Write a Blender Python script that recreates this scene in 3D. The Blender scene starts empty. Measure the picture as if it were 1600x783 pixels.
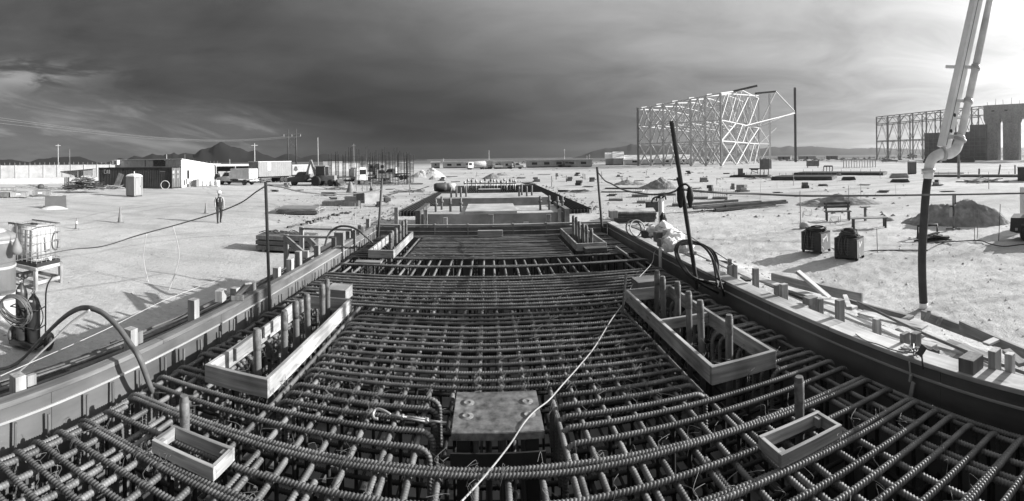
import bpy, bmesh, math, random
from mathutils import Vector, Matrix, noise, Euler
random.seed(7)
R = math.radians
sc = bpy.context.scene
COL = sc.collection

# ------------------------------------------------------------------ camera (stitched phone panorama = cylindrical lens)
F, XC, YH, ROLL, CAMZ = 750.0, 762.0, 247.5, 0.013, 3.5
cam_d = bpy.data.cameras.new('camera'); cam = bpy.data.objects.new('camera', cam_d); COL.objects.link(cam)
cam_d.type = 'PANO'; cam_d.panorama_type = 'CENTRAL_CYLINDRICAL'
cam_d.central_cylindrical_range_u_min = -XC / F
cam_d.central_cylindrical_range_u_max = (1600 - XC) / F
cam_d.central_cylindrical_range_v_min = -(783 - YH) / F
cam_d.central_cylindrical_range_v_max = YH / F
cam_d.central_cylindrical_radius = 1.0
cam_d.clip_start = 0.05; cam_d.clip_end = 60000
cam.location = (0, 0, CAMZ); cam.rotation_euler = (R(90), ROLL, 0)
sc.camera = cam

# ------------------------------------------------------------------ light
SUN_AZ, SUN_EL = 88.0, 22.0          # degrees clockwise from +Y (the viewing direction)
sc.view_settings.view_transform = 'Standard'; sc.view_settings.look = 'None'
sc.view_settings.exposure = 0.9; sc.view_settings.gamma = 1.0; sc.view_settings.use_curve_mapping = False
sun_d = bpy.data.lights.new('sun', 'SUN'); sun_d.energy = 4.6; sun_d.angle = R(0.55); sun_d.color = (1, 0.995, 0.985)
sun = bpy.data.objects.new('sun', sun_d); COL.objects.link(sun)
sdir = Vector((math.sin(R(SUN_AZ)) * math.cos(R(SUN_EL)), math.cos(R(SUN_AZ)) * math.cos(R(SUN_EL)), math.sin(R(SUN_EL))))
sun.rotation_euler = sdir.to_track_quat('Z', 'Y').to_euler(); sun.location = sdir * 100

def build_world():
    w = bpy.data.worlds.new('World'); sc.world = w; w.use_nodes = True
    nt = w.node_tree; nt.nodes.clear(); N = nt.nodes.new; L = nt.links.new
    def math_(op, a, b=None, c=None, clamp=False):
        n = N('ShaderNodeMath'); n.operation = op; n.use_clamp = clamp
        for i, v in enumerate((a, b, c)):
            if v is None: continue
            if isinstance(v, (int, float)): n.inputs[i].default_value = v
            else: L(v, n.inputs[i])
        return n.outputs[0]
    tc = N('ShaderNodeTexCoord'); sep = N('ShaderNodeSeparateXYZ'); L(tc.outputs['Generated'], sep.inputs[0])
    x, y, z = sep.outputs
    az = math_('ARCTAN2', x, y)                       # 0 = straight ahead, + = right
    hor = math_('SQRT', math_('ADD', math_('MULTIPLY', x, x), math_('MULTIPLY', y, y)))
    el = math_('ARCTAN2', z, hor)
    # cloud-space coordinates: a deck seen in perspective (stretched towards the horizon)
    def noise_(vec, scale, detail=6, rough=0.55, dist=0.0):
        n = N('ShaderNodeTexNoise'); n.inputs['Scale'].default_value = scale; n.inputs['Detail'].default_value = detail
        n.inputs['Roughness'].default_value = rough; n.inputs['Distortion'].default_value = dist
        L(vec, n.inputs['Vector']); return n.outputs['Fac']
    cz = math_('ADD', math_('MAXIMUM', z, 0.0), 0.10)
    cmb = N('ShaderNodeCombineXYZ'); L(math_('DIVIDE', x, cz), cmb.inputs[0]); L(math_('DIVIDE', y, cz), cmb.inputs[1])
    deck = cmb.outputs[0]
    cm2 = N('ShaderNodeCombineXYZ'); L(az, cm2.inputs[0]); L(math_('MULTIPLY', el, 3.2), cm2.inputs[1]); cm2.inputs[2].default_value = 3.7
    flat = cm2.outputs[0]
    def smooth(v, a, b):
        n = N('ShaderNodeMapRange'); n.interpolation_type = 'SMOOTHSTEP'; L(v, n.inputs[0])
        n.inputs[1].default_value = a; n.inputs[2].default_value = b; n.inputs[3].default_value = 0; n.inputs[4].default_value = 1
        return n.outputs[0]
    def gauss(az0, el0, sa, se):
        a = math_('DIVIDE', math_('SUBTRACT', az, az0), sa); b = math_('DIVIDE', math_('SUBTRACT', el, el0), se)
        return math_('EXPONENT', math_('MULTIPLY', math_('ADD', math_('MULTIPLY', a, a), math_('MULTIPLY', b, b)), -1.0))
    nb = noise_(deck, 0.33, 5, 0.5, 0.4)              # large rolls of the storm deck
    nf = noise_(flat, 2.6, 7, 0.6, 0.5)               # mid-scale mottling
    nw = noise_(flat, 7.0, 8, 0.62, 1.1)              # wisps
    # brightness of the deck: thins out towards the sun
    dot = N('ShaderNodeVectorMath'); dot.operation = 'DOT_PRODUCT'; L(tc.outputs['Generated'], dot.inputs[0]); dot.inputs[1].default_value = sdir
    ang = math_('ARCCOSINE', math_('MINIMUM', math_('MAXIMUM', dot.outputs['Value'], -1.0), 1.0))
    angn = math_('ADD', ang, math_('MULTIPLY', math_('SUBTRACT', nf, 0.5), 0.35))
    glow = math_('EXPONENT', math_('DIVIDE', angn, -0.22))
    v = math_('ADD', 0.50, math_('MULTIPLY', glow, 24.0))
    v = math_('ADD', v, math_('MULTIPLY', smooth(angn, 1.85, 0.45), 1.95))
    v = math_('MULTIPLY', v, math_('ADD', 1.0, math_('MULTIPLY', math_('SUBTRACT', nb, 0.5), 0.9)))
    v = math_('MULTIPLY', v, math_('ADD', 1.0, math_('MULTIPLY', math_('SUBTRACT', nf, 0.5), 0.9)))
    v = math_('MULTIPLY', v, math_('ADD', 1.0, math_('MULTIPLY', math_('SUBTRACT', noise_(deck, 1.1, 7, 0.6, 0.7), 0.5), 1.1)))
    v = math_('ADD', v, math_('MULTIPLY', smooth(el, 0.35, 1.1), 1.6))      # unseen overhead sky, brightness added to fill the shadows
    # thinner cloud high ahead, the rain core low straight ahead
    thin = gauss(0.12, 0.42, 0.45, 0.20)
    v = math_('ADD', v, math_('MULTIPLY', thin, math_('ADD', 0.35, math_('MULTIPLY', nf, 1.5))))
    core = gauss(-0.10, 0.04, 0.46, 0.19)
    v = math_('MULTIPLY', v, math_('SUBTRACT', 1.0, math_('MULTIPLY', core, 0.66)))
    # open, streaky band below the deck on the left
    band = math_('MULTIPLY', smooth(az, -0.15, -0.55), smooth(math_('ADD', el, math_('MULTIPLY', math_('ADD', az, 0.6), 0.13)), 0.145, 0.075))
    cm3 = N('ShaderNodeCombineXYZ'); L(math_('MULTIPLY', az, 3.0), cm3.inputs[0]); L(math_('ADD', math_('MULTIPLY', el, 15.0), math_('MULTIPLY', az, 3.0)), cm3.inputs[1])
    ns = noise_(cm3.outputs[0], 1.6, 7, 0.6, 0.8)
    streak = math_('MULTIPLY', band, math_('ADD', 0.42, math_('MULTIPLY', smooth(ns, 0.46, 0.74), 0.85)))
    v = math_('ADD', v, streak)
    hole = math_('MULTIPLY', gauss(-0.99, 0.183, 0.15, 0.026), smooth(nw, 0.40, 0.60))
    v = math_('ADD', v, math_('MULTIPLY', hole, 1.5))
    # clear sky above the gaps (physical sky), turned to grey: the photograph is black and white
    sky = N('ShaderNodeTexSky'); sky.sky_type = 'NISHITA'; sky.sun_disc = False
    sky.sun_elevation = R(SUN_EL); sky.sun_rotation = R(SUN_AZ)
    bw = N('ShaderNodeRGBToBW'); L(sky.outputs[0], bw.inputs[0])
    gap = math_('MULTIPLY', smooth(nb, 0.62, 0.80), 0.10)
    mix = math_('ADD', math_('MULTIPLY', v, math_('SUBTRACT', 1.0, gap)), math_('MULTIPLY', math_('MINIMUM', bw.outputs[0], 6.0), gap))
    below = smooth(z, -0.02, 0.0)
    mix = math_('MULTIPLY', mix, math_('ADD', 0.35, math_('MULTIPLY', below, 0.65)))
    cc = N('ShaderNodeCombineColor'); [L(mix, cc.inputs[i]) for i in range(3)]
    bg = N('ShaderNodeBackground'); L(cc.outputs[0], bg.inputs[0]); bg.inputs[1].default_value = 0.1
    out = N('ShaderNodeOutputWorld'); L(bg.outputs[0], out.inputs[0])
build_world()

# ------------------------------------------------------------------ helpers
def hor_y(px):
    return YH - F * ROLL * math.sin((px - XC) / F)
def ray(px, py):
    th = (px - XC) / F; t = (YH - py) / F
    x, y, z = math.sin(th), math.cos(th), t
    c, s = math.cos(ROLL), math.sin(ROLL)
    return Vector((x * c + z * s, y, -x * s + z * c))
def P(px, py, z=0.0):
    d = ray(px, py); k = (z - CAMZ) / d.z
    return Vector((0, 0, CAMZ)) + d * k
def Q(px, py, rho):
    d = ray(px, py); k = rho / math.hypot(d.x, d.y)
    return Vector((0, 0, CAMZ)) + d * k
def G(px, rho, z=0.0):
    d = ray(px, hor_y(px)); k = rho / math.hypot(d.x, d.y)
    return Vector((d.x * k, d.y * k, z))
def V(*a): return Vector(a)

ORG = {}
def tagp(o, label=None, cat=None, group=None, kind=None):
    if label: o['label'] = label
    if cat: o['category'] = cat
    if group: o['group'] = group
    if kind: o['kind'] = kind
    return o
def thing(name, label, cat, loc=(0, 0, 0), rz=0.0, group=None, world=False):
    """Empty at the thing's base; parts are given in its local frame, or in world coordinates when world=True"""
    o = bpy.data.objects.new(name, None); COL.objects.link(o); o.empty_display_size = 0.2
    o.location = loc; o.rotation_euler = (0, 0, rz)
    tagp(o, label, cat, group)
    if world: ORG[o.name] = Vector(loc)
    return o
def org(parent):
    if parent is None: return Vector((0, 0, 0))
    return ORG.get(parent.name, Vector((0, 0, 0)))
def link(name, me, mat=None, parent=None, mw=None):
    o = bpy.data.objects.new(name, me); COL.objects.link(o)
    if mat is not None:
        if len(me.materials) == 0: me.materials.append(mat)
        elif me.materials[0] is not mat:
            o.material_slots[0].link = 'OBJECT'; o.material_slots[0].material = mat
    if parent is not None:
        o.parent = parent
    m = mw if mw is not None else Matrix.Identity(4)
    o.matrix_basis = Matrix.Translation(-org(parent)) @ m
    return o
def sub(o, parent_part):
    """make o (a sibling) a sub-part of parent_part, keeping its place"""
    o.matrix_basis = parent_part.matrix_basis.inverted() @ o.matrix_basis
    o.parent = parent_part
    return o
def copy_tree(o, parent=None):
    c = o.copy(); COL.objects.link(c)
    if parent is not None: c.parent = parent
    for ch in list(o.children): copy_tree(ch, c)
    return c

def ordinal(n):
    a = ['first', 'second', 'third', 'fourth', 'fifth', 'sixth', 'seventh', 'eighth', 'ninth', 'tenth', 'eleventh', 'twelfth', 'thirteenth', 'fourteenth', 'fifteenth', 'sixteenth', 'seventeenth', 'eighteenth', 'nineteenth']
    if n <= 19: return a[n - 1]
    t = {2: 'twenty', 3: 'thirty', 4: 'forty'}[n // 10]
    return (t[:-1] + 'ieth') if n % 10 == 0 else t + '-' + a[n % 10 - 1]
class MB:
    def __init__(s): s.v = []; s.f = []; s.sm = []
    def add(s, vs, fs, smooth=False, m=None):
        b = len(s.v)
        for p in vs: s.v.append(tuple(m @ Vector(p)) if m is not None else tuple(p))
        for f in fs: s.f.append([i + b for i in f]); s.sm.append(smooth)
        return s
    def box(s, c, d, rot=None, taper=1.0):
        x, y, z = d[0] / 2, d[1] / 2, d[2] / 2; t = taper
        vs = [(-x, -y, -z), (x, -y, -z), (x, y, -z), (-x, y, -z), (-x * t, -y * t, z), (x * t, -y * t, z), (x * t, y * t, z), (-x * t, y * t, z)]
        m = Matrix.Translation(c)
        if rot is not None: m = m @ Euler(rot).to_matrix().to_4x4()
        return s.add(vs, [(0, 3, 2, 1), (4, 5, 6, 7), (0, 1, 5, 4), (1, 2, 6, 5), (2, 3, 7, 6), (3, 0, 4, 7)], False, m)
    def b(s, x0, x1, y0, y1, z0, z1): return s.box(((x0 + x1) / 2, (y0 + y1) / 2, (z0 + z1) / 2), (x1 - x0, y1 - y0, z1 - z0))
    def bar(s, p0, p1, w, h):
        p0, p1 = Vector(p0), Vector(p1); m = frame(p0, p1); L = (p1 - p0).length
        x, y = w / 2, h / 2
        vs = [(-x, -y, 0), (x, -y, 0), (x, y, 0), (-x, y, 0), (-x, -y, L), (x, -y, L), (x, y, L), (-x, y, L)]
        return s.add(vs, [(0, 3, 2, 1), (4, 5, 6, 7), (0, 1, 5, 4), (1, 2, 6, 5), (2, 3, 7, 6), (3, 0, 4, 7)], False, m)
    def tube(s, pts, r, n=8, caps=True):
        pts = [Vector(p) for p in pts]; k = len(pts); rings = []
        up = None; b = len(s.v)
        for i, p in enumerate(pts):
            t = (pts[min(i + 1, k - 1)] - pts[max(i - 1, 0)])
            if t.length < 1e-9: t = Vector((0, 0, 1))
            t.normalize()
            if up is None:
                up = Vector((0, 0, 1)) if abs(t.z) < 0.9 else Vector((1, 0, 0))
            a = t.cross(up)
            if a.length < 1e-4: a = t.cross(Vector((0.3, 1, 0.2)))
            a.normalize(); c = a.cross(t).normalized(); up = c
            rr = r[i] if isinstance(r, (list, tuple)) else r
            for j in range(n):
                q = 2 * math.pi * j / n
                s.v.append(tuple(p + (a * math.cos(q) + c * math.sin(q)) * rr))
        for i in range(k - 1):
            for j in range(n):
                s.f.append([b + i * n + j, b + i * n + (j + 1) % n, b + (i + 1) * n + (j + 1) % n, b + (i + 1) * n + j]); s.sm.append(True)
        if caps:
            s.f.append([b + j for j in range(n)][::-1]); s.sm.append(False)
            s.f.append([b + (k - 1) * n + j for j in range(n)]); s.sm.append(False)
        return s
    def cyl(s, p0, p1, r, n=12, r1=None): return s.tube([p0, p1], [r, r if r1 is None else r1], n)
    def lathe(s, prof, n=16, c=(0, 0, 0), m=None):
        b = len(s.v); c = Vector(c)
        for r, z in prof:
            for j in range(n):
                q = 2 * math.pi * j / n; p = Vector((r * math.cos(q), r * math.sin(q), z)) + c
                s.v.append(tuple(m @ p) if m is not None else tuple(p))
        for i in range(len(prof) - 1):
            for j in range(n):
                s.f.append([b + i * n + j, b + i * n + (j + 1) % n, b + (i + 1) * n + (j + 1) % n, b + (i + 1) * n + j]); s.sm.append(True)
        s.f.append([b + j for j in range(n)][::-1]); s.sm.append(False)
        s.f.append([b + (len(prof) - 1) * n + j for j in range(n)]); s.sm.append(False)
        return s
    def prism(s, poly, axis, a0, a1):
        """extrude a 2-D outline; axis 'x': poly=(y,z), 'y': poly=(x,z), 'z': poly=(x,y)"""
        n = len(poly)
        def mk(p, a): return (a, p[0], p[1]) if axis == 'x' else ((p[0], a, p[1]) if axis == 'y' else (p[0], p[1], a))
        vs = [mk(p, a0) for p in poly] + [mk(p, a1) for p in poly]
        fs = [list(range(n)), [n + i for i in range(n)][::-1]] + [[i, n + i, n + (i + 1) % n, (i + 1) % n] for i in range(n)]
        return s.add(vs, fs)
    def mesh(s, name):
        me = bpy.data.meshes.new(name); me.from_pydata(s.v, [], s.f)
        me.polygons.foreach_set('use_smooth', s.sm)
        bm = bmesh.new(); bm.from_mesh(me); bmesh.ops.recalc_face_normals(bm, faces=bm.faces[:]); bm.to_mesh(me); bm.free()
        me.update(); return me
    def build(s, name, mat, parent=None, mw=None):
        return link(name, s.mesh(name), mat, parent, mw)

def frame(p0, p1, up=None):
    z = (Vector(p1) - Vector(p0)).normalized()
    u = Vector(up) if up is not None else (Vector((0, 0, 1)) if abs(z.z) < 0.95 else Vector((0, 1, 0)))
    x = u.cross(z).normalized(); y = z.cross(x)
    m = Matrix((x, y, z)).transposed().to_4x4(); m.translation = Vector(p0)
    return m

def plank(name, p0, p1, w, h, mat, parent=None, bevel=0.004, up=None):
    """board from p0 to p1 (centre line); local z runs along the grain; w across, h along 'up'"""
    p0, p1 = Vector(p0), Vector(p1); L = (p1 - p0).length
    bm = bmesh.new(); bmesh.ops.create_cube(bm, size=1.0)
    for v in bm.verts: v.co = Vector((v.co.x * w, v.co.y * h, (v.co.z + 0.5) * L))
    if bevel: bmesh.ops.bevel(bm, geom=bm.edges[:], offset=min(bevel, w * 0.3, h * 0.3), segments=1, affect='EDGES')
    me = bpy.data.meshes.new(name); bm.to_mesh(me); bm.free()
    return link(name, me, mat, parent, frame(p0, p1, up))

SHARED = {}
def strut(name, p0, p1, r, mat, parent=None, sq=False, r2=None, n=8):
    """rod (or square bar) sharing one unit mesh per material"""
    key = ('sq' if sq else 'rd', n, mat.name)
    if key not in SHARED:
        mb = MB()
        if sq: mb.box((0, 0, 0.5), (2, 2, 1))
        else: mb.tube([(0, 0, 0), (0, 0, 1)], 1.0, n)
        me = mb.mesh('rod'); me.materials.append(mat); SHARED[key] = me
    p0, p1 = Vector(p0), Vector(p1)
    m = frame(p0, p1) @ Matrix.Diagonal((r, r2 or r, (p1 - p0).length, 1))
    return link(name, SHARED[key], mat, parent, m)

def spline(pts, per=8):
    pts = [Vector(p) for p in pts]; out = []
    for i in range(len(pts) - 1):
        p0 = pts[max(i - 1, 0)]; p1 = pts[i]; p2 = pts[i + 1]; p3 = pts[min(i + 2, len(pts) - 1)]
        for k in range(per):
            t = k / per
            out.append(0.5 * ((2 * p1) + (p2 - p0) * t + (2 * p0 - 5 * p1 + 4 * p2 - p3) * t * t + (3 * p1 - p0 - 3 * p2 + p3) * t ** 3))
    out.append(pts[-1]); return out

# ------------------------------------------------------------------ materials (all grey: the photograph is black and white)
MATS = {}
def mat(name, base, rough=0.8, var=0.25, scale=(6, 6, 6), bump=0.0, bscale=None, metal=0.0, detail=5, coord='Object', spec=0.3, spots=0.0, grain=False, transmission=0.0, perobj=0.0, knots=0.0):
    if name in MATS: return MATS[name]
    m = bpy.data.materials.new(name); m.use_nodes = True; nt = m.node_tree; nt.nodes.clear(); N = nt.nodes.new; L = nt.links.new
    out = N('ShaderNodeOutputMaterial'); bs = N('ShaderNodeBsdfPrincipled'); L(bs.outputs[0], out.inputs[0])
    bs.inputs['Roughness'].default_value = rough; bs.inputs['Metallic'].default_value = metal
    bs.inputs['Specular IOR Level'].default_value = spec
    if transmission: bs.inputs['Transmission Weight'].default_value = transmission
    tc = N('ShaderNodeTexCoord'); oi = N('ShaderNodeObjectInfo')
    off = N('ShaderNodeVectorMath'); off.operation = 'ADD'; sc_ = N('ShaderNodeVectorMath'); sc_.operation = 'SCALE'
    L(oi.outputs['Random'], sc_.inputs['Scale']); sc_.inputs[0].default_value = (37, 53, 71)
    src = tc.outputs['Object']
    if coord == 'World': src = N('ShaderNodeNewGeometry').outputs['Position']
    L(src, off.inputs[0]); 
    if coord != 'World': L(sc_.outputs[0], off.inputs[1])
    mp = N('ShaderNodeMapping'); L(off.outputs[0], mp.inputs[0]); mp.inputs['Scale'].default_value = scale
    nz = N('ShaderNodeTexNoise'); nz.inputs['Scale'].default_value = 1; nz.inputs['Detail'].default_value = detail; nz.inputs['Roughness'].default_value = 0.6
    L(mp.outputs[0], nz.inputs['Vector'])
    mr = N('ShaderNodeMapRange'); L(nz.outputs['Fac'], mr.inputs[0]); mr.inputs[1].default_value = 0.28; mr.inputs[2].default_value = 0.72
    mr.inputs[3].default_value = base * (1 - var); mr.inputs[4].default_value = base * (1 + var)
    val = mr.outputs[0]
    def mul(a, b):
        n = N('ShaderNodeMath'); n.operation = 'MULTIPLY'; L(a, n.inputs[0])
        if isinstance(b, float): n.inputs[1].default_value = b
        else: L(b, n.inputs[1])
        return n.outputs[0]
    if perobj:
        r2 = N('ShaderNodeMapRange'); L(oi.outputs['Random'], r2.inputs[0]); r2.inputs[3].default_value = 1 - perobj; r2.inputs[4].default_value = 1 + perobj
        val = mul(val, r2.outputs[0])
    if spots:
        n2 = N('ShaderNodeTexNoise'); n2.inputs['Scale'].default_value = 1.7; n2.inputs['Detail'].default_value = 8; L(off.outputs[0], n2.inputs['Vector'])
        r3 = N('ShaderNodeMapRange'); L(n2.outputs['Fac'], r3.inputs[0]); r3.inputs[1].default_value = 0.42; r3.inputs[2].default_value = 0.66
        r3.inputs[3].default_value = 1.0; r3.inputs[4].default_value = 1.0 - spots; val = mul(val, r3.outputs[0])
    if knots:
        mk = N('ShaderNodeMapping'); L(off.outputs[0], mk.inputs[0]); mk.inputs['Scale'].default_value = (9, 9, 2.6)
        vo = N('ShaderNodeTexVoronoi'); L(mk.outputs[0], vo.inputs['Vector']); vo.inputs['Scale'].default_value = 1.0
        r4 = N('ShaderNodeMapRange'); L(vo.outputs['Distance'], r4.inputs[0]); r4.inputs[1].default_value = 0.06; r4.inputs[2].default_value = 0.22
        r4.inputs[3].default_value = 1.0 - knots; r4.inputs[4].default_value = 1.0; val = mul(val, r4.outputs[0])
    cc = N('ShaderNodeCombineColor'); [L(val, cc.inputs[i]) for i in range(3)]
    L(cc.outputs[0], bs.inputs['Base Color'])
    if bump:
        bp = N('ShaderNodeBump'); bp.inputs['Strength'].default_value = 1.0; bp.inputs['Distance'].default_value = bump
        if bscale:
            mp2 = N('ShaderNodeMapping'); L(off.outputs[0], mp2.inputs[0]); mp2.inputs['Scale'].default_value = bscale
            n3 = N('ShaderNodeTexNoise'); n3.inputs['Scale'].default_value = 1; n3.inputs['Detail'].default_value = 6; L(mp2.outputs[0], n3.inputs['Vector']); L(n3.outputs['Fac'], bp.inputs['Height'])
        else: L(nz.outputs['Fac'], bp.inputs['Height'])
        L(bp.outputs[0], bs.inputs['Normal'])
    MATS[name] = m; return m

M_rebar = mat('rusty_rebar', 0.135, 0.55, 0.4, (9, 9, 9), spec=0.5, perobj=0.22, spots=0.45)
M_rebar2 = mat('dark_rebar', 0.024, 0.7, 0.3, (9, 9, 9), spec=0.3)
M_bolt = mat('bolt_steel', 0.13, 0.55, 0.3, (8, 8, 8), spec=0.4, bump=0.001, bscale=(60, 60, 60))
M_plate = mat('steel_plate', 0.15, 0.5, 0.8, (15, 13, 15), spec=0.5, bump=0.001, bscale=(30, 12, 30), spots=0.4)
M_lum = mat('sawn_lumber', 0.36, 0.8, 0.45, (26, 26, 1.6), bump=0.0015, bscale=(90, 90, 3), spots=0.5, perobj=0.22, knots=0.5)
M_fresh = mat('fresh_lumber', 0.50, 0.8, 0.22, (26, 26, 1.6), bump=0.0015, bscale=(90, 90, 3), spots=0.45, perobj=0.15, knots=0.5)
M_lumw = mat('weathered_lumber', 0.27, 0.85, 0.35, (24, 24, 1.4), bump=0.002, bscale=(80, 80, 3), spots=0.45, perobj=0.25)
M_char = mat('old_dark_lumber', 0.045, 0.85, 0.4, (24, 24, 1.4), perobj=0.4)
M_lumd = mat('dark_lumber', 0.12, 0.85, 0.4, (24, 24, 1.4), bump=0.002, bscale=(80, 80, 3), spots=0.4, perobj=0.3)
M_ply = mat('form_plywood', 0.125, 0.7, 0.34, (2.2, 0.5, 3.0), spec=0.3, spots=0.3, coord='World', bump=0.0015, bscale=(6, 2, 20))
M_strip = mat('chamfer_strip', 0.30, 0.8, 0.3, (8, 1, 8), coord='World')
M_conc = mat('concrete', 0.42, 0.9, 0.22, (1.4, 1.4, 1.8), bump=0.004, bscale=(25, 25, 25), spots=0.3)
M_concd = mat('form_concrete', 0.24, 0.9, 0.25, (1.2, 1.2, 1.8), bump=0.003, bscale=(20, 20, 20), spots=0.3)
M_white = mat('white_paint', 0.74, 0.55, 0.10, (2, 2, 1), spots=0.12)
M_lgrey = mat('light_grey_paint', 0.42, 0.6, 0.15, (2, 2, 1), spots=0.15)
M_grey = mat('grey_paint', 0.22, 0.6, 0.2, (3, 3, 2), spots=0.2)
M_dgrey = mat('dark_grey_paint', 0.075, 0.6, 0.25, (3, 3, 2), spots=0.2)
M_black = mat('black_rubber', 0.022, 0.6, 0.3, (6, 6, 6), spec=0.35)
M_blackm = mat('black_metal', 0.03, 0.5, 0.3, (6, 6, 6), spec=0.4)
M_glass = mat('dark_glass', 0.02, 0.12, 0.1, spec=0.6)
M_galv = mat('galvanised_steel', 0.42, 0.45, 0.2, (4, 4, 4), metal=0.35)
M_pale = mat('pale_steel', 0.45, 0.5, 0.15, (1, 1, 1), spec=0.4)
M_frame = mat('galvanised_frame', 0.5, 0.5, 0.12, (1, 1, 1))
M_plastic = mat('milky_plastic', 0.48, 0.45, 0.10, (2, 2, 2), spec=0.4)
M_rope = mat('pale_rope', 0.33, 0.8, 0.25, (60, 60, 60))
M_hose = mat('grey_hose', 0.11, 0.6, 0.25, (10, 10, 10))
M_cyl = mat('gas_cylinder_paint', 0.05, 0.4, 0.25, (4, 4, 4), spec=0.5, spots=0.2)
M_soil = mat('dug_soil', 0.27, 0.95, 0.35, (2.5, 2.5, 2.5), bump=0.10, bscale=(4.5, 4.5, 4.5), spots=0.25)
M_sand = mat('pale_sand', 0.50, 0.95, 0.2, (2, 2, 2), bump=0.03, bscale=(4, 4, 4))
M_shaded_rock = mat('cloud_shaded_rock', 0.010, 0.95, 0.3, (0.004, 0.004, 0.01), coord='World')  # storm-cloud shadow on the slopes is put into this near-black colour
M_scrub = mat('far_scrub', 0.13, 0.95, 0.4, (0.02, 0.05, 0.1), coord='World')
M_skin = mat('skin', 0.22, 0.6, 0.1)
M_denim = mat('denim', 0.04, 0.9, 0.3, (20, 20, 20))
M_vest = mat('dark_vest', 0.025, 0.85, 0.3, (14, 14, 14))
M_shirt = mat('light_shirt', 0.32, 0.85, 0.15, (8, 8, 8))
M_bag = mat('white_plastic_bag', 0.72, 0.5, 0.12, (5, 5, 5), bump=0.02, bscale=(9, 9, 9))
M_wall = mat('pale_block_wall', 0.30, 0.9, 0.16, (0.25, 0.25, 0.5), coord='World', bump=0.02, bscale=(2, 2, 5), spots=0.15)
# ================================================================== SETTING: ground, hills
ZT = 1.77            # top of the formwork
ZR = 1.55            # top of the upper bar layer
XL, XR, YE, YN = -2.95, 3.12, 12.35, -2.6
def sstep(a, b, x):
    t = max(0.0, min(1.0, (x - a) / (b - a))); return t * t * (3 - 2 * t)
def ground_z(x, y):
    z = 0.0
    # backfill against the right side of the formwork
    z += 1.02 * (1 - sstep(4.7, 8.2, x)) * sstep(2.0, 3.0, x) * (1 - sstep(12.5, 16, y)) * sstep(-9, -5, y)
    r = math.hypot(x, y)
    if r < 400:
        z += 0.10 * noise.noise((x * 0.09, y * 0.09, 1.3)) * min(1, r / 12)
        z += 0.035 * noise.noise((x * 0.6, y * 0.6, 4.1))
        rough = sstep(2.5, 6, x) * (1 - sstep(18, 40, r))
        z += (0.010 + 0.022 * rough) * noise.noise((x * 2.3, y * 2.3, 7.7))
        if r < 40: z += (0.006 + 0.030 * rough) * noise.noise((x * 6.1, y * 6.1, 2.7)) + 0.018 * rough * noise.noise((x * 13.0, y * 13.0, 5.7))
        # wheel ruts on the haul road left
        if x < -4:
            d = (x + 0.55 * y + 24) ; z -= 0.03 * math.exp(-((d - 1.0) / 0.35) ** 2) + 0.03 * math.exp(-((d + 1.0) / 0.35) ** 2)
    if XL - 0.4 < x < XR + 0.2 and YN < y < YE + 0.3: z = -0.05
    return z
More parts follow.
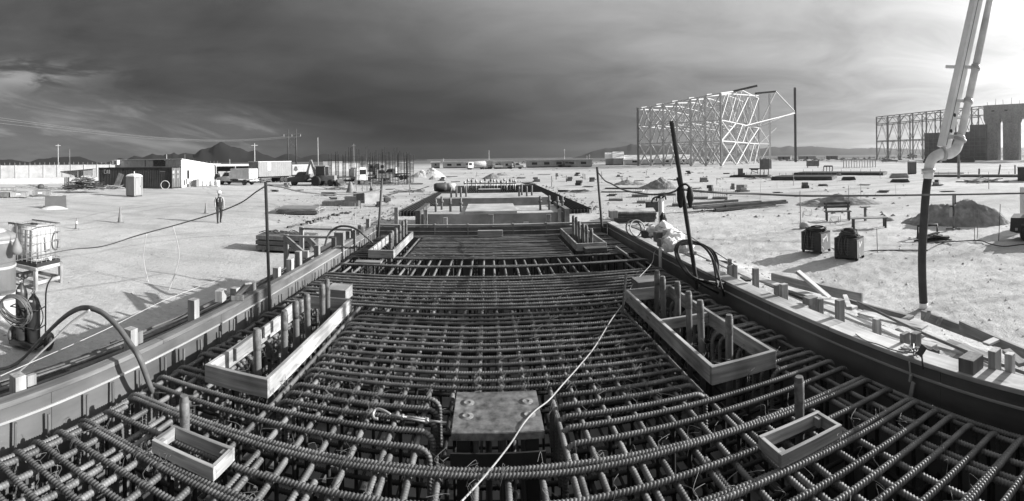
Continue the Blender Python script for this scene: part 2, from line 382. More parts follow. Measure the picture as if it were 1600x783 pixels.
def build_ground():
    radii = [0.0]; r = 1.2
    while r < 9000:
        radii.append(r); r *= 1.0115 if r < 60 else (1.03 if r < 400 else 1.12)
    radii.append(9000)
    azs = [R(a) for a in [-180, -160, -140, -125, -112, -100, -92]] + [R(-86 + 172 * i / 520) for i in range(521)] + [R(a) for a in [92, 100, 112, 125, 140, 160]]
    n = len(azs); vs = []; fs = []
    vs.append((0, 0, -0.05))
    for rr in radii[1:]:
        for a in azs:
            x, y = rr * math.sin(a), rr * math.cos(a); vs.append((x, y, ground_z(x, y)))
    for j in range(n): fs.append((0, 1 + (j + 1) % n, 1 + j))
    for i in range(len(radii) - 2):
        b0, b1 = 1 + i * n, 1 + (i + 1) * n
        for j in range(n): fs.append((b0 + j, b0 + (j + 1) % n, b1 + (j + 1) % n, b1 + j))
    me = bpy.data.meshes.new('ground'); me.from_pydata(vs, [], fs); me.polygons.foreach_set('use_smooth', [True] * len(fs)); me.update()
    m = bpy.data.materials.new('desert_dust'); m.use_nodes = True; nt = m.node_tree; nt.nodes.clear(); N = nt.nodes.new; L = nt.links.new
    out = N('ShaderNodeOutputMaterial'); bs = N('ShaderNodeBsdfPrincipled'); L(bs.outputs[0], out.inputs[0]); bs.inputs['Roughness'].default_value = 0.95; bs.inputs['Specular IOR Level'].default_value = 0.1
    pos = N('ShaderNodeNewGeometry').outputs['Position']
    def nz(scale, detail=5, rough=0.6, stretch=None, dist=0.0):
        v = pos
        if stretch:
            mp = N('ShaderNodeMapping'); mp.inputs['Scale'].default_value = stretch[0]; mp.inputs['Rotation'].default_value = (0, 0, stretch[1]); L(pos, mp.inputs[0]); v = mp.outputs[0]
        n = N('ShaderNodeTexNoise'); n.inputs['Scale'].default_value = scale; n.inputs['Detail'].default_value = detail; n.inputs['Roughness'].default_value = rough; n.inputs['Distortion'].default_value = dist
        L(v, n.inputs['Vector']); return n.outputs['Fac']
    def mr(v, a, b, c, d):
        n = N('ShaderNodeMapRange'); L(v, n.inputs[0]); n.inputs[1].default_value = a; n.inputs[2].default_value = b; n.inputs[3].default_value = c; n.inputs[4].default_value = d; return n.outputs[0]
    def mul(a, b):
        n = N('ShaderNodeMath'); n.operation = 'MULTIPLY'; L(a, n.inputs[0]); L(b, n.inputs[1]); return n.outputs[0]
    v = mr(nz(0.05, 4), 0.3, 0.7, 0.41, 0.56)
    v = mul(v, mr(nz(0.7, 6), 0.3, 0.7, 0.88, 1.10))
    v = mul(v, mr(nz(9, 4, 0.7), 0.3, 0.75, 0.82, 1.10))
    v = mul(v, mr(nz(0.25, 6, 0.65, ((0.12, 1.6, 1), R(28)), 0.6), 0.50, 0.66, 1.0, 0.78))       # streaks left by wheels
    v = mul(v, mr(nz(24, 3, 0.6), 0.60, 0.72, 1.0, 0.62))                                        # pebbles
    # tyre tracks of lorries: pairs of dark compacted lines wandering over the site
    sepp = N('ShaderNodeSeparateXYZ'); L(pos, sepp.inputs[0]); wob = nz(0.045, 2, 0.4); brk = mr(nz(0.35, 4, 0.6), 0.38, 0.55, 0.0, 1.0)
    def mth(op, a, b=None):
        n = N('ShaderNodeMath'); n.operation = op
        for i, q in enumerate((a, b)):
            if q is None: continue
            if isinstance(q, (int, float)): n.inputs[i].default_value = q
            else: L(q, n.inputs[i])
        return n.outputs[0]
    trk = None
    for (ang, c, amp, half) in ((R(62), -16.0, 10, .95), (R(74), -24.0, 14, 1.0), (R(48), -9.5, 9, .8), (R(81), 31.0, 12, 1.0), (R(-58), -21.0, 10, .95), (R(-66), -30.0, 12, .9), (R(20), 17.0, 6, .85), (R(88), 62.0, 20, 1.0)):
        u = mth('ADD', mth('MULTIPLY', sepp.outputs[0], -math.sin(ang) * -1), mth('MULTIPLY', sepp.outputs[1], math.cos(ang)))
        u = mth('ADD', mth('SUBTRACT', u, -c), mth('MULTIPLY', mth('SUBTRACT', wob, .5), amp * 2))
        w = mr(mth('ABSOLUTE', mth('SUBTRACT', mth('ABSOLUTE', u), half)), 0.10, 0.26, 1.0, 0.0)
        trk = w if trk is None else mth('MAXIMUM', trk, w)
    trk = mth('MULTIPLY', trk, brk)
    v = mul(v, mr(trk, 0, 1, 1.0, 0.78))
    v = mul(v, mr(nz(0.16, 6, 0.7), 0.52, 0.70, 1.0, 0.80))                                      # darker damp patches
    # far plain: scrub takes over
    d = N('ShaderNodeVectorMath'); d.operation = 'LENGTH'; L(pos, d.inputs[0])
    far = mr(d.outputs['Value'], 200, 420, 0.0, 1.0)
    mx = N('ShaderNodeMix'); L(far, mx.inputs[0]); L(v, mx.inputs[2]); L(mr(nz(0.02, 5), 0.3, 0.7, 0.06, 0.20), mx.inputs[3])
    cc = N('ShaderNodeCombineColor'); [L(mx.outputs[0], cc.inputs[i]) for i in range(3)]; L(cc.outputs[0], bs.inputs['Base Color'])
    bp = N('ShaderNodeBump'); bp.inputs['Distance'].default_value = 0.05; bp.inputs['Strength'].default_value = 1.0; L(nz(6.0, 9, 0.74), bp.inputs['Height'])
    b2 = N('ShaderNodeBump'); b2.inputs['Distance'].default_value = 0.018; b2.inputs['Strength'].default_value = 1.0; L(nz(22, 4, 0.6), b2.inputs['Height']); L(bp.outputs[0], b2.inputs['Normal'])
    L(b2.outputs[0], bs.inputs['Normal'])
    me.materials.append(m)
    o = link('ground', me); tagp(o, 'pale dusty desert ground of the building site', 'ground', kind='structure')
build_ground()

def ridge(name, label, prof, rho, depth, m):
    """mountain range: prof = (px, py) skyline read off at its own distance; real ridge with slopes on both sides"""
    mb = MB(); pts = []
    for i in range(len(prof) - 1):
        (x0, y0), (x1, y1) = prof[i], prof[i + 1]
        k = max(2, int(abs(x1 - x0) / 3))
        for j in range(k):
            t = j / k; px = x0 + (x1 - x0) * t; h = 1.15 * (hor_y(px) - (y0 + (y1 - y0) * t)) / F * rho
            h = max(2, h * (1 + 0.10 * noise.noise((px * 0.11, rho * 0.01, 0.5)) + 0.05 * noise.noise((px * 0.4, 3.3, 0.5))))
            pts.append((px, h))
    rows = 9; n = len(pts)
    for k in range(rows):
        t = (k - 4) / 4.0
        for px, h in pts:
            fr = (1 - abs(t)) ** 1.25
            rr = rho + t * depth + 0.16 * depth * noise.noise((px * 0.035, t * 1.7, 9.1))
            g = G(px, rr); hh = h * fr * (1 + (0.30 * noise.noise((px * 0.06, t * 3, 2.2)) if 0 < abs(t) < 1 else 0))
            mb.v.append((g.x, g.y, CAMZ * 0 + hh - (4 if abs(t) == 1 else 0)))
    for k in range(rows - 1):
        for j in range(n - 1):
            mb.f.append([k * n + j, k * n + j + 1, (k + 1) * n + j + 1, (k + 1) * n + j]); mb.sm.append(True)
    return tagp(mb.build(name, m), label, 'mountain', kind='structure')
ridge('mountain_range', 'dark jagged mountain range with the tall peak on the left', [(-160, 258), (-60, 249), (20, 249), (45, 252), (60, 248), (85, 246), (105, 245), (125, 245), (143, 250), (160, 254), (178, 250), (188, 246), (197, 249), (210, 243), (222, 246), (238, 240), (255, 243), (272, 239), (278, 242), (290, 240), (305, 241), (316, 234), (332, 232), (347, 225), (362, 231), (372, 233), (388, 238), (400, 236), (415, 242), (430, 246), (447, 240), (458, 241), (470, 246), (490, 242), (508, 240), (525, 242), (545, 244), (560, 242), (580, 244), (605, 243), (618, 243), (640, 247), (670, 250)], 1700, 380, M_shaded_rock)
ridge('mountain_range', 'low dark hills behind the big steel frame', [(895, 246), (915, 240), (935, 234), (960, 231), (985, 227), (1010, 228), (1040, 229), (1075, 231), (1105, 232), (1140, 233), (1170, 234), (1205, 231), (1230, 229), (1255, 230), (1270, 229), (1290, 231), (1315, 232), (1340, 232), (1365, 231), (1400, 232), (1450, 233), (1520, 231), (1620, 230), (1750, 234)], 1900, 350, M_shaded_rock)

# the blinding slab inside the formwork
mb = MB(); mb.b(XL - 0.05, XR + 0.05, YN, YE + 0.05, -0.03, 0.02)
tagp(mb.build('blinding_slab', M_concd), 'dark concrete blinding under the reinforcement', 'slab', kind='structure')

# loose stones and clods
def clods(name, label, spots, m, lo, hi):
    mb = MB()
    base = [(1, 0, 0), (-1, 0, 0), (0, 1, 0), (0, -1, 0), (0, 0, 1), (0, 0, -0.4)]
    fs = [(0, 2, 4), (2, 1, 4), (1, 3, 4), (3, 0, 4), (2, 0, 5), (1, 2, 5), (3, 1, 5), (0, 3, 5)]
    for (x, y) in spots:
        s = lo * (hi / lo) ** (random.random() ** 2.2); a = random.random() * 6.28
        vs = []
        for b in base:
            q = Vector(b) * s * random.uniform(0.6, 1.2); vs.append((x + q.x * math.cos(a) - q.y * math.sin(a), y + q.x * math.sin(a) + q.y * math.cos(a), ground_z(x, y) + q.z * 0.7))
        mb.add(vs, fs)
    return tagp(mb.build(name, m), label, 'stones', kind='stuff')
sp = []
for i in range(2600):
    r = random.uniform(7, 34); a = R(random.uniform(18, 74)); x, y = r * math.sin(a), r * math.cos(a)
    if x > 5: sp.append((x, y))
clods('loose_clods', 'small clods scattered over the churned ground on the right', sp, M_sand, 0.012, 0.07)
sp = []
for i in range(1500):
    r = random.uniform(9, 40); a = R(random.uniform(-66, -14)); x, y = r * math.sin(a), r * math.cos(a)
    if x < -6.5: sp.append((x, y))
clods('loose_stones', 'small stones scattered over the haul road on the left', sp, M_soil, 0.010, 0.05)
# ================================================================== FORMWORK (boards are parts)
M_plate_l = mat('dirty_lumber', 0.17, 0.85, 0.35, (24, 24, 1.4), bump=0.002, bscale=(80, 80, 3), spots=0.4, perobj=0.1)
def formwork():
    t = thing('formwork', 'long timber formwork box with plywood faces around the reinforcement', 'formwork', (0, 4.9, 0), world=True)
    PLY = 0.02; pan = 2.44
    # plywood panels
    y = YN; k = 0
    while y < YE - 0.01:
        y1 = min(y + pan, YE)
        mb = MB(); mb.b(XL - PLY, XL, y + 0.002, y1 - 0.002, 0.02, ZT - 0.04); mb.build('plywood_panel', M_ply, t)
        mb = MB(); mb.b(XR, XR + PLY, y + 0.002, y1 - 0.002, 0.02, ZT - 0.04); mb.build('plywood_panel', M_ply, t)
        y = y1
    for x0 in (XL, XL + 2.03, XL + 4.06):
        x1 = min(x0 + 2.03, XR)
        mb = MB(); mb.b(x0 + .002, x1 - .002, YE, YE + PLY, 0.02, ZT - 0.04); mb.build('plywood_panel', M_ply, t)
        mb = MB(); mb.b(x0 + .002, x1 - .002, YN - PLY, YN, 0.02, ZT - 0.04); mb.build('plywood_panel', M_ply, t)
    # top plates
    ys = [YN, 0.4, 3.65, 6.7, 9.9, YE + 0.08]
    for i in range(5):
        a, b = ys[i] + 0.003, ys[i + 1] - 0.003
        plank('top_plate', (XL - 0.046 + random.uniform(-.003, .003), a, ZT - 0.02), (XL - 0.046, b, ZT - 0.02), 0.095, 0.04, M_plate_l, t)
        plank('top_plate', (XR + 0.10 + random.uniform(-.004, .004), a, ZT - 0.02), (XR + 0.10, b, ZT - 0.02), 0.21, 0.04, M_fresh, t)
    plank('top_plate', (XL - 0.1, YE + 0.06, ZT + 0.0), (XR + 0.1, YE + 0.06, ZT + 0.0), 0.10, 0.05, M_lumw, t)
    plank('top_plate', (XL - 0.1, YN - 0.06, ZT), (XR + 0.1, YN - 0.06, ZT), 0.10, 0.05, M_lumw, t)
    # pour-line strips
    for (x, s) in ((XL + 0.008, 1), (XR - 0.008, -1)):
        plank('pour_strip', (x, YN + .02, ZT - 0.135), (x, YE - .02, ZT - 0.135), 0.016, 0.018, M_strip, t, bevel=0.002)
    plank('pour_strip', (XL + .02, YE - 0.008, ZT - 0.145), (XR - .02, YE - 0.008, ZT - 0.145), 0.016, 0.016, M_strip, t, bevel=0.002)
    # walers and soldiers on the outside, raking braces down to stakes
    for z in (0.35, 0.85, 1.3):
        plank('waler', (XL - 0.07, YN, z), (XL - 0.07, YE, z), 0.09, 0.09, M_lumw, t)
        plank('waler', (XR + 0.07, YN, z), (XR + 0.07, YE, z), 0.09, 0.09, M_lumw, t)
    for z in (0.4, 1.2):
        plank('waler', (XL, YE + 0.07, z), (XR, YE + 0.07, z), 0.09, 0.09, M_lumw, t)
    for y, top in ((0.6, .13), (2.07, .10), (3.35, .16), (4.38, .20), (5.3, .12), (6.55, .13), (7.05, .16), (7.4, .22), (8.3, .17), (9.3, .16), (10.3, .14), (11.3, .15), (12.1, .2)):
        plank('soldier', (XL - 0.15, y, 0.0), (XL - 0.15, y, ZT + top), 0.095, 0.10, M_lum if random.random() < .6 else M_lumw, t)
        if random.random() < .8: plank('soldier', (XL - 0.175, y + 0.14, 0.0), (XL - 0.175, y + 0.14, ZT + top * 0.55), 0.04, 0.09, M_lumw, t)
        plank('brace', (XL - 0.2, y + 0.07, 1.35), (XL - 1.35, y + 0.07, 0.05), 0.04, 0.09, M_lumw, t)
    return t
FORM = formwork()

def stub_posts():
    # wooden soldiers that stand up along the right top plate
    pts = [(1137, 428, 408, .10), (1169, 442, 408, .13), (1212, 462, 436, .16), (1299, 497, 456, .15), (1268, 478, 464, .12), (1357, 512, 496, .12), (1412, 548, 516, .14), (1520, 600, 552, .18), (1545, 607, 560, .10), (1130, 412, 402, .08)]
    for i, (px, py, ptop, w) in enumerate(pts):
        b = P(px, py, ZT); rho = math.hypot(b.x, b.y); x = max(XR + 0.14, b.x + .02)
        h = .62 * (py - ptop) / F * rho
        mb = plank('soldier', (x + 0.10, b.y, 0.6), (x + 0.10, b.y, ZT + h), w * 0.58, 0.07, M_lum if i % 3 else M_lumw, FORM)
        if i % 2 == 0: plank('soldier', (x + 0.10, b.y + 0.13, 0.6), (x + 0.10, b.y + 0.13, ZT + h * 0.7), 0.10, 0.045, M_lumw, FORM)
stub_posts()

# ---- loose boards and bracing lumber lying on the backfill along the right side
def zr(x, y): return ground_z(x, y)
LB = 'loose boards beside the right formwork'
def lboard(px0, py0, px1, py1, z0, z1, w, h, m, label):
    a, b = P(px0, py0, z0), P(px1, py1, z1)
    o = plank('board', a, b, w, h, m); tagp(o, label, 'board', LB); return o
lboard(1206, 433, 1347, 466, 1.22, 1.22, 0.045, 0.16, M_lumw, 'longest weathered board on edge at the far side of the right lumber strip')
lboard(1246, 424, 1296, 466, 1.75, 1.42, 0.10, 0.04, M_fresh, 'pale board tilted up out of the lumber strip beside the right formwork')
lboard(1320, 462, 1327, 482, 1.30, 1.62, 0.07, 0.035, M_fresh, 'short pale offcut leaning behind the twin post on the right formwork')
lboard(1185, 436, 1335, 482, 1.50, 1.47, 0.14, 0.035, M_fresh, 'pale flat board lying along the right formwork behind the middle posts')
lboard(1225, 455, 1460, 542, 1.45, 1.45, 0.11, 0.035, M_fresh, 'long pale board running past the posts on the right formwork')
lboard(1318, 470, 1420, 498, 1.22, 1.25, 0.05, 0.10, M_lumw, 'grey timber edge laid beyond the long pale boards on the right')
lboard(1345, 488, 1445, 512, 1.36, 1.34, 0.16, 0.03, M_fresh, 'wide pale plank beyond the short block on the right formwork')
lboard(1440, 492, 1560, 535, 1.10, 1.10, 0.04, 0.14, M_lumw, 'outermost board set on edge against the ground on the right')
lboard(1500, 508, 1640, 568, 1.16, 1.16, 0.04, 0.12, M_lumw, 'edge board continuing out of the picture beyond the right lumber')
lboard(1440, 532, 1530, 556, 1.42, 1.40, 0.13, 0.035, M_fresh, 'pale plank in front of the angled block on the right')
lboard(1500, 540, 1600, 590, 1.44, 1.42, 0.12, 0.035, M_lumw, 'board half under the angled block near the right edge')
lboard(1530, 572, 1660, 625, 1.50, 1.48, 0.12, 0.035, M_fresh, 'pale plank behind the angled block leaving the frame at right')
lboard(1572, 548, 1598, 570, 1.30, 1.30, 0.10, 0.04, M_lumw, 'short cross piece between edge boards at far right')
lboard(1408, 503, 1424, 494, 1.28, 1.28, 0.09, 0.04, M_lumw, 'short crosswise piece between the edge boards on the right')
lboard(1540, 538, 1562, 528, 1.20, 1.20, 0.11, 0.03, M_fresh, 'little pale crosswise board by the outer edge board')
lboard(1060, 382, 1180, 436, 1.46, 1.50, 0.13, 0.03, M_fresh, 'pale board along the right formwork below the leaning pole')
lboard(985, 352, 1075, 388, 1.30, 1.40, 0.16, 0.035, M_lumw, 'weathered board along the far right formwork near the plastic bags')
lboard(1445, 500, 1452, 488, 1.15, 1.32, 0.05, 0.05, M_lumw, 'small stake at the outer edge of the right lumber')
lboard(1465, 506, 1470, 498, 1.12, 1.26, 0.05, 0.05, M_lumw, 'small stake next to another at the outer edge board')
a, b = P(1340, 472, 1.55), P(1640, 596, 1.55)
tagp(MB().tube([a, (a + b) / 2 - V(0, 0, .01), b], 0.016, 8).build('steel_rod', M_rebar), 'long dark steel rod lying on boards along the right formwork', 'rod')
a, b = P(1195, 443, 1.45), P(1262, 470, 1.5)
tagp(MB().tube([a, b], 0.02, 8).build('steel_rod', M_blackm), 'short dark bar lying between posts on the right formwork', 'rod')
# small wooden blocks on the right plate
for (px, py, s, lab) in ((1502, 588, (.16, .14, .11), 'dark wooden block in front of the angled block on the right plate'), (1266, 474, (.14, .12, .08), 'little block on the right plate before the twin post'), (1082, 398, (.12, .1, .06), 'small block on the right plate below the leaning pole'), (1040, 372, (.12, .12, .07), 'small block on the right plate by the plastic bags'), (958, 340, (.22, .22, .2), 'pale block at the far right corner of the formwork')):
    p = P(px, py, ZT + 0.002); x = max(p.x, XR + 0.10)
    tagp(plank('wood_block', (x, p.y, ZT), (x, p.y, ZT + s[2]), s[0], s[1], M_lumw), lab, 'block', 'offcut blocks on the right plate')

# ---- left side: reinforcing bars, boards and pipes stored along the outside
LS = 'lengths stored along the left formwork'
ZS = .13
for i, (x, z, r, y0, y1) in enumerate(((-3.35, 1.42, .02, 0.5, 9.5), (-3.45, 1.40, .016, -1, 7.5), (-3.52, 1.42, .02, 0, 10.5), (-3.62, 1.40, .025, 2.2, 8.8), (-3.75, 1.38, .016, -1.5, 6.5))):
    pts = [V(x + .05 * noise.noise((i * 3.1, y0 + (y1 - y0) * k / 12 * .5, 0)), y0 + (y1 - y0) * k / 12, z + ZS + .03 * noise.noise((i * 2.3, k * .6, 5))) for k in range(13)]
    lab = ['thin bar nearest the left formwork among the stored lengths', 'thin dark bar second from the left formwork', 'long bar in the middle of the stored lengths on the left', 'thick pipe among stored lengths on the left', 'outermost thin bar of the stored lengths on the left'][i]
    tagp(MB().tube(pts, r, 8).build('stored_bar', M_rebar), lab, 'bar', LS)
for i, (x, z, y0, y1, w) in enumerate(((-3.42, 1.365, 1.2, 5.2, .18), (-3.62, 1.362, 3.0, 7.0, .14), (-3.55, 1.365, 5.4, 9.2, .2), (-3.8, 1.33, 0.2, 4.4, .14))):
    lab = ['grey plank near the cart under the stored bars', 'narrow grey plank under the pipe on the left', 'wide grey plank farther along the left formwork', 'outermost plank along the left formwork'][i]
    tagp(plank('board', (x, y0, z + ZS - .02), (x + .05, y1, z + ZS - .03), w, .04, M_lumw), lab, 'board', LS)
# trestles that carry them
for i, y in enumerate((1.0, 3.9, 6.6, 9.0)):
    t = thing('trestle', ['nearest timber trestle outside the left formwork', 'second timber trestle outside the left formwork', 'third timber trestle outside the left formwork', 'farthest timber trestle outside the left formwork'][i], 'trestle', (-3.5, y, 0), group='trestles outside the left formwork')
    plank('crossbar', (-.4, 0, 1.29 + ZS), (.25, 0, 1.29 + ZS), .09, .09, M_lumw, t)
    for x in (-.33, .17): plank('leg', (x, 0, -.05), (x, 0, 1.245 + ZS), .08, .08, M_lumw, t)
# loose offcuts and wedges on the left plate
for i, (px, py, dx, dy, dz, ry) in enumerate(((345, 470, .10, .16, .14, .2), (371, 468, .16, .10, .05, .5), (393, 453, .10, .10, .10, .1), (478, 402, .1, .1, .12, .1), (560, 366, .1, .12, .1, .1), (572, 362, .08, .1, .13, .2))):
    p = P(px, py, ZT + .002)
    o = plank('wood_block', (min(p.x, XL - .06), p.y, ZT + .0), (min(p.x, XL - .06), p.y, ZT + dz), dx, dy, M_lum if i % 2 else M_lumw)
    o.rotation_euler.z += ry
    tagp(o, ['upright grey offcut on the left plate beside the tall dark pole', 'flat pale offcut on the left plate near the grey pole', 'square block on the left plate just before the pole', 'square block on the left plate behind the pole', 'small block at the far end of the left plate', 'upright offcut at the far end of the left plate'][i], 'block', 'offcut blocks on the left plate')
a, b = P(376, 458, 1.86), P(388, 443, 2.02)
tagp(plank('board', P(370, 462, 1.80), b, .10, .025, M_lum), 'thin pale splinter board tilted on the left plate', 'board')

rs_ = random.Random(5)
ys_off = sorted(rs_.uniform(1.2, 11.5) for _ in range(34))
for i in range(34):
    y = ys_off[i]; x = rs_.uniform(XR + .26, XR + 1.45); z = 1.30 + .16 * (XR + 1.5 - x); a = rs_.gauss(math.pi / 2, .35); l = rs_.uniform(.2, .9); tl = rs_.gauss(0, .08)
    d = V(math.cos(a) * l / 2, math.sin(a) * l / 2, math.sin(tl) * l / 2); c = V(x, y, max(ground_z(x, y) + .06, z))
    tagp(plank('offcut', c - d, c + d, rs_.uniform(.04, .12), rs_.uniform(.02, .06), rs_.choice([M_fresh, M_lum, M_lumw, M_lumd])), '%s small timber offcut from the near end of the lumber strip along the right formwork' % ordinal(i + 1), 'offcut', 'offcuts in the right lumber strip')
# ================================================================== REINFORCEMENT
def rebar_mesh(name, path, r, pitch=0.024, n=10, sub_=5, rib=0.0052):
    """ribbed bar along a polyline: rings every pitch/sub_, radius lifted on slanted ribs"""
    pts = [Vector(p) for p in path]; seg = [(pts[i + 1] - pts[i]).length for i in range(len(pts) - 1)]; total = sum(seg)
    step = pitch / sub_; k = int(total / step); mb = MB(); acc = 0; i = 0; up = None
    vs = mb.v
    for q in range(k + 1):
        s = min(q * step, total - 1e-6)
        while s > acc + seg[i] and i < len(seg) - 1: acc += seg[i]; i += 1
        t = (s - acc) / seg[i]; p = pts[i].lerp(pts[i + 1], t); d = (pts[i + 1] - pts[i]).normalized()
        if i < len(seg) - 1 and t > .5: d = d.lerp((pts[i + 2] - pts[i + 1]).normalized(), (t - .5)).normalized()
        if up is None: up = Vector((0, 0, 1)) if abs(d.z) < .9 else Vector((0, 1, 0))
        a = d.cross(up).normalized(); c = a.cross(d).normalized(); up = c
        for j in range(n):
            w = 2 * math.pi * j / n
            ph = (s / pitch + 1.15 * (w if w < math.pi else 2 * math.pi - w) / math.pi) % 1.0     # slanted ribs
            rr = r - .0012 + (rib if ph < .40 else 0.0)
            vs.append(tuple(p + (a * math.cos(w) + c * math.sin(w)) * rr))
    for q in range(k):
        for j in range(n):
            mb.f.append([q * n + j, q * n + (j + 1) % n, (q + 1) * n + (j + 1) % n, (q + 1) * n + j]); mb.sm.append(True)
    mb.f.append([j for j in range(n)]); mb.sm.append(False); mb.f.append([k * n + j for j in range(n)]); mb.sm.append(False)
    return mb.mesh(name)
RB = 0.0185
def hooked(x0, x1, drop=0.42, rad=0.13, h0=True, h1=True):
    """transverse bar along x with 90 degree hooks turned down at its ends"""
    p = []
    if h0:
        p.append((x0, 0, -drop))
        for k in range(6): a = math.pi / 2 * k / 5; p.append((x0 + rad - rad * math.cos(a), 0, -rad + rad * math.sin(a)))
    else: p.append((x0, 0, 0))
    if h1:
        for k in range(6): a = math.pi / 2 * k / 5; p.append((x1 - rad + rad * math.sin(a), 0, -rad + rad * math.cos(a)))
        p.append((x1, 0, -drop))
    else: p.append((x1, 0, 0))
    return p
cage = thing('reinforcement_cage', 'dense cage of rusty ribbed reinforcing bars filling the formwork', 'rebar cage', (0, 4.9, 0), world=True)
def bar(me, x, y, z, rz=0.0, ry=0.0, m=M_rebar):
    if not isinstance(me, bpy.types.Mesh): me = random.choice(me_fulls)
    return link('bar', me, m, cage, Matrix.Translation((x, y, z)) @ Euler((0, ry, rz)).to_matrix().to_4x4())
zt = ZR - RB                     # centre of the upper transverse layer
zl = zt - 2 * RB - 0.004         # longitudinal layer under it
xa, xb = XL + 0.10, XR - 0.10
def wavy(path, amp, sd):
    out = []
    for i in range(len(path) - 1):
        a, b = Vector(path[i]), Vector(path[i + 1]); k = 14 if (b - a).length > 1 else 1
        for j in range(k):
            q = a.lerp(b, j / k); out.append((q.x, q.y + amp * noise.noise((q.x * .9, sd, 0)), q.z + amp * .5 * noise.noise((q.x * 1.1, sd, 5))))
    out.append(tuple(path[-1])); return out
me_fulls = [rebar_mesh('bar_full', wavy(hooked(xa + dx, xb + dx2), .022, sd), RB) for sd, dx, dx2 in ((1.1, 0, 0), (7.3, .02, -.03), (13.9, .04, .01), (21.7, -.01, -.02))]
class _F:                          # a different, slightly bent bar each time
    pass
me_full = _F()
me_mid = rebar_mesh('bar_mid', wavy(hooked(-1.70, 1.72, rad=.10), .02, 3.3), RB * .9)
me_midL = rebar_mesh('bar_mid_left', hooked(-1.70, -0.42, rad=.09), RB)
me_midR = rebar_mesh('bar_mid_right', hooked(0.50, 1.72, rad=.09), RB)
me_L = rebar_mesh('bar_left', hooked(xa, -0.42, rad=.09), RB)
me_R = rebar_mesh('bar_right', hooked(0.50, xb, rad=.09), RB)
me_oL = rebar_mesh('bar_outer_left', hooked(xa, -2.30, rad=.10), RB)
me_oR = rebar_mesh('bar_outer_right', hooked(2.40, xb, rad=.10), RB)
jit = lambda s: random.uniform(-s, s)
y = -2.4
near = [-2.35, -2.1, -1.85, -1.6, -1.35, -1.1, -.85, -.6, -.3, 0.0, .3, .55, .8, 1.05, 1.28, 1.45, 1.49, 1.66, 1.85, 2.02, 2.2, 2.41, 2.46, 2.70, 2.97, 3.02]
for y in near: bar(me_full, 0, y + jit(.008), zt + jit(.004), jit(.006))
for y in (3.24, 3.44): bar(me_L, 0, y, zt, jit(.01)); bar(me_R, 0, y, zt, jit(.01))
y = 3.60; ys_mid = []
while y < 6.15:
    ys_mid.append(y); y += .162
for y in ys_mid:
    if y < 3.95: bar(me_midL, 0, y + jit(.01), zt, jit(.012)); bar(me_midR, 0, y + jit(.01), zt, jit(.012))
    else: bar(me_mid, jit(.03), y + jit(.012), zt + jit(.006), jit(.007))
y = 3.68
while y < 6.1:
    bar(me_oL, jit(.01), y + jit(.03), zt - .01 + jit(.02), jit(.05)); bar(me_oR, jit(.01), y + jit(.03), zt - .01 + jit(.02), jit(.05)); y += .165
y = 6.28
while y < 7.95: bar(me_full, 0, y + jit(.012), zt + jit(.006), jit(.005)); y += .165
for y in (7.93, 8.68, 8.72, 9.38, 9.42): bar(me_full, 0, y, zt + .004, jit(.003))
y = 9.6
while y < 12.2:
    if 9.2 < y < 11.85: bar(me_mid, jit(.03), y + jit(.015), zt + jit(.006), jit(.006)); bar(me_oL, 0, y + jit(.02), zt, jit(.04)); bar(me_oR, 0, y + jit(.02), zt, jit(.04))
    else: bar(me_full, 0, y + jit(.01), zt, jit(.004))
    y += .17
# longitudinal bars of the upper mat: run the whole length, lapped double near the camera
me_long = rebar_mesh('bar_long', [(0, YN + .1, 0), (0, YE - .1, 0)], RB, n=9)
me_lap = rebar_mesh('bar_lap', [(0, YN + .1, 0), (0, 3.1, 0)], RB, n=9)
xs = []
x = XL + 0.17
while x < XR - 0.1:
    xs.append(x); x += .205
for i, x in enumerate(xs):
    if -2.32 < x < -1.84 or 1.86 < x < 2.40:      # the pockets for the anchor bolts stay open
        bar(me_lap, x + jit(.02), 0, zl); continue
    if -.34 < x < .42:
        bar(me_lap, x + jit(.02), 0, zl)
        continue
    bar(me_long, x + jit(.02), 0, zl + jit(.003), jit(.0015))
    if i % 2 == 0: bar(me_lap, x + .047 + jit(.006), jit(.3), zl, jit(.004))
me_long2 = rebar_mesh('bar_long_far', [(0, 4.0, 0), (0, YE - .1, 0)], RB, n=9)
for x in xs:
    if -.34 < x < .42: bar(me_long2, x + jit(.02), 0, zl)
# second mat lower down
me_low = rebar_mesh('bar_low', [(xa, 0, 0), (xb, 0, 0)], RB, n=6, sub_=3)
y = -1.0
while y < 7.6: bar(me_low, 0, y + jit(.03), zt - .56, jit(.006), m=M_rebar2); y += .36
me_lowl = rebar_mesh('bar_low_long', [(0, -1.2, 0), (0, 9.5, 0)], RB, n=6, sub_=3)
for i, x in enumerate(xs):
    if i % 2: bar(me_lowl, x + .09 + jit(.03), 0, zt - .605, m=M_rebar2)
# gap at 7.9-9.4: bars of the lower mat show as rungs (already the longitudinal ones)
# uprights: too many and too deep to pick apart
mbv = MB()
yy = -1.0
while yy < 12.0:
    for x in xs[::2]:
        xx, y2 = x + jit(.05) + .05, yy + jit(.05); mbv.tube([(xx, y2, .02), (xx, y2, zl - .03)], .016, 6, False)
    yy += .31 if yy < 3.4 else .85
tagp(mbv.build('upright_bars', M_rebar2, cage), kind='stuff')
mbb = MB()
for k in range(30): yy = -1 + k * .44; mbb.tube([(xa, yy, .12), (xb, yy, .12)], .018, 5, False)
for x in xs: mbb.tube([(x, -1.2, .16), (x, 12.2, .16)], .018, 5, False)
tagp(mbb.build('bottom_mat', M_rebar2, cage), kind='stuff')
# short verticals that stand along the left face
for i in range(34):
    yy = .9 + i * .335 + jit(.06)
    strut('starter_bar', (XL + .055 + jit(.01), yy, 1.0), (XL + .055 + jit(.012), yy + jit(.02), ZR + .02 + random.random() * .07), .013, M_rebar, cage, n=6)
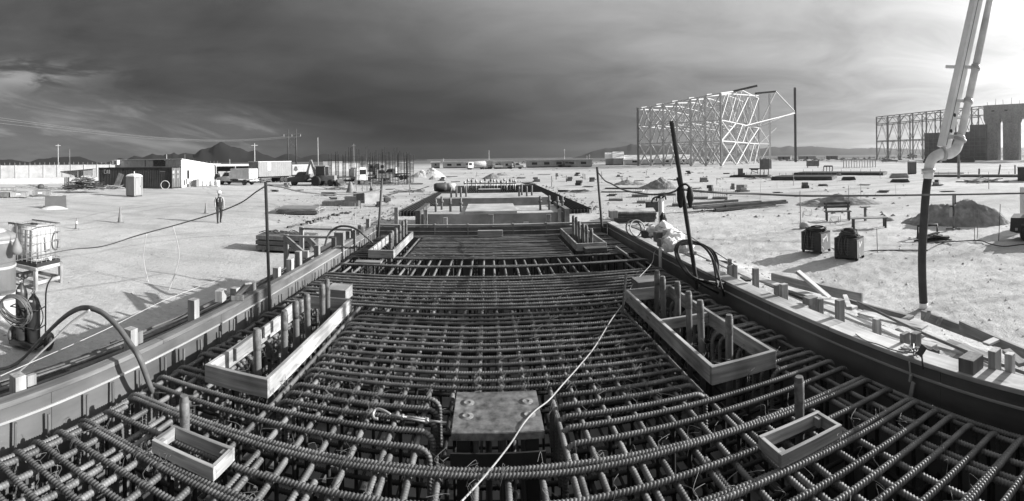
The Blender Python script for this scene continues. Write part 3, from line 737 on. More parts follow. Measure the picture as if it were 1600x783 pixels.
# tie wire
mbw = MB()
for i in range(1100):
    yy = random.choice(near[8:] + ys_mid + ys_mid + [6.4 + .165 * k for k in range(9)]); xx = random.choice(xs) + jit(.02)
    if abs(xx) > 2.7: continue
    p = [V(xx - .03, yy - .03, zl), V(xx - .01, yy - .02, zt + .015), V(xx + .01, yy + .02, zt + .026), V(xx + .03, yy + .03, zl + .01)]
    q = V(xx + .01, yy + .02, zt + .026); p2 = [q, q + V(jit(.04), jit(.04), .03 + random.random() * .03), q + V(jit(.10), jit(.10), .02 + random.random() * .05)]
    mbw.tube(spline(p, 3), .0016, 4, False); mbw.tube(spline(p2, 3), .0016, 4, False)
tagp(mbw.build('tie_wire', M_rebar, cage), kind='stuff')
# ================================================================== THINGS INSIDE THE FORMWORK
def bolt_frame(label, x0, x1, y0, y1, mark, cross=None, z0=ZR + .002, hh=.158, th=.040, m=M_lum):
    t = thing('timber_surround', label, 'timber frame', ((x0 + x1) / 2, (y0 + y1) / 2, z0), group='timber frames around the anchor bolts', world=True)
    z = z0 + hh / 2
    plank('side_board', (x0 + th / 2, y0 + th, z), (x0 + th / 2, y1 - th, z), th, hh, m, t)
    plank('side_board', (x1 - th / 2, y0 + th, z), (x1 - th / 2, y1 - th, z), th, hh, m, t)
    plank('end_board', (x0, y0 + th / 2, z + .002), (x1, y0 + th / 2, z + .002), th, hh, m, t)
    plank('end_board', (x0, y1 - th / 2, z + .002), (x1, y1 - th / 2, z + .002), th, hh, m, t)
    if cross is not None:
        plank('cross_board', (x0 + th, cross, z + .01), (x1 - th, cross, z + .01), th, hh * .75, m, t)
    for cx in (x0 + .05, x1 - .05):      # nailed corner cleats
        plank('cleat', (cx, y0 + th + .03, z0 + .02), (cx, y0 + th + .03, z0 + hh - .02), .04, .05, M_lumw, t)
    return t
bolt_frame('near left timber frame around six anchor bolts', -2.38, -1.76, 3.52, 5.95, 0)
bolt_frame('near right timber frame with a cross board around six anchor bolts', 1.80, 2.46, 3.62, 6.20, 0, cross=4.95)
bolt_frame('far left timber frame around six anchor bolts', -2.38, -1.86, 9.25, 11.75, 0)
bolt_frame('far right timber frame around six anchor bolts', 1.80, 2.44, 9.75, 12.0, 0)
# extra pale scraps nailed to the left board of the near left frame
for i, (y, l, dz, w) in enumerate(((3.95, .42, .11, .03), (4.55, .35, .13, .03), (5.05, .30, .16, .03))):
    o = plank('lumber_scrap', (-2.315, y, ZR + dz), (-2.315, y + l, ZR + dz + .01), w, .12, M_lum)
    tagp(o, ['nearest pale scrap inside the left side of near left frame', 'middle pale scrap inside the left side of near left frame', 'farthest pale scrap inside the left side of near left frame'][i], 'lumber scrap', 'scraps in the near left frame')

def anchor_mesh():
    mb = MB(); mb.lathe([(.034, 0), (.034, 1.15), (.0345, 1.152), (.036, 1.16), (.036, 1.56), (.030, 1.585), (.030, 1.59)], 14)
    return mb.mesh('anchor_bolt')
ME_ANCH = anchor_mesh()
def anchor(x, y, ztop, label, group, r=1.0):
    t = thing('anchor_bolt', label, 'anchor bolt', (x, y, ztop - 1.59), group=group)
    o = link('rod', ME_ANCH, M_bolt, t); o.scale = (r, r, 1)
    mb = MB(); mb.lathe([(.037 * r, 1.40), (.0385 * r, 1.402), (.0385 * r, 1.55), (.037 * r, 1.552)], 14); mb.build('taped_thread', M_plate, t)
    t.rotation_euler = (jit(.02), jit(.02), random.random() * 6)
ordw = ['nearest', 'second', 'third', 'fourth', 'fifth', 'farthest']
for lab, pts in (('near left', [(-2.02, 3.87), (-2.03, 4.41), (-2.015, 4.75), (-2.01, 5.10), (-1.99, 5.45), (-2.03, 5.80)]), ('near right', [(2.16, 3.98), (2.16, 4.51), (2.155, 4.86), (2.17, 5.25), (2.14, 5.61), (2.16, 5.98)]),
                 ('far left', [(-1.99, 9.55), (-2.03, 9.95), (-2.0, 10.35), (-2.02, 10.75), (-2.02, 11.15), (-2.02, 11.55)]), ('far right', [(2.15, 9.88), (2.13, 10.25), (2.14, 10.62), (2.12, 11.0), (2.1, 11.38), (2.09, 11.7)])):
    for i, (x, y) in enumerate(pts):
        anchor(x, y, 2.0 + jit(.015) + (.05 if 'far' in lab and i > 3 else 0), '%s anchor bolt standing in the %s timber frame' % (ordw[i], lab), 'anchor bolts')
anchor(-2.02, 2.76, ZR + .30, 'single short anchor bolt behind the small left frame', 'anchor bolts', .95)
anchor(2.10, 2.80, ZR + .33, 'single short anchor bolt behind the small right frame', 'anchor bolts', .95)
def small_frame(label, x0, x1, y0, y1, ang):
    t = thing('timber_surround', label, 'timber frame', ((x0 + x1) / 2, (y0 + y1) / 2, ZR + .002), rz=ang, group='small timber frames')
    w, d, th, h = (x1 - x0) / 2, (y1 - y0) / 2, .030, .085; z = h / 2
    plank('side_board', (-w, -d + th / 2, z), (w, -d + th / 2, z), th, h, M_lum, t, bevel=.003)
    plank('side_board', (-w, d - th / 2, z), (w, d - th / 2, z), th, h, M_lum, t, bevel=.003)
    plank('end_board', (-w + th / 2, -d + th, z - .002), (-w + th / 2, d - th, z - .002), th, h, M_lum, t, bevel=.003)
    plank('end_board', (w - th / 2, -d + th, z - .002), (w - th / 2, d - th, z - .002), th, h, M_lum, t, bevel=.003)
    for s in (-1, 1): plank('cleat', (s * (w - th - .02), s * (d - th - .03), .01), (s * (w - th - .02), s * (d - th - .03), h - .012), .035, .05, M_lumw, t, bevel=.002)
small_frame('small empty timber frame lying on bars at lower left', -2.10, -1.60, 2.46, 2.71, -.02)
small_frame('small empty timber frame lying on bars at lower right', 1.68, 2.20, 2.44, 2.70, .02)

mat('plug_steel', .17, .6, .45, (40, 40, 40))
# ---- steel base plate on its stand
t = thing('base_plate', 'square dark steel plate on a stand in the middle of the cage', 'steel plate', (.045, 3.56, ZR), world=True)
bm = bmesh.new(); bmesh.ops.create_cube(bm, size=1)
for v in bm.verts: v.co = Vector((.045 + v.co.x * .64, 3.56 + v.co.y * .58, 1.60 + v.co.z * .055))
bmesh.ops.bevel(bm, geom=bm.edges[:], offset=.004, segments=2, affect='EDGES')
me = bpy.data.meshes.new('plate'); bm.to_mesh(me); bm.free(); link('plate', me, M_plate, t)
for sx, sy in ((-1, -.35), (-1, .6), (1, -.35), (1, .6)):
    cx, cy = .045 + sx * .225, 3.56 + sy * .2
    mb = MB(); mb.lathe([(.055, 0), (.054, .0012), (.034, .0012), (.033, .0035), (.022, .0035), (.021, .0015), (.0, .0015)], 20, (cx, cy, 1.6276)); mb.build('bolt_plug', MATS['plug_steel'], t)
for sx in (-1, 1):
    for sy in (-1, 1):
        mb = MB(); mb.b(.045 + sx * .24 - .045, .045 + sx * .24 + .045, 3.56 + sy * .2 - .045, 3.56 + sy * .2 + .045, .02, 1.572); mb.build('leg', M_blackm, t)
for i, x in enumerate((-.14, -.05, .05, .13, .2)):
    strut('stud', (x + .03, 3.36 + (i % 2) * .2, .1), (x + .03, 3.36 + (i % 2) * .2, 1.572), .024, M_rebar, t)
mb = MB(); mb.b(-.28, .37, 3.245, 3.262, 1.40, 1.50); mb.build('skirt', M_blackm, t)

# ---- turnbuckle that stays the plate
a, b = P(592, 645, ZR + .03), P(698, 661, ZR + .03)
t = thing('turnbuckle', 'pale turnbuckle with hook staying the steel plate on its left', 'turnbuckle', a, world=True)
d = (b - a)
mb = MB(); mb.tube([a + d * .18, a + d * .42], .009, 8); mb.build('threaded_rod', M_galv, t)
mb = MB(); [mb.tube([a + d * .36 + V(0, s * .014, 0), a + d * .72 + V(0, s * .014, 0)], .007, 8) for s in (-1, 1)]; [mb.tube([a + d * q + V(0, -.02, 0), a + d * q + V(0, .02, 0)], .013, 8) for q in (.36, .72)]; mb.build('body', M_galv, t)
mb = MB(); mb.tube(spline([a + d * .18, a + d * .08 + V(0, .015, .012), a + V(-.02, .03, .01), a + V(-.045, .0, -.01), a + V(-.03, -.03, -.03), a + V(0, -.03, -.03)], 5), .011, 8); mb.build('hook', M_galv, t)
mb = MB(); mb.tube([a + d * .72, b], .009, 8); mb.build('eye_rod', M_galv, t)

# ---- loose timbers on the mat
def mat_block(px, py, w, d, h, lab, ang=0.0, m=M_lumd, z=None):
    p = P(px, py, ZR)
    z = ZR + .003 if z is None else z
    o = plank('timber_block', (p.x - w / 2 * math.cos(ang), p.y - w / 2 * math.sin(ang), z + h / 2), (p.x + w / 2 * math.cos(ang), p.y + w / 2 * math.sin(ang), z + h / 2), d, h, m)
    tagp(o, lab, 'timber block', 'timbers lying on the mat')
mat_block(530, 466, .30, .34, .16, 'dark timber block behind the near left frame', m=M_lumw)
mat_block(1010, 452, .36, .32, .15, 'dark timber block behind the near right frame', m=M_lumw)
mat_block(601, 400, .42, .24, .10, 'dark timber block before the far left frame')
mat_block(930, 393, .46, .24, .09, 'dark timber block before the far right frame')
mat_block(766, 370, .62, .16, .16, 'grey timber block by the far end board of the formwork', m=M_lumw)
mat_block(576, 411, .50, .20, .035, 'flat grey board lying on bars before the far left frame', .05, m=M_lumw)
p0, p1 = P(962, 386, ZR + .05), P(980, 399, ZR + .05)
tagp(plank('batten', p0, p1, .04, .05, M_lumw), 'short batten lying askew near the far right frame', 'batten')
for i in range(6):        # clamps over the far board
    x = -2.25 + i * .86 + (.3 if i > 2 else 0)
    t = thing('form_clamp', 'slim steel clamp number %s from the left on the far form board' % ['one', 'two', 'three', 'four', 'five', 'six'][i], 'clamp', (x, YE, ZT + .03), group='clamps on the far form board')
    mb = MB(); mb.b(-.018, .018, -.028, .12, .0, .012); mb.build('head', M_grey, t)
    mb = MB(); mb.b(-.014, .014, -.028, -.018, -.26, 0.0); mb.build('tail', M_grey, t)
# concrete-face stakes on the far plate
for i, (px, pt, w) in enumerate(((621, 324, .10), (697, 340, .10), (767, 335, .13), (822, 347, .14), (858, 335, .12))):
    p = P(px, 350, ZT); rho = math.hypot(p.x, YE + .15)
    ztop = CAMZ - (pt - hor_y(px)) / F * rho
    o = plank('timber_stake', (p.x, YE + .17, .2), (p.x, YE + .17, ztop), w, .05, M_lum if i != 0 else M_lumw)
    tagp(o, ['tallest timber stake at left behind the far form board', 'short stake behind far form board left of the middle', 'stake at the middle behind the far form board', 'lowest stake behind the far form board', 'pale stake behind the far form board at right'][i], 'stake', 'stakes behind the far form board')

# ---- white cable across the mat
pts = [P(1030, 380, ZT + .02), P(1022, 396, ZT - .1), P(1018, 412, 1.62), P(990, 443, 1.63), P(978, 468, 1.62), P(955, 500, 1.60), P(930, 541, 1.59), P(905, 572, 1.585), P(880, 600, 1.59), P(858, 625, 1.63), P(836, 642, 1.64), P(818, 662, 1.645), P(800, 690, 1.60), P(782, 714, 1.575), P(765, 735, 1.57), P(745, 758, 1.57), P(715, 790, 1.57), P(690, 815, 1.57)]
tagp(MB().tube(spline(pts, 6), .0058, 8).build('white_cable', M_rope), 'thin white cable snaking over the bars and the steel plate', 'cable')
a = P(973, 486, ZR + .02); b = Q(978, 428, math.hypot(a.x, a.y) + .03)
tagp(MB().tube([a - V(0, 0, .5), a, b], .017, 8).build('steel_stake', M_bolt), 'thin pale steel stake standing by the near right frame', 'stake')
# bent white tag hanging on the right form face
a = P(1428, 585, 1.58); x = XR - .03

# ---- poles
def pole(name, label, px0, py0, px1, py1, rho0, rho1, r, m=M_grey, extra=0):
    a, b = Q(px0, py0, rho0), Q(px1, py1, rho1)
    d = (a - b).normalized(); return tagp(MB().tube([a + d * extra, a, b], r, 10).build(name, m), label, 'pole')
pole('steel_pole', 'straight dark steel pole by the left form face carrying cables', 421, 468, 415, 284, 6.25, 6.25, .021, M_dgrey, .5)
pole('steel_pole', 'thin dark pole at the far left corner of the formwork', 592, 352, 597, 279, 12.35, 12.35, .03, M_dgrey, .5)
pole('steel_pole', 'thin dark pole at the far right corner of the formwork', 940, 348, 933, 261, 12.5, 12.4, .032, M_dgrey, .6)
pole('steel_pole', 'tall dark pole leaning left over the right formwork', 1087, 434, 1049, 189, 6.72, 6.6, .030, M_blackm, .15)
pole('steel_pole', 'short dark rod tied beside the leaning pole', 1068, 312, 1059, 277, 6.75, 6.72, .024, M_blackm)
# rags hanging on the leaning pole
def rag(px, py, w, h, label):
    c = Q(px, py, 6.6); mb = MB(); n = 12; rows = 9
    for k in range(rows):
        f = k / (rows - 1); rad = w * (.35 + .75 * math.sin(math.pi * min(1, f * .9 + .08)) ** .7)
        for j in range(n):
            a = 2 * math.pi * j / n; q = rad * (1 + .35 * noise.noise((math.cos(a) * 2 + px, math.sin(a) * 2, f * 2)) + .12 * math.sin(a * 5))
            mb.v.append((c.x + q * math.cos(a), c.y + q * .6 * math.sin(a), c.z - h * f - (.05 * abs(math.sin(a * 3 + px)) if k == rows - 1 else 0)))
    for k in range(rows - 1):
        for j in range(n): mb.f.append([k * n + j, k * n + (j + 1) % n, (k + 1) * n + (j + 1) % n, (k + 1) * n + j]); mb.sm.append(True)
    mb.f.append(list(range(n))); mb.sm.append(True); mb.f.append([(rows - 1) * n + j for j in range(n)]); mb.sm.append(True)
    tagp(mb.build('rag_bundle', M_black), label, 'rag', 'rags on the leaning pole')
rag(1063, 293, .048, .24, 'dark rag bundle tied round the leaning pole')
rag(1078, 292, .050, .24, 'dark rag bundle hanging right of the leaning pole')
mb = MB(); mb.tube(spline([Q(1058, 297, 6.6), Q(1064, 290, 6.55), Q(1072, 288, 6.55), Q(1079, 294, 6.6)], 6), .016, 7)
tagp(mb.build('knotted_line', M_black), 'dark knotted line over the leaning pole between the rags', 'line')

# cables strung from the poles
def wire(name, label, pts, r, m, cat='cable'):
    return tagp(MB().tube(spline(pts, 7), r, 7).build(name, m), label, cat)
lc = [(416, 290), (400, 300), (376, 317), (340, 332), (305, 343), (270, 353), (215, 368), (160, 385), (110, 390), (60, 400), (0, 413), (-60, 428)]
wire('cable', 'thick grey cable sagging from the left pole towards the left edge', [Q(px, py, 6.25 + 2.6 * i / 11) for i, (px, py) in enumerate(lc)], .0095, M_grey)
rc = [(416, 289), (440, 292), (462, 298), (490, 302), (520, 304), (560, 302), (595, 296)]
wire('cable', 'dark cable from the left pole to the far left corner pole', [Q(px, py, 6.25 + 6.0 * i / 6) for i, (px, py) in enumerate(rc)], .013, M_hose)
rc = [(935, 270), (945, 282), (955, 287), (975, 297), (1000, 302), (1020, 304), (1045, 302), (1060, 296)]
wire('cable', 'drooping dark cable from the far right pole to the leaning pole', [Q(px, py, 12.3 - 5.6 * i / 7) for i, (px, py) in enumerate(rc)], .016, M_hose)
rc = [(1066, 296), (1095, 299), (1140, 302), (1185, 303), (1250, 306), (1330, 306), (1420, 305), (1500, 304), (1600, 302), (1720, 299)]
wire('cable', 'long dark cable running level from the leaning pole to the right edge', [Q(px, py, 6.6 + .35 * i) for i, (px, py) in enumerate(rc)], .017, M_hose)
rc = [(1030, 354), (1050, 361), (1072, 366), (1088, 376), (1108, 388), (1130, 402), (1150, 416)]
wire('string_line', 'thin dark string running past the leaning pole to the right posts', [Q(px, py, 8.4 - .38 * i) for i, (px, py) in enumerate(rc)], .006, M_hose, 'string')
# builders' strings along the left form
sl = [(-60, 622), (0, 588), (80, 553), (165, 515), (260, 468), (345, 436)]
wire('string_line', 'thin pale string stretched along the left formwork', [Q(px, py, 3.3 + .72 * i) for i, (px, py) in enumerate(sl)], .004, M_lgrey, 'string')
sl = [(5, 602), (40, 572), (75, 540), (110, 505), (140, 485)]
wire('strap', 'pale strap running up beside the arched hose on the left', [Q(px, py, 4.6 - .1 * i) for i, (px, py) in enumerate(sl)], .010, M_rope, 'strap')

# hoses over the form sides
def hose(label, pts, r, m=M_hose, per=8, parent=None):
    return tagp(MB().tube(spline(pts, per), r, 10).build('hose', m), label, 'hose')
hose('thick grey hose arching over the left formwork from the cart', [P(237, 611, 1.50), P(233, 600, 1.60), P(218, 560, 1.86) , Q(205, 540, 4.15), Q(185, 512, 4.3), Q(160, 489, 4.5), Q(135, 481, 4.7), Q(115, 486, 5.2), Q(95, 500, 5.9), Q(72, 522, 6.8), Q(50, 545, 7.9), P(36, 560, .04), P(10, 575, .04), P(-40, 580, .04)], .026)
hose('thin dark hose arching over the far left formwork', [P(582, 379, 1.60), Q(570, 368, 9.2), Q(558, 359, 9.4), Q(545, 354, 9.6), Q(530, 354, 9.7), Q(518, 361, 9.8), Q(511, 372, 9.8), Q(508, 384, 9.8)], .022)
for i, (dx, top, r) in enumerate(((0, 376, .017), (7, 378, .015), (13, 381, .015))):
    hose(['outer dark hose looping over the right formwork', 'middle dark hose looping over the right formwork', 'inner dark hose looping over the right formwork'][i],
         [P(1122 + dx * 3, 458 - dx, 1.60), Q(1085 + dx * .6, 437, 6.15), Q(1066 + dx * .3, 418, 6.3), Q(1056 + dx * .3, 398, 6.5), Q(1057 + dx * .4, 384, 6.6), Q(1068 + dx * .8, top, 6.8), Q(1085 + dx * .9, top + 2, 6.9), Q(1100 + dx, top + 10, 6.8), Q(1112 + dx * .7, top + 26, 6.6), Q(1118 + dx * .4, top + 50, 6.3), Q(1120, top + 68, 6.1)], r, M_black)
a = P(1131, 462, 1.58)
tagp(MB().tube([a, Q(1117, 410, 5.9)], .018, 8).build('steel_stake', M_bolt), 'pale pipe stake leaning on the right form face by the hoses', 'stake')
# dirty knot of wire and a trowel-like tag hung on the right plate
c = P(1425, 553, ZT + .02)
mb = MB()
for k in range(7):
    mb.tube(spline([c + V(jit(.08), jit(.10), random.random() * .06) for _ in range(5)], 5), .006, 5)
tagp(mb.build('wire_tangle', M_galv), 'tangle of pale wire on the edge of the right plate', 'wire')
mb = MB(); mb.tube(spline([P(1337, 522, ZT + .01), P(1352, 532, ZT), P(1372, 538, ZT + .02), P(1390, 545, ZT + .01), P(1415, 552, ZT + .02)], 5), .006, 6)
tagp(mb.build('loose_string', M_rope), 'loose pale string lying along the edge of the right plate', 'string')
mb = MB(); a = V(XR - .035, c.y - .02, ZT - .02); mb.tube(spline([a, a + V(0, -.01, -.08), a + V(-.01, -.02, -.16)], 4), .008, 6); mb.box(a + V(-.01, -.03, -.24), (.014, .035, .17), (.25, 0, 0)); mb.box(a + V(-.01, -.02, -.13), (.02, .02, .06), (.2, 0, 0))
tagp(mb.build('hanging_tag', M_lgrey), 'pale flat tool hanging on the right form face below the wire tangle', 'tool')
mb = MB(); a = P(1440, 548, ZT + .1); mb.box(a, (.012, .055, .09), (.5, .3, .3)); mb.tube([a - V(0, 0, .02), a - V(.02, .03, .14)], .008, 6)
tagp(mb.build('paddle', M_lumd), 'dark paddle sticking up from the right plate by the wire tangle', 'tool')
# ================================================================== LEFT FOREGROUND
# ---- IBC tote: milky tank in a wire cage
mat('cage_steel', .26, .5, .2, (6, 6, 6))
def face(px, extra=0.0): return -(px - XC) / F + extra
def ibc():
    c = P(62, 436)                                        # under the stand
    rz = R(9)
    st = thing('timber_stand', 'open timber stand carrying the caged plastic tank', 'stand', (-11.62, 8.38, ground_z(-11.6, 8.4)), rz=rz)
    W, D, H = 1.26, 1.16, .62
    for x in (-W / 2 + .06, W / 2 - .06):
        for y in (-D / 2 + .06, D / 2 - .06): plank('leg', (x, y, -.05), (x, y, H - .10), .10, .10, M_lum, st)
    for y in (-D / 2 + .06, D / 2 - .06):
        plank('rail', (-W / 2, y, H - .05), (W / 2, y, H - .05), .10, .10, M_lum, st); plank('rail', (-W / 2 + .11, y, .17), (W / 2 - .11, y, .17), .06, .10, M_lum, st)
    for x in (-W / 2 + .06, W / 2 - .06):
        plank('rail', (x, -D / 2 + .11, H - .052), (x, D / 2 - .11, H - .052), .10, .10, M_lum, st); plank('rail', (x, -D / 2 + .11, .172), (x, D / 2 - .11, .172), .06, .10, M_lum, st)
    for x in (-.3, 0, .3): plank('slat', (x, -D / 2 + .11, H - .03), (x, D / 2 - .11, H - .03), .09, .03, M_lum, st)
    t = thing('plastic_tank', 'white caged plastic tank painted LG on a timber stand', 'tank', (-11.62, 8.38, H + .004 + ground_z(-11.6, 8.4)), rz=rz)
    w, d, z0, z1 = .56, .47, .14, 1.10
    bm = bmesh.new(); bmesh.ops.create_cube(bm, size=1)
    for v in bm.verts: v.co = Vector((v.co.x * 2 * w, v.co.y * 2 * d, z0 + (v.co.z + .5) * (z1 - z0)))
    bmesh.ops.bevel(bm, geom=bm.edges[:], offset=.09, segments=4, affect='EDGES')
    for f in bm.faces: f.smooth = True
    me = bpy.data.meshes.new('bottle'); bm.to_mesh(me); bm.free(); bottle = link('bottle', me, M_plastic, t)
    mb = MB(); mb.lathe([(.11, 1.095), (.11, 1.13), (.10, 1.145), (0, 1.146)], 18); mb.build('cap', M_black, t)
    mb = MB(); mb.b(-w - .03, w + .03, -d - .03, d + .03, .0, .10); mb.build('pallet_base', M_blackm, t)
    wr, dr = w + .03, d + .03
    for z in (.16, .42, .66, .90, 1.14):
        mb = MB(); mb.tube([(-wr, -dr, z), (wr, -dr, z), (wr, dr, z), (-wr, dr, z), (-wr, -dr, z)], .010 if z < 1.1 else .016, 6); mb.build('cage_ring', MATS['cage_steel'], t)
    for k in range(7):
        x = -wr + 2 * wr * k / 6
        for y in (-dr, dr): strut('cage_bar', (x, y + (.006 if y > 0 else -.006), .1), (x, y, 1.14), .0075, MATS['cage_steel'], t, n=6)
    for k in range(1, 5):
        y = -dr + 2 * dr * k / 5
        for x in (-wr, wr): strut('cage_bar', (x + (.006 if x > 0 else -.006), y, .1), (x, y, 1.14), .0075, MATS['cage_steel'], t, n=6)
    for y in (-dr, dr): mb = MB(); mb.tube([(-wr, y, 1.17), (wr, y, 1.17)], .016, 6); mb.build('top_bar', M_grey, t)
    # painted letters L G on the front (-y) face: strokes of paint
    mbL = MB(); y = w + .004
    def stroke(pts, r=.028):
        for i in range(len(pts) - 1):
            (x0, z0_), (x1, z1_) = pts[i], pts[i + 1]; mbL.box((y, (x0 + x1) / 2, (z0_ + z1_) / 2), (.006, math.hypot(x1 - x0, z1_ - z0_) + r, 2 * r), (math.atan2(z1_ - z0_, x1 - x0), 0, 0))
    stroke([(-.16, .80), (-.13, .40), (.06, .42)])
    g = [(.42, .88), (.30, .90), (.22, .82), (.18, .68), (.18, .52), (.24, .42), (.36, .40), (.40, .46), (.42, .64), (.26, .66)]
    stroke([(p.x, p.y) for p in spline([V(a, b, 0) for a, b in g], 4)])
    mbL.build('painted_letters', M_dgrey, t)
    mb = MB(); mb.cyl((w, .0, .17), (w + .12, 0, .17), .035, 10); mb.box((w + .07, 0, .22), (.03, .12, .02)); mb.build('valve', M_white, t)
ibc()

# ---- sack-draped tank beside it (cut by the left edge)
def drum():
    c = Q(-14, 415, 11.6)
    t = thing('steel_tank', 'pale upright steel tank cut by the left edge', 'tank', (c.x, c.y, ground_z(c.x, c.y)))
    mb = MB(); mb.lathe([(.60, .42), (.60, 1.78), (.615, 1.79), (.615, 1.86), (.59, 1.88), (.45, 1.94), (0, 1.97)], 28); mb.build('shell', mat('tank_paint', .27, .6, .2, (1.5, 1.5, .6), spots=.25), t)
    mb = MB(); [mb.lathe([(.603, z), (.618, z + .02), (.618, z + .05), (.603, z + .07)], 28) for z in (.45, 1.1, 1.7)]; mb.build('hoop', M_lgrey, t)
    mb = MB(); mb.b(-.7, .7, -.5, .5, .0, .42); mb.build('plinth', M_lgrey, t)
    mb = MB(); mb.b(.05, .18, -.515, -.497, .05, .40); mb.build('dark_panel', M_blackm, t)
    mb = MB(); mb.b(.22, .62, -.512, -.499, .06, .40); mb.build('notice', M_white, t)
    mb = MB(); [mb.b(.28, .56, -.516, -.513, z, z + .012) for z in (.33, .29, .25, .2, .15, .11)]; mb.build('notice_lines', M_grey, t)
    s = Q(26, 392, 11.0); mb = MB(); mb.lathe([(.0, .35), (.035, .34), (.05, .28), (.11, .16), (.14, .06), (.10, -.02), (.0, -.05)], 12)
    o = mb.build('hanging_sack', M_grey); o.location = s + V(0, 0, -.05); tagp(o, 'small grey sack hanging on the side of the steel tank', 'sack')
    mb = MB(); mb.tube([s + V(0, 0, .28), s + V(-.1, .05, .62)], .01, 5); x = mb.build('cord', M_hose, None); x.parent = o; x.matrix_basis = o.matrix_basis.inverted()
    b = Q(8, 352, 11.5); mb = MB(); mb.lathe([(0, -.1), (.34, -.09), (.36, -.03), (.3, .02), (.1, .05), (0, .06)], 14); o = mb.build('lid_cover', M_lgrey, t); o.location = (.05, 0, 1.98)
drum()

# ---- gas cylinder cart
def gas_cart():
    c = P(44, 540); rz = R(24)
    base = V(c.x, c.y, ground_z(c.x, c.y))
    t = thing('cylinder_cart', 'two-wheeled welding cart standing in shade at left', 'cart', base, rz=rz)
    mb = MB(); mb.b(-.30, .30, -.22, .18, .10, .14); mb.build('foot_plate', M_blackm, t)
    for x in (-.27, .27):
        mb = MB(); mb.tube(spline([(x, .20, .14), (x, .22, .8), (x * 1.0, .24, 1.06), (x * 1.05, .32, 1.22), (x * 1.1, .48, 1.32)], 5), .016, 8); mb.build('upright', M_blackm, t)
    for z in (.45, .8):
        mb = MB(); mb.tube([(-.29, .2, z), (-.30, -.16, z), (.30, -.16, z), (.29, .2, z)], .012, 8); mb.build('retaining_bar', M_blackm, t)
    for s in (-1, 1):
        m = Matrix.Translation((s * .40, .10, .17)) @ Euler((0, math.pi / 2, 0)).to_matrix().to_4x4()
        mb = MB(); mb.lathe([(.10, -.035), (.155, -.038), (.168, -.02), (.168, .02), (.155, .038), (.10, .035)], 20, m=m); w = mb.build('wheel', M_black if s > 0 else M_hose, t)
        mb = MB(); mb.lathe([(.02, -.045), (.10, -.03), (.10, .03), (.02, .045)], 16, m=m); h = mb.build('rim', M_grey, None); h.parent = w
    mb = MB(); mb.tube([(-.40, .10, .17), (.40, .10, .17)], .014, 8); mb.build('axle', M_blackm, t)
    T = Matrix.Translation(base) @ Matrix.Rotation(rz, 4, 'Z')
    for i, (x, r, h, lab, m) in enumerate(((.13, .125, .88, 'dark gas cylinder on the right of the welding cart', M_cyl), (-.14, .12, 1.06, 'tall gas cylinder with gauges on the left of the welding cart', M_cyl))):
        g = thing('gas_cylinder', lab, 'gas cylinder', T @ V(x, 0, .145), rz=rz, group='gas cylinders on the cart')
        mb = MB(); mb.lathe([(r * .9, 0), (r, .03), (r, h * .80), (r * .96, h * .86), (r * .75, h * .94), (r * .38, h), (r * .28, h + .03)], 22); mb.build('body', m, g)
        mb = MB(); mb.lathe([(.03, h + .03), (.03, h + .10), (.018, h + .11), (.018, h + .15)], 10); mb.cyl((0, 0, h + .07), (0, -.09, h + .07), .018, 8); mb.build('valve', M_galv, g)
        mb = MB()
        mb.b(-.03, .03, -r * .86 - .004, -r * .80, h * .89, h * .93); mb.build('paper_tag', M_white, g)
    g = thing('gas_regulator', 'twin gauge regulator on top of the tall gas cylinder', 'regulator', T @ V(-.14, -.02, 1.36), rz=rz)
    mb = MB(); mb.cyl((-.10, 0, 0), (.14, 0, 0), .022, 10); mb.build('body', M_galv, g)
    for x in (0.0, .13):
        mm = Matrix.Translation((x, -.03, .035)) @ Euler((math.pi / 2, 0, 0)).to_matrix().to_4x4()
        mb = MB(); mb.lathe([(.045, -.02), (.048, -.0), (.048, .03), (.04, .034)], 16, m=mm); gg = mb.build('gauge', M_blackm, g)
        mb = MB(); mb.lathe([(.036, .0345), (0, .0355)], 16, m=mm); f = mb.build('dial', M_grey, None); f.parent = gg
    # coiled hose over the front
    h = thing('coiled_hose', 'thick coil of grey hose hung on the welding cart', 'hose', T @ V(-.12, -.2, .53), rz=rz)
    for k in range(9):
        a0 = random.random() * 6; pts = []
        for q in range(25):
            a = q / 24 * 2 * math.pi; rx, rzz = .31 + jit(.02) * .5 + k * .006 - .02, .24 + k * .009
            pts.append(V(rx * math.cos(a) + .02 * math.sin(2 * a + a0), -.05 - .035 * (k % 3) + .03 * math.sin(a + a0) - .06 * math.sin(a), .33 - .012 * k + rzz * math.sin(a) * (.9 + .1 * math.cos(a))))
        pts[-1] = pts[0]; mb = MB(); mb.tube(pts, .013, 7); mb.build('loop', M_hose, h)
    mb = MB(); mb.tube(spline([(.10, 0, 1.05), (.30, -.1, .95), (.40, -.12, .7), (.34, -.16, .5), (.2, -.2, .45)], 6), .010, 7)
    o = mb.build('gas_hose', M_black, None, T); tagp(o, 'thin black gas hose looping down right of the cart', 'hose')
    return T
gas_cart()
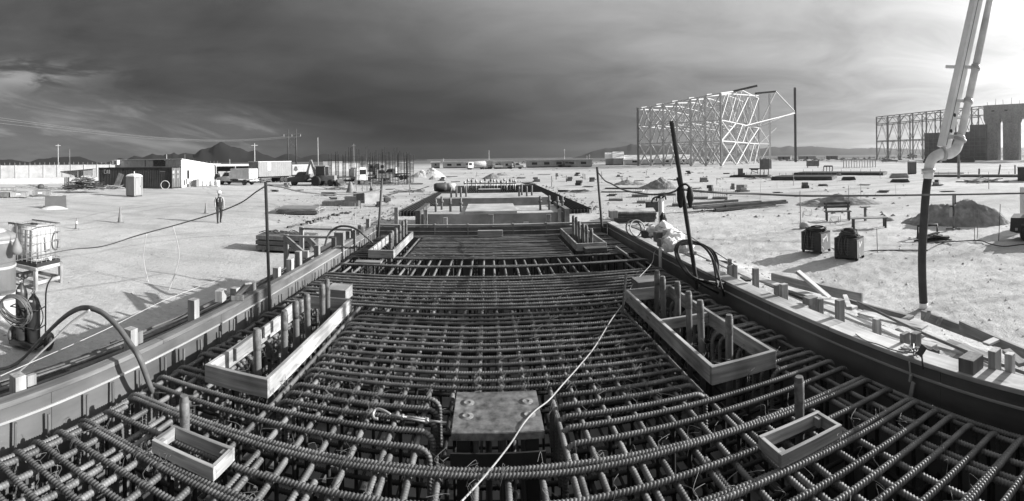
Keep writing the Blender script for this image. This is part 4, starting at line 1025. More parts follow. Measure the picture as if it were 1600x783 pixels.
# bucket-like blocks by left edge bottom
# ---- traffic cones
def cone(px, py, h, label, stripe=False, m=M_grey):
    p = P(px, py); t = thing('traffic_cone', label, 'traffic cone', (p.x, p.y, ground_z(p.x, p.y)), rz=random.random(), group='traffic cones')
    s = h
    mb = MB(); mb.b(-.22 * s, .22 * s, -.22 * s, .22 * s, 0, .05 * s); mb.build('base', m, t)
    mb = MB(); mb.lathe([(.17 * s, .05 * s), (.155 * s, .10 * s), (.035 * s, .97 * s), (.025 * s, s)], 14); mb.build('body', m, t)
    if stripe:
        mb = MB(); mb.lathe([(.126 * s, .28 * s), (.076 * s, .70 * s)], 14); mb.build('band', M_white, t)
cone(120, 359, .62, 'small striped traffic cone behind the caged tank', True, M_grey)
cone(188, 350, .92, 'tall plain traffic cone on the haul road left of the worker', False, mat('faded_cone', .20, .7, .2))
cone(322, 335, .75, 'plain traffic cone just left of the worker', False, MATS['faded_cone'])
mb = MB(); mb.tube([P(100, 361, .02), P(120, 360, .03), P(188, 350, .03), P(250, 343, .02), P(322, 335, .03), P(410, 322, .02)], .012, 6)
tagp(mb.build('ground_rope', M_hose), 'thin dark rope on the ground linking the traffic cones', 'rope')

# ---- road barrier
def barrier():
    p = P(87, 326); t = thing('road_barrier', 'grey moulded road barrier standing alone on the pale road', 'barrier', (p.x, p.y, ground_z(p.x, p.y)), rz=face(87) + R(-10))
    mb = MB(); mb.prism([(-.34, 0), (.34, 0), (.34, .14), (.13, .95), (-.13, .95), (-.34, .14)], 'x', -.80, .80); mb.build('body', mat('barrier_plastic', .10, .7, .15, (2, 2, 2)), t)
    mb = MB(); mb.b(.55, .82, -.10, .10, .952, 1.0); mb.build('end_lug', MATS['barrier_plastic'], t)
    mb = MB(); mb.b(-.95, -.802, -.3, .3, .0, .18); mb.build('foot_block', MATS['barrier_plastic'], t)
    mb = MB(); n = 18
    for i in range(n):
        for j in range(7):
            a = i / n * 2 * math.pi; r = j / 6
            mb.v.append((1.15 * r * math.cos(a), -.45 + .55 * r * math.sin(a), .26 * (1 - r * r) * (1 + .3 * noise.noise((i, j, 0))) - .02))
    for i in range(n):
        for j in range(6): mb.f.append([i * 7 + j, i * 7 + j + 1, ((i + 1) % n) * 7 + j + 1, ((i + 1) % n) * 7 + j]); mb.sm.append(True)
    o = mb.build('sand_heap', M_sand); o.location = (p.x, p.y, ground_z(p.x, p.y)); o.rotation_euler.z = face(87) + R(-10); tagp(o, 'low pale sand heap against the road barrier', 'sand heap')
barrier()

# ---- sawhorse table and stacked steel at the left of the form
def bench_stack():
    p = P(450, 392); b0 = V(p.x, p.y, ground_z(p.x, p.y))
    t = thing('panel_stack', 'stack of dark form panels outside the left formwork', 'panel stack', b0, rz=R(6))
    for i in range(3):
        mb = MB(); mb.b(-1.15 + jit(.06), 1.05 + jit(.06), -.6 + jit(.05), .6 + jit(.05), .10 + i * .19, .10 + i * .19 + .15); mb.build('panel', M_dgrey if i % 2 else M_lumd, t)
    for x in (-.8, .7): plank('bearer', (x, -.6, .05), (x, .6, .05), .10, .095, M_lumw, t)
    for i in range(9):
        mb = MB(); a, r = random.random() * 6, .12 + random.random() * .1
        mb.tube(spline([(r * math.cos(a + q), r * math.sin(a + q) * .8, .04 + .03 * math.sin(q * 2)) for q in (0, 1, 2, 3, 4, 5, 6)], 4), .013, 6)
        o = mb.build('wire_coil', M_blackm); o.location = b0 + V(-.9 + i * .17, jit(.35), .68); tagp(o, 'small dark wire coil on the panel stack, number %s from the left' % ['one', 'two', 'three', 'four', 'five', 'six', 'seven', 'eight', 'nine'][i], 'wire coil', 'wire coils on the panel stack')
    # timber guard frame beside
    t = thing('timber_guard', 'pale timber guard frame with raking braces by the left formwork', 'guard frame', P(495, 400), world=True)
    zg = 0.0
    def at(px, py, rho): return Q(px, py, rho)
    a0, a1 = at(471, 357, 11.6), at(552, 359, 10.6); plank('top_rail', a0, a1, .09, .045, M_lum, t)
    b0, b1 = at(447, 369, 10.6), at(530, 371, 9.8); plank('rail', b0, b1, .09, .045, M_lumw, t)
    plank('post', V(a0.x, a0.y, .0), a0 + V(0, 0, .04), .11, .06, M_lum, t); plank('post', V(b0.x, b0.y, 0), b0 + V(0, 0, .04), .11, .06, M_lumw, t)
    plank('post', V(b1.x, b1.y, 0), b1 + V(0, 0, .1), .20, .08, M_lumw, t); plank('post', V(a1.x, a1.y, 0), a1, .11, .06, M_lumw, t)
    plank('brace', b0 + V(0, 0, -.05), at(480, 402, 9.4), .05, .14, M_lumw, t); plank('brace', at(480, 371, 10.8), at(500, 392, 9.9), .05, .14, M_lumw, t)
bench_stack()
for i, (px, py) in enumerate(((402, 446), (463, 412), (455, 404), (512, 385), (490, 388))):
    pass

# ---- plywood piles on the ground beyond
def sheet_pile(px, py, w, d, n, th, rz, label, m, name='board_pile', pn='board', jx=.12, z0=0.0, bearer=True, mix=None):
    p = P(px, py); t = thing(name, label, 'pile', (p.x, p.y, ground_z(p.x, p.y) + z0), rz=rz, group=None)
    for i in range(n):
        mb = MB(); a = jit(jx); z = .08 + i * (th + .006)
        mb.box((jit(jx), jit(jx * .6), z + th / 2), (w * random.uniform(.86, 1.0), d * random.uniform(.86, 1), th), (0, 0, jit(.05)))
        mb.build(pn, (mix[i % len(mix)] if mix else m), t)
    if bearer:
        for x in (-w * .32, w * .32):
            mb = MB(); mb.b(x - .05, x + .05, -d * .5, d * .5, 0, .078); mb.build('bearer', M_lumd, t)
    return t
sheet_pile(470, 333, 2.8, 2.3, 5, .06, R(8), 'low pile of grey plywood sheets left of the formwork', M_lumw, mix=[M_lumd, M_lumd, M_lumw, M_lumw, M_grey])
sheet_pile(515, 305, 1.6, .7, 2, .12, R(5), 'short dark pile of beams beyond the grey plywood sheets', M_lumd)
# ================================================================== BACKGROUND, LEFT TO RIGHT
def face(px, extra=0.0): return -(px - XC) / F + extra
def gz(p): return V(p.x, p.y, ground_z(p.x, p.y))
def at_ground(px, py): return gz(P(px, py))
def mpp(p): return math.hypot(p.x, p.y) / F          # metres per photo pixel at a place

# ---- perimeter wall on its bank, fence posts on top
def perimeter_wall():
    a, b = G(-90, 84), G(345, 104)
    d = (b - a); L = d.length; u = d.normalized(); nrm = V(u.y, -u.x, 0)
    t = thing('perimeter_wall', 'long pale block wall behind the containers at left', 'wall', a, world=True)
    n = 22
    for i in range(n):
        p0, p1 = a + d * (i / n), a + d * ((i + 1) / n - .0006)
        m = frame(p0 + V(0, 0, 1.6), p1 + V(0, 0, 1.6)); plank('wall_panel', p0 + V(0, 0, 1.6), p1 + V(0, 0, 1.6), .2, 3.12, M_wall, t, bevel=0)
        plank('pilaster', p0 + nrm * .06 + V(0, 0, 0), p0 + nrm * .06 + V(0, 0, 3.2), .30, .34, M_wall, t, bevel=0)
    for i in range(62):
        p = a + d * (i / 62) + V(0, 0, 3.16); strut('fence_post', p, p + V(0, 0, .5), .035, M_grey, t, sq=True)
    # bank of earth in front of it
    mb = MB(); rows = [(0.0, .85), (.8, .9), (1.9, .62), (3.4, .22), (5.0, -.06)]
    k = 60
    for (o, z) in rows:
        for i in range(k + 1):
            p = a + d * (i / k) + nrm * (o + .25 + .5 * noise.noise((i * .4, o, 3)) * (o > 1)); mb.v.append((p.x, p.y, z + .18 * noise.noise((i * .7, o * 1.3, 8)) * (0 < o < 4.5)))
    for r_ in range(4):
        for i in range(k): mb.f.append([r_ * (k + 1) + i, r_ * (k + 1) + i + 1, (r_ + 1) * (k + 1) + i + 1, (r_ + 1) * (k + 1) + i]); mb.sm.append(True)
    tagp(mb.build('earth_bank', M_sand), 'pale earth bank along the foot of the perimeter wall', 'earth bank', kind='structure')
perimeter_wall()

def corrugated(parent, name, p0, p1, z0, z1, m, pitch=.30, depth=.05, out=(0, 0, 0)):
    """profiled sheet wall between p0 and p1 (local), as one part"""
    p0, p1 = Vector(p0), Vector(p1); d = p1 - p0; L = d.length; u = d / L; nn = V(u.y, -u.x, 0); mb = MB(); prof = []
    n = max(2, int(L / pitch)); st = L / n
    for i in range(n):
        s = i * st
        for q, o in ((0, 0), (.30, 0), (.42, depth), (.88, depth)): prof.append(p0 + u * (s + q * st) + nn * o)
    prof.append(p1)
    for p in prof: mb.v += [(p.x, p.y, z0), (p.x, p.y, z1)]
    for i in range(len(prof) - 1): mb.f.append([2 * i, 2 * i + 2, 2 * i + 3, 2 * i + 1]); mb.sm.append(False)
    return mb.build(name, m, parent)

# ---- dark shipping container
M_cont = mat('container_paint', .052, .6, .25, (.6, .6, .6), spots=.25)
M_contd = mat('container_door_paint', .15, .6, .2, (.8, .8, .8), spots=.2)
def container():
    c1 = G(268, 63.0); c0 = G(161, 69.5); u = (c0 - c1).normalized(); L = 12.2
    # local x runs from the door end (c1) away to the left; local y to the rear
    ang = math.atan2(u.y, u.x); t = thing('shipping_container', 'long dark corrugated shipping container with white markings', 'container', gz(c1), rz=ang)
    W, H = 2.44, 2.80
    corrugated(t, 'side_wall', (L, 0, 0), (0, 0, 0), .16, H - .1, M_cont, .28, -.05); corrugated(t, 'side_wall', (0, -W, 0), (L, -W, 0), .16, H - .1, M_cont, .28, -.05)
    mb = MB(); mb.b(.0, L, -W, 0, H - .06, H - .02); mb.build('roof', M_cont, t)
    mb = MB(); mb.b(.05, L - .05, -W + .06, -.06, .10, .155); mb.build('floor', M_cont, t)
    mb = MB(); mb.b(L - .03, L, -W, 0, .16, H - .1); mb.build('end_wall', M_cont, t)
    for y in (-W, 0):
        for (z0, z1) in ((0, .15), (H - .11, H)): mb = MB(); mb.b(-.03, L + .03, y - .05, y + .06, z0, z1); mb.build('rail', M_cont, t)
        for x in (0, L): mb = MB(); mb.b(x - .09, x + .07, y - .07, y + .08, .0, H + .01); mb.build('corner_post', M_cont, t)
    for s in (0, 1):
        mb = MB(); mb.b(-.05, -.015, -W / 2 * (s + 1) + .04, -W / 2 * s - .04, .16, H - .1); dr = mb.build('door', M_contd, t)
        for k in (.3, .8):
            mb = MB(); y = -W / 2 * s - .06 - (W / 2 - .1) * k; mb.cyl((-.08, y, .2), (-.08, y, H - .15), .025, 6); b_ = mb.build('lock_rod', M_contd, None); b_.parent = dr
        for (z, h) in ((2.0, .35), (1.35, .4)):
            mb = MB(); y = -W / 2 * s - .35; mb.b(-.056, -.0505, y - .22, y + .10, z, z + h); q = mb.build('placard', M_white if z > 1.5 and s == 0 else M_lgrey, None); q.parent = dr
    # white code letters near the left end: C A I
    mb = MB(); x0 = L - 1.0; y = .075
    def st(xa, za, xb, zb): mb.box((x0 - (xa + xb) / 2, y, (za + zb) / 2), (math.hypot(xb - xa, zb - za) + .05, .012, .07), (0, math.atan2(zb - za, xb - xa), 0))
    for s_ in ((0, 1.95, 0, 2.45), (0, 1.95, .28, 1.95), (0, 2.45, .28, 2.45), (.42, 1.95, .55, 2.45), (.55, 2.45, .70, 1.95), (.47, 2.12, .65, 2.12), (.86, 1.95, .86, 2.45), (.98, 1.95, .98, 2.45)): st(*s_)
    mb.build('code_letters', M_lgrey, t)
    mb = MB(); mb.b(.95, 1.75, .072, .08, 2.22, 2.30); mb.build('serial_mark', M_grey, t)
container()
# ring of cable standing against it
p = at_ground(258, 296); mb = MB(); mb.tube([V(.55 * math.cos(a), .04 * math.sin(3 * a), .56 + .55 * math.sin(a)) for a in [i * math.pi / 10 for i in range(21)]], .05, 7)
o = mb.build('cable_ring', M_lgrey); o.location = p; o.rotation_euler.z = face(258); tagp(o, 'pale ring of cable leaning against the dark container', 'cable')

# ---- white mono-pitch building behind it
def white_building():
    c = G(283.5, 66.0); e = G(334, 72.0); u = (e - c).normalized(); ang = math.atan2(u.y, u.x)
    t = thing('site_building', 'white sheet-metal site building with a bright end wall', 'building', gz(c), rz=ang)
    L = (e - c).length; D = 13.5; h0, h1 = 3.86, 3.02
    # local x along the bright end wall, local y to the left/rear
    mb = MB(); n = 17
    for i in range(n + 1):
        x = L * i / n; h = h0 + (h1 - h0) * i / n
        for k, o in ((0, 0), (1, -.03)):
            if i < n or k == 0: mb.v += [(x + k * L / n * .5, o, 0), (x + k * L / n * .5, o, h - k * (h0 - h1) / n * .5)]
    m_ = len(mb.v) // 2
    for i in range(m_ - 1): mb.f.append([2 * i, 2 * i + 2, 2 * i + 3, 2 * i + 1]); mb.sm.append(False)
    mb.build('end_wall', M_white, t)
    corrugated(t, 'side_wall', (0, D, 0), (0, 0.02, 0), 0, h0 - .03, M_lgrey, .35, .04)
    mb = MB(); mb.b(L - .05, L, 0, D, 0, h1 - .04); mb.build('rear_wall', M_white, t)
    mb = MB(); mb.b(.02, L - .06, D - .05, D, 0, h1 - .04); mb.build('far_end_wall', M_white, t)
    mb = MB(); mb.add([(-.15, -.2, h0 + .02), (L + .15, -.2, h1 - .02), (L + .15, D + .2, h1 - .02), (-.15, D + .2, h0 + .02), (-.15, -.2, h0 + .10), (L + .15, -.2, h1 + .06), (L + .15, D + .2, h1 + .06), (-.15, D + .2, h0 + .10)], [(0, 3, 2, 1), (4, 5, 6, 7), (0, 1, 5, 4), (1, 2, 6, 5), (2, 3, 7, 6), (3, 0, 4, 7)]); mb.build('roof', M_white, t)
    mb = MB(); mb.b(1.15, 1.62, -.10, -.035, .02, 2.35); dr = mb.build('doorway', M_black, t)
    mb = MB(); mb.b(-.09, -.05, 2.9, 5.2, 2.95, 3.8); mb.build('window', M_glass, t)
    mb = MB(); mb.b(-.07, -.045, 6.8, 6.95, 2.9, 3.85); mb.build('downpipe', M_dgrey, t)
    mb = MB(); mb.b(-.75, -.1, D - 1.3, D - .1, h0 - .7, h0 + .02); ac = mb.build('air_conditioner', M_white, t)
    mb = MB(); mb.b(-.765, -.752, D - 1.15, D - .6, h0 - .6, h0 - .1); g_ = mb.build('grille', M_grey, None); g_.parent = ac
    T = Matrix.Translation(gz(c)) @ Matrix.Rotation(ang, 4, 'Z')
    def cr(name, label, x0, x1, y0, y1, h, m, cat):
        th = thing(name, label, cat, T @ V((x0 + x1) / 2, (y0 + y1) / 2, 0), rz=ang); w, d = (x1 - x0) / 2, (y1 - y0) / 2
        mb = MB(); mb.b(-w, w, -d, d, .08, h); mb.build('box', m, th); mb = MB(); mb.b(-w + .02, w - .02, -d + .02, d - .02, 0, .078); mb.build('skid', M_lumd, th)
        mb = MB(); mb.b(-w - .02, w + .02, -d - .02, d + .02, h, h + .04); mb.build('lid', m, th)
    cr('storage_crate', 'grey crate left of a pair beside the white building door', 1.9, 2.5, -1.1, -.4, .92, M_grey, 'crate')
    cr('storage_crate', 'lighter grey crate right of a pair beside the white building door', 2.56, 3.35, -1.0, -.3, 1.0, M_lgrey, 'crate')
    cr('storage_crate', 'white low crate at the right end of the white building', 3.7, 4.6, -.9, -.3, .75, M_white, 'crate')
    th = thing('meter_box', 'small meter box on legs before the white end wall', 'meter box', T @ V(.65, -.5, 0), rz=ang)
    mb = MB(); mb.b(-.2, .2, -.1, .1, .45, 1.2); mb.build('box', M_lgrey, th)
    for x in (-.17, .17): mb = MB(); mb.b(x - .03, x + .03, -.03, .03, 0, .448); mb.build('leg', M_grey, th)
white_building()
# drums and a mixer by the corner
for i, (px, py, r, h, m, lab) in enumerate(((330, 291, .30, .75, M_lgrey, 'grey drum left of the white drum by the truck'), (340, 292, .34, .9, M_white, 'bright white drum in front of the service truck'))):
    p = at_ground(px, py); mb = MB(); mb.lathe([(r, 0), (r, h * .3), (r * 1.03, h * .33), (r, h * .36), (r, h * .64), (r * 1.03, h * .67), (r, h * .7), (r, h), (r * .9, h + .01), (0, h + .01)], 18); o = mb.build('drum', m); o.location = p; tagp(o, lab, 'drum', 'drums by the white building')
p = at_ground(340, 288); t = thing('concrete_mixer', 'small concrete mixer standing behind the white drum', 'mixer', p, rz=face(340))
mb = MB(); mm = Matrix.Translation((0, 0, 1.25)) @ Euler((.5, .4, 0)).to_matrix().to_4x4(); mb.lathe([(.15, -.4), (.42, -.2), (.45, .05), (.22, .42), (.24, .45)], 16, m=mm); mb.build('drum', M_dgrey, t)
for x in (-.35, .35): mb = MB(); mb.bar((x, 0, 0), (x * .6, 0, 1.2), .07, .07); mb.build('leg', M_grey, t)
mb = MB(); mb.lathe([(.1, -.05), (.24, -.05), (.24, .05), (.1, .05)], 14, m=Matrix.Translation((-.42, .1, .24)) @ Euler((0, math.pi / 2, 0)).to_matrix().to_4x4()); mb.build('wheel', M_black, t)

# ---- portable toilets
def toilet(px, py, label, m, rz):
    p = at_ground(px, py); t = thing('portable_toilet', label, 'portable toilet', p, rz=rz, group='portable toilets'); w = .57
    mb = MB(); mb.b(-w, w, -w, w, .0, .14); mb.build('base', M_dgrey, t)
    mb = MB(); mb.b(-w + .02, w - .02, -w + .02, w - .02, .14, 2.06); cab = mb.build('cabin', m, t)
    for s in (-1, 1):
        for q in (-1, 1): mb = MB(); mb.b(s * (w - .01) - .05, s * (w - .01) + .05, q * (w - .01) - .05, q * (w - .01) + .05, .14, 2.08); mb.build('corner_post', m, t)
    mb = MB(); mb.b(w - .02, w + .015, -.38, .38, .2, 1.95); dr = mb.build('door', m, t)
    mb = MB(); mb.b(w + .016, w + .03, -.25, .25, 1.98, 2.04); mb.build('sign_strip', M_grey, t)
    mb = MB(); mb.b(w + .016, w + .05, .26, .32, 1.0, 1.12); h = mb.build('handle', M_dgrey, None); h.parent = dr
    mb = MB(); n = 14
    prof = [(1.04, 2.06), (1.0, 2.12), (.86, 2.22), (.62, 2.30), (.3, 2.34)]
    for k, z in prof: mb.v += [(x * (w + .03) * k, y * (w + .03) * k, z) for x, y in ((-1, -1), (1, -1), (1, 1), (-1, 1))]
    for k in range(len(prof) - 1):
        for j in range(4): mb.f.append([k * 4 + j, k * 4 + (j + 1) % 4, (k + 1) * 4 + (j + 1) % 4, (k + 1) * 4 + j]); mb.sm.append(False)
    mb.f.append([len(mb.v) - 4 + j for j in range(4)]); mb.sm.append(False); mb.f.append([3, 2, 1, 0]); mb.sm.append(False); mb.build('roof', M_white, t)
    mb = MB(); mb.cyl((-w + .12, w - .12, 2.1), (-w + .12, w - .12, 2.55), .05, 8); mb.build('vent_pipe', M_white, t)
toilet(210, 307.5, 'portable toilet with white roof before the dark container', mat('toilet_plastic', .27, .55, .12, (2, 2, 1)), R(-4))
toilet(1425, 271.5, 'portable toilet on the right behind the pump hose', mat('toilet_plastic_dark', .14, .55, .15, (2, 2, 1)), face(1425) + R(20))

# ---- open shelter and debris left of the container
def shelter(pxa, pxb, py, pyr0, pyr1, depth, label, back=True):
    a, b = at_ground(pxa, py), at_ground(pxb, py); u = (b - a); L = u.length; ang = math.atan2(u.y, u.x)
    t = thing('lean_to_shelter', label, 'shelter', a, rz=ang); s = mpp(a); h0, h1 = (py - pyr0) * s, (py - pyr1) * s
    for x, h in ((0, h0), (L * .52, (h0 + h1) / 2), (L, h1)):
        for y in (0, depth): mb = MB(); mb.b(x - .05, x + .05, y - .05, y + .05, 0, h - .06); mb.build('post', M_grey, t)
    mb = MB(); mb.add([(-.2, -.3, h0 - .05), (L + .2, -.3, h1 - .05), (L + .2, depth + .3, h1 + .0), (-.2, depth + .3, h0 + .0), (-.2, -.3, h0), (L + .2, -.3, h1), (L + .2, depth + .3, h1 + .06), (-.2, depth + .3, h0 + .06)], [(0, 3, 2, 1), (4, 5, 6, 7), (0, 1, 5, 4), (1, 2, 6, 5), (2, 3, 7, 6), (3, 0, 4, 7)]); mb.build('roof', M_dgrey, t)
    if back: mb = MB(); mb.b(L * .70, L, -.06, -.02, h1 * .5, h1 - .08); mb.build('side_sheet', M_grey, t)
    return t
shelter(97, 145, 285, 268, 264.5, 2.4, 'open lean-to shelter on thin posts by the perimeter wall')
shelter(158, 178, 291, 279.5, 275, 1.8, 'low lean-to shed at the left end of the dark container', False)
def debris(px, py, wpx, hpx, n, label, mlist, lng=2.6, thick=.12, name='lumber_heap', cat='lumber heap', dep=2.2):
    p = at_ground(px, py); s = mpp(p); t = thing(name, label, cat, p, rz=face(px))
    W, H = wpx * s, hpx * s
    for i in range(n):
        x = random.uniform(-.5, .5) * W * .75; y = random.uniform(-.5, .5) * dep; hh = max(.05, H * (1 - (abs(x) / (W * .5)) ** 1.5) * random.uniform(.15, 1.0)) if H < .8 else max(.05, 1.15 * H * (1 - (abs(x) / (W * .55)) ** 1.3) * random.uniform(.3, 1.0))
        a = random.gauss(0, .45); tl = random.gauss(0, .14); l = lng * random.uniform(.5, 1.1)
        d = V(math.cos(a) * math.cos(tl), math.sin(a) * math.cos(tl), math.sin(tl)) * l / 2; c = V(x, y, hh)
        if c.z - abs(d.z) < .03: c.z = abs(d.z) + .04
        plank('board', c - d, c + d, random.uniform(.05, thick), random.uniform(.03, .08), random.choice(mlist), t, bevel=0)
    return t
debris(131, 302, 54, 22, 130, 'big untidy heap of dark boards left of the portable toilet', [M_char, M_char, M_lumd, M_char], 2.4)
debris(172, 295, 44, 7, 34, 'low scatter of boards in front of the dark container', [M_lumd, M_lumw, M_lumw], 1.8)
debris(88, 297, 60, 4, 22, 'flat strip of old boards along the foot of the bank', [M_lumd, M_lumw, M_lum], 2.2)
debris(45, 294, 56, 4, 20, 'thin scatter of boards behind the form crates', [M_lumd, M_lumw], 2.2)
p = at_ground(183, 294); s = mpp(p); tagp(plank('plywood_sheet', p + V(-.25, 0, .05), p + V(.35, .5, 2.0), 1.0, .04, M_lumw, up=(0, 1, 0)), 'grey plywood sheet leaning on the left of the dark container', 'plywood')
for i, px in enumerate((101.5, 104.5, 107)):
    p = at_ground(px, 294); tagp(plank('timber_post', p, p + V(.05, 0, 1.55), .17, .12, M_lumd, bevel=0), ['left of three upright posts before the lean-to shelter', 'middle of three upright posts before the lean-to shelter', 'right of three upright posts before the lean-to shelter'][i], 'post', 'upright posts before the shelter')
for i, (px, py, w, h, lab) in enumerate(((31, 308, 25, 8.5, 'middle low form crate on the left with a white label'), (65, 306.5, 25, 8, 'right low form crate on the left with a white label'), (7, 308, 18, 7, 'dark low form crate at the left edge'), (13, 298, 26, 5, 'pale low form crate behind the others at left'))):
    p = at_ground(px, py); s = mpp(p); t = thing('form_crate', lab, 'crate', p, rz=face(px, R(-12)), group='low form crates on the left'); W, H = w * s / 2, h * s
    mb = MB(); mb.b(-W, W, -.9, .9, .08, H); mb.build('box', M_lumw if i != 2 else M_lumd, t); mb = MB(); [mb.b(x - .06, x + .06, -.9, .9, 0, .078) for x in (-W * .8, 0, W * .8)]; mb.build('skids', M_lumd, t)
    if i < 2: mb = MB(); mb.b(-.2, .25, -.915, -.902, H * .5, H * .8); mb.build('label', M_white, t)
p = at_ground(64, 296); mb = MB(); mb.lathe([(.05, 0), (.4, .1), (.5, .3), (.42, .55), (.2, .7), (0, .72)], 12); o = mb.build('tied_bundle', M_dgrey); o.location = p; tagp(o, 'dark round bundle on the pale ground below the wall', 'bundle')

# ---- vehicles
def wheel(parent, x, y, r, w=.26, name='wheel'):
    m = Matrix.Translation((x, y, r)) @ Euler((math.pi / 2, 0, 0)).to_matrix().to_4x4()
    mb = MB(); mb.lathe([(r * .55, -w / 2), (r * .92, -w / 2), (r, -w * .3), (r, w * .3), (r * .92, w / 2), (r * .55, w / 2)], 18, m=m); t_ = mb.build(name, M_black, parent)
    mb = MB(); mb.lathe([(.05, -w * .42), (r * .56, -w * .36), (r * .56, w * .36), (.05, w * .42)], 14, m=m); q = mb.build('rim', M_grey, None); q.parent = t_
def truck(px, py, rz, label, L=6.2, cab='pickup', body='box', m=M_white, mc=None, H=2.45, name='service_truck'):
    p = at_ground(px, py); t = thing(name, label, 'truck', p, rz=rz); mc = mc or m; W = 1.0
    # local +x is the front
    cl = 1.9 if cab == 'pickup' else 1.7; xf = L / 2
    if cab == 'pickup':
        prof = [(xf - 2.75, .55), (xf - .05, .55), (xf, .75), (xf - .05, 1.12), (xf - 1.05, 1.25), (xf - 1.60, 1.92), (xf - 2.75, 1.92)]
    else:
        prof = [(xf - 1.9, .55), (xf, .55), (xf, 1.3), (xf - .15, 2.3), (xf - .4, 2.42), (xf - 1.9, 2.42)]
    mb = MB(); mb.prism(prof, 'y', -W, W); c_ = mb.build('cab', mc, t)
    if cab == 'pickup':
        for s in (-1, 1): mb = MB(); mb.prism([(xf - 2.5, 1.30), (xf - 1.22, 1.30), (xf - 1.62, 1.82), (xf - 2.5, 1.82)], 'y', s * W, s * (W + .012)); g = mb.build('side_window', M_glass, None); g.parent = c_
        mb = MB(); mb.add([(xf - 1.08, -W * .86, 1.27), (xf - 1.08, W * .86, 1.27), (xf - 1.57, W * .86, 1.86), (xf - 1.57, -W * .86, 1.86), (xf - 1.04, -W * .86, 1.29), (xf - 1.04, W * .86, 1.29), (xf - 1.53, W * .86, 1.88), (xf - 1.53, -W * .86, 1.88)], [(0, 1, 2, 3), (4, 7, 6, 5), (0, 4, 5, 1), (3, 2, 6, 7)]); g = mb.build('windscreen', M_glass, None); g.parent = c_
    else:
        for s in (-1, 1): mb = MB(); mb.b(xf - 1.3, xf - .3, s * (W + .006) - .006, s * (W + .006) + .006, 1.4, 2.1); g = mb.build('side_window', M_glass, None); g.parent = c_
        mb = MB(); mb.b(xf - .06, xf + .012, -W * .85, W * .85, 1.4, 2.05); g = mb.build('windscreen', M_glass, None); g.parent = c_
    for s in (-1, 1): mb = MB(); mb.b(xf - .02, xf + .02, s * .75 - .14, s * .75 + .14, .78, .98); mb.build('headlight', M_lgrey, t)
    mb = MB(); mb.b(xf - .05, xf + .10, -W, W, .45, .66); mb.build('bumper', M_grey, t)
    mb = MB(); mb.b(-xf, xf - .6, -.45, .45, .42, .68); mb.build('chassis', M_blackm, t)
    xb = prof[0][0] - .08
    if body == 'box':
        mb = MB(); mb.b(-xf, xb, -W - .05, W + .05, .95, H); b_ = mb.build('service_body', m, t)
        for s in (-1, 1):
            for k in range(3): x0 = -xf + .15 + k * (xb + xf - .2) / 3; mb = MB(); mb.b(x0, x0 + (xb + xf) / 3 - .15, s * (W + .06) - .012, s * (W + .06) + .012, 1.1, H - .18); d_ = mb.build('locker_door', m, None); d_.parent = b_
        for s in (-1, 1): mb = MB(); mb.b(-xf - .02, -xf - .002, s * .55 - .4, s * .55 + .4, 1.1, H - .1); d_ = mb.build('rear_door', M_white, None); d_.parent = b_; mb = MB(); [mb.b(-xf - .04, -xf - .021, s * .55 - .25, s * .55 + .25, z, z + .12) for z in (1.9, 1.7)]; l_ = mb.build('louvre', M_dgrey, None); l_.parent = b_
        mb = MB(); mb.b(-xf - .18, -xf - .045, -W, W, .62, .80); mb.build('rear_step', M_white, t)
    elif body == 'tank':
        mb = MB(); mb.lathe([(.05, -xf), (.8, -xf), (.92, -xf + .1), (.92, xb - .1), (.8, xb), (.05, xb)], 20, m=Matrix.Translation((0, 0, 1.75)) @ Matrix(((0, 0, 1, 0), (0, 1, 0, 0), (-1, 0, 0, 0), (0, 0, 0, 1)))); mb.build('tank', m, t)
        mb = MB(); mb.b(-xf, xb, -.8, .8, .7, .95); mb.build('tank_cradle', M_grey, t)
    elif body == 'flat':
        mb = MB(); mb.b(-xf, xb, -W - .1, W + .1, .95, 1.12); mb.build('flat_bed', M_dgrey, t)
        mb = MB(); mb.b(xb - .12, xb, -W, W, 1.12, 2.2); mb.build('headboard', m, t)
    elif body == 'mixer':
        mb = MB(); mb.lathe([(.2, -xf + .2), (.55, -xf + .3), (1.15, -.4), (1.1, xb - .6), (.5, xb)], 18, m=Matrix.Translation((0, 0, 2.0)) @ Matrix(((0, 0, 1, 0), (0, 1, 0, 0), (-1, 0, 0, 0), (0, 0, 0, 1)))); mb.build('mixer_drum', m, t)
    for x in ((xf - .95, -xf + 1.0) if L < 7.5 else (xf - .95, -xf + 1.0, -xf + 2.15)):
        for s in (-1, 1): wheel(t, x, s * .86, .42 if L < 7.5 else .5)
    return t
truck(370, 288.5, face(370) + R(180 - 40), 'white service truck with locker body parked left of the trailer', 6.4, m=M_lgrey)
truck(535, 288, face(535) + R(20), 'white flatbed truck parked among the column cages', 7.2, 'cabover', 'flat', name='flatbed_truck')
truck(744, 265, face(744) + R(205), 'white tanker truck in front of the long low building', 6.4, 'cabover', 'tank', M_lgrey, M_white, name='tanker_truck')
truck(1425, 247, face(1425) + R(10), 'dark mixer truck far behind the right portable toilet', 8.0, 'cabover', 'mixer', M_dgrey, M_white, name='mixer_truck')
truck(774, 264, face(774), 'small white pickup parked right of the tanker truck', 5.0, 'pickup', 'flat', name='pickup_truck')
truck(917, 258, face(917, .3), 'white far pickup in front of the low dark building', 5.2, 'pickup', 'flat', name='pickup_truck')
truck(882.5, 261.5, face(882, .2), 'grey far pickup at the middle of the low dark building', 5.0, 'pickup', 'flat', M_grey, name='pickup_truck')

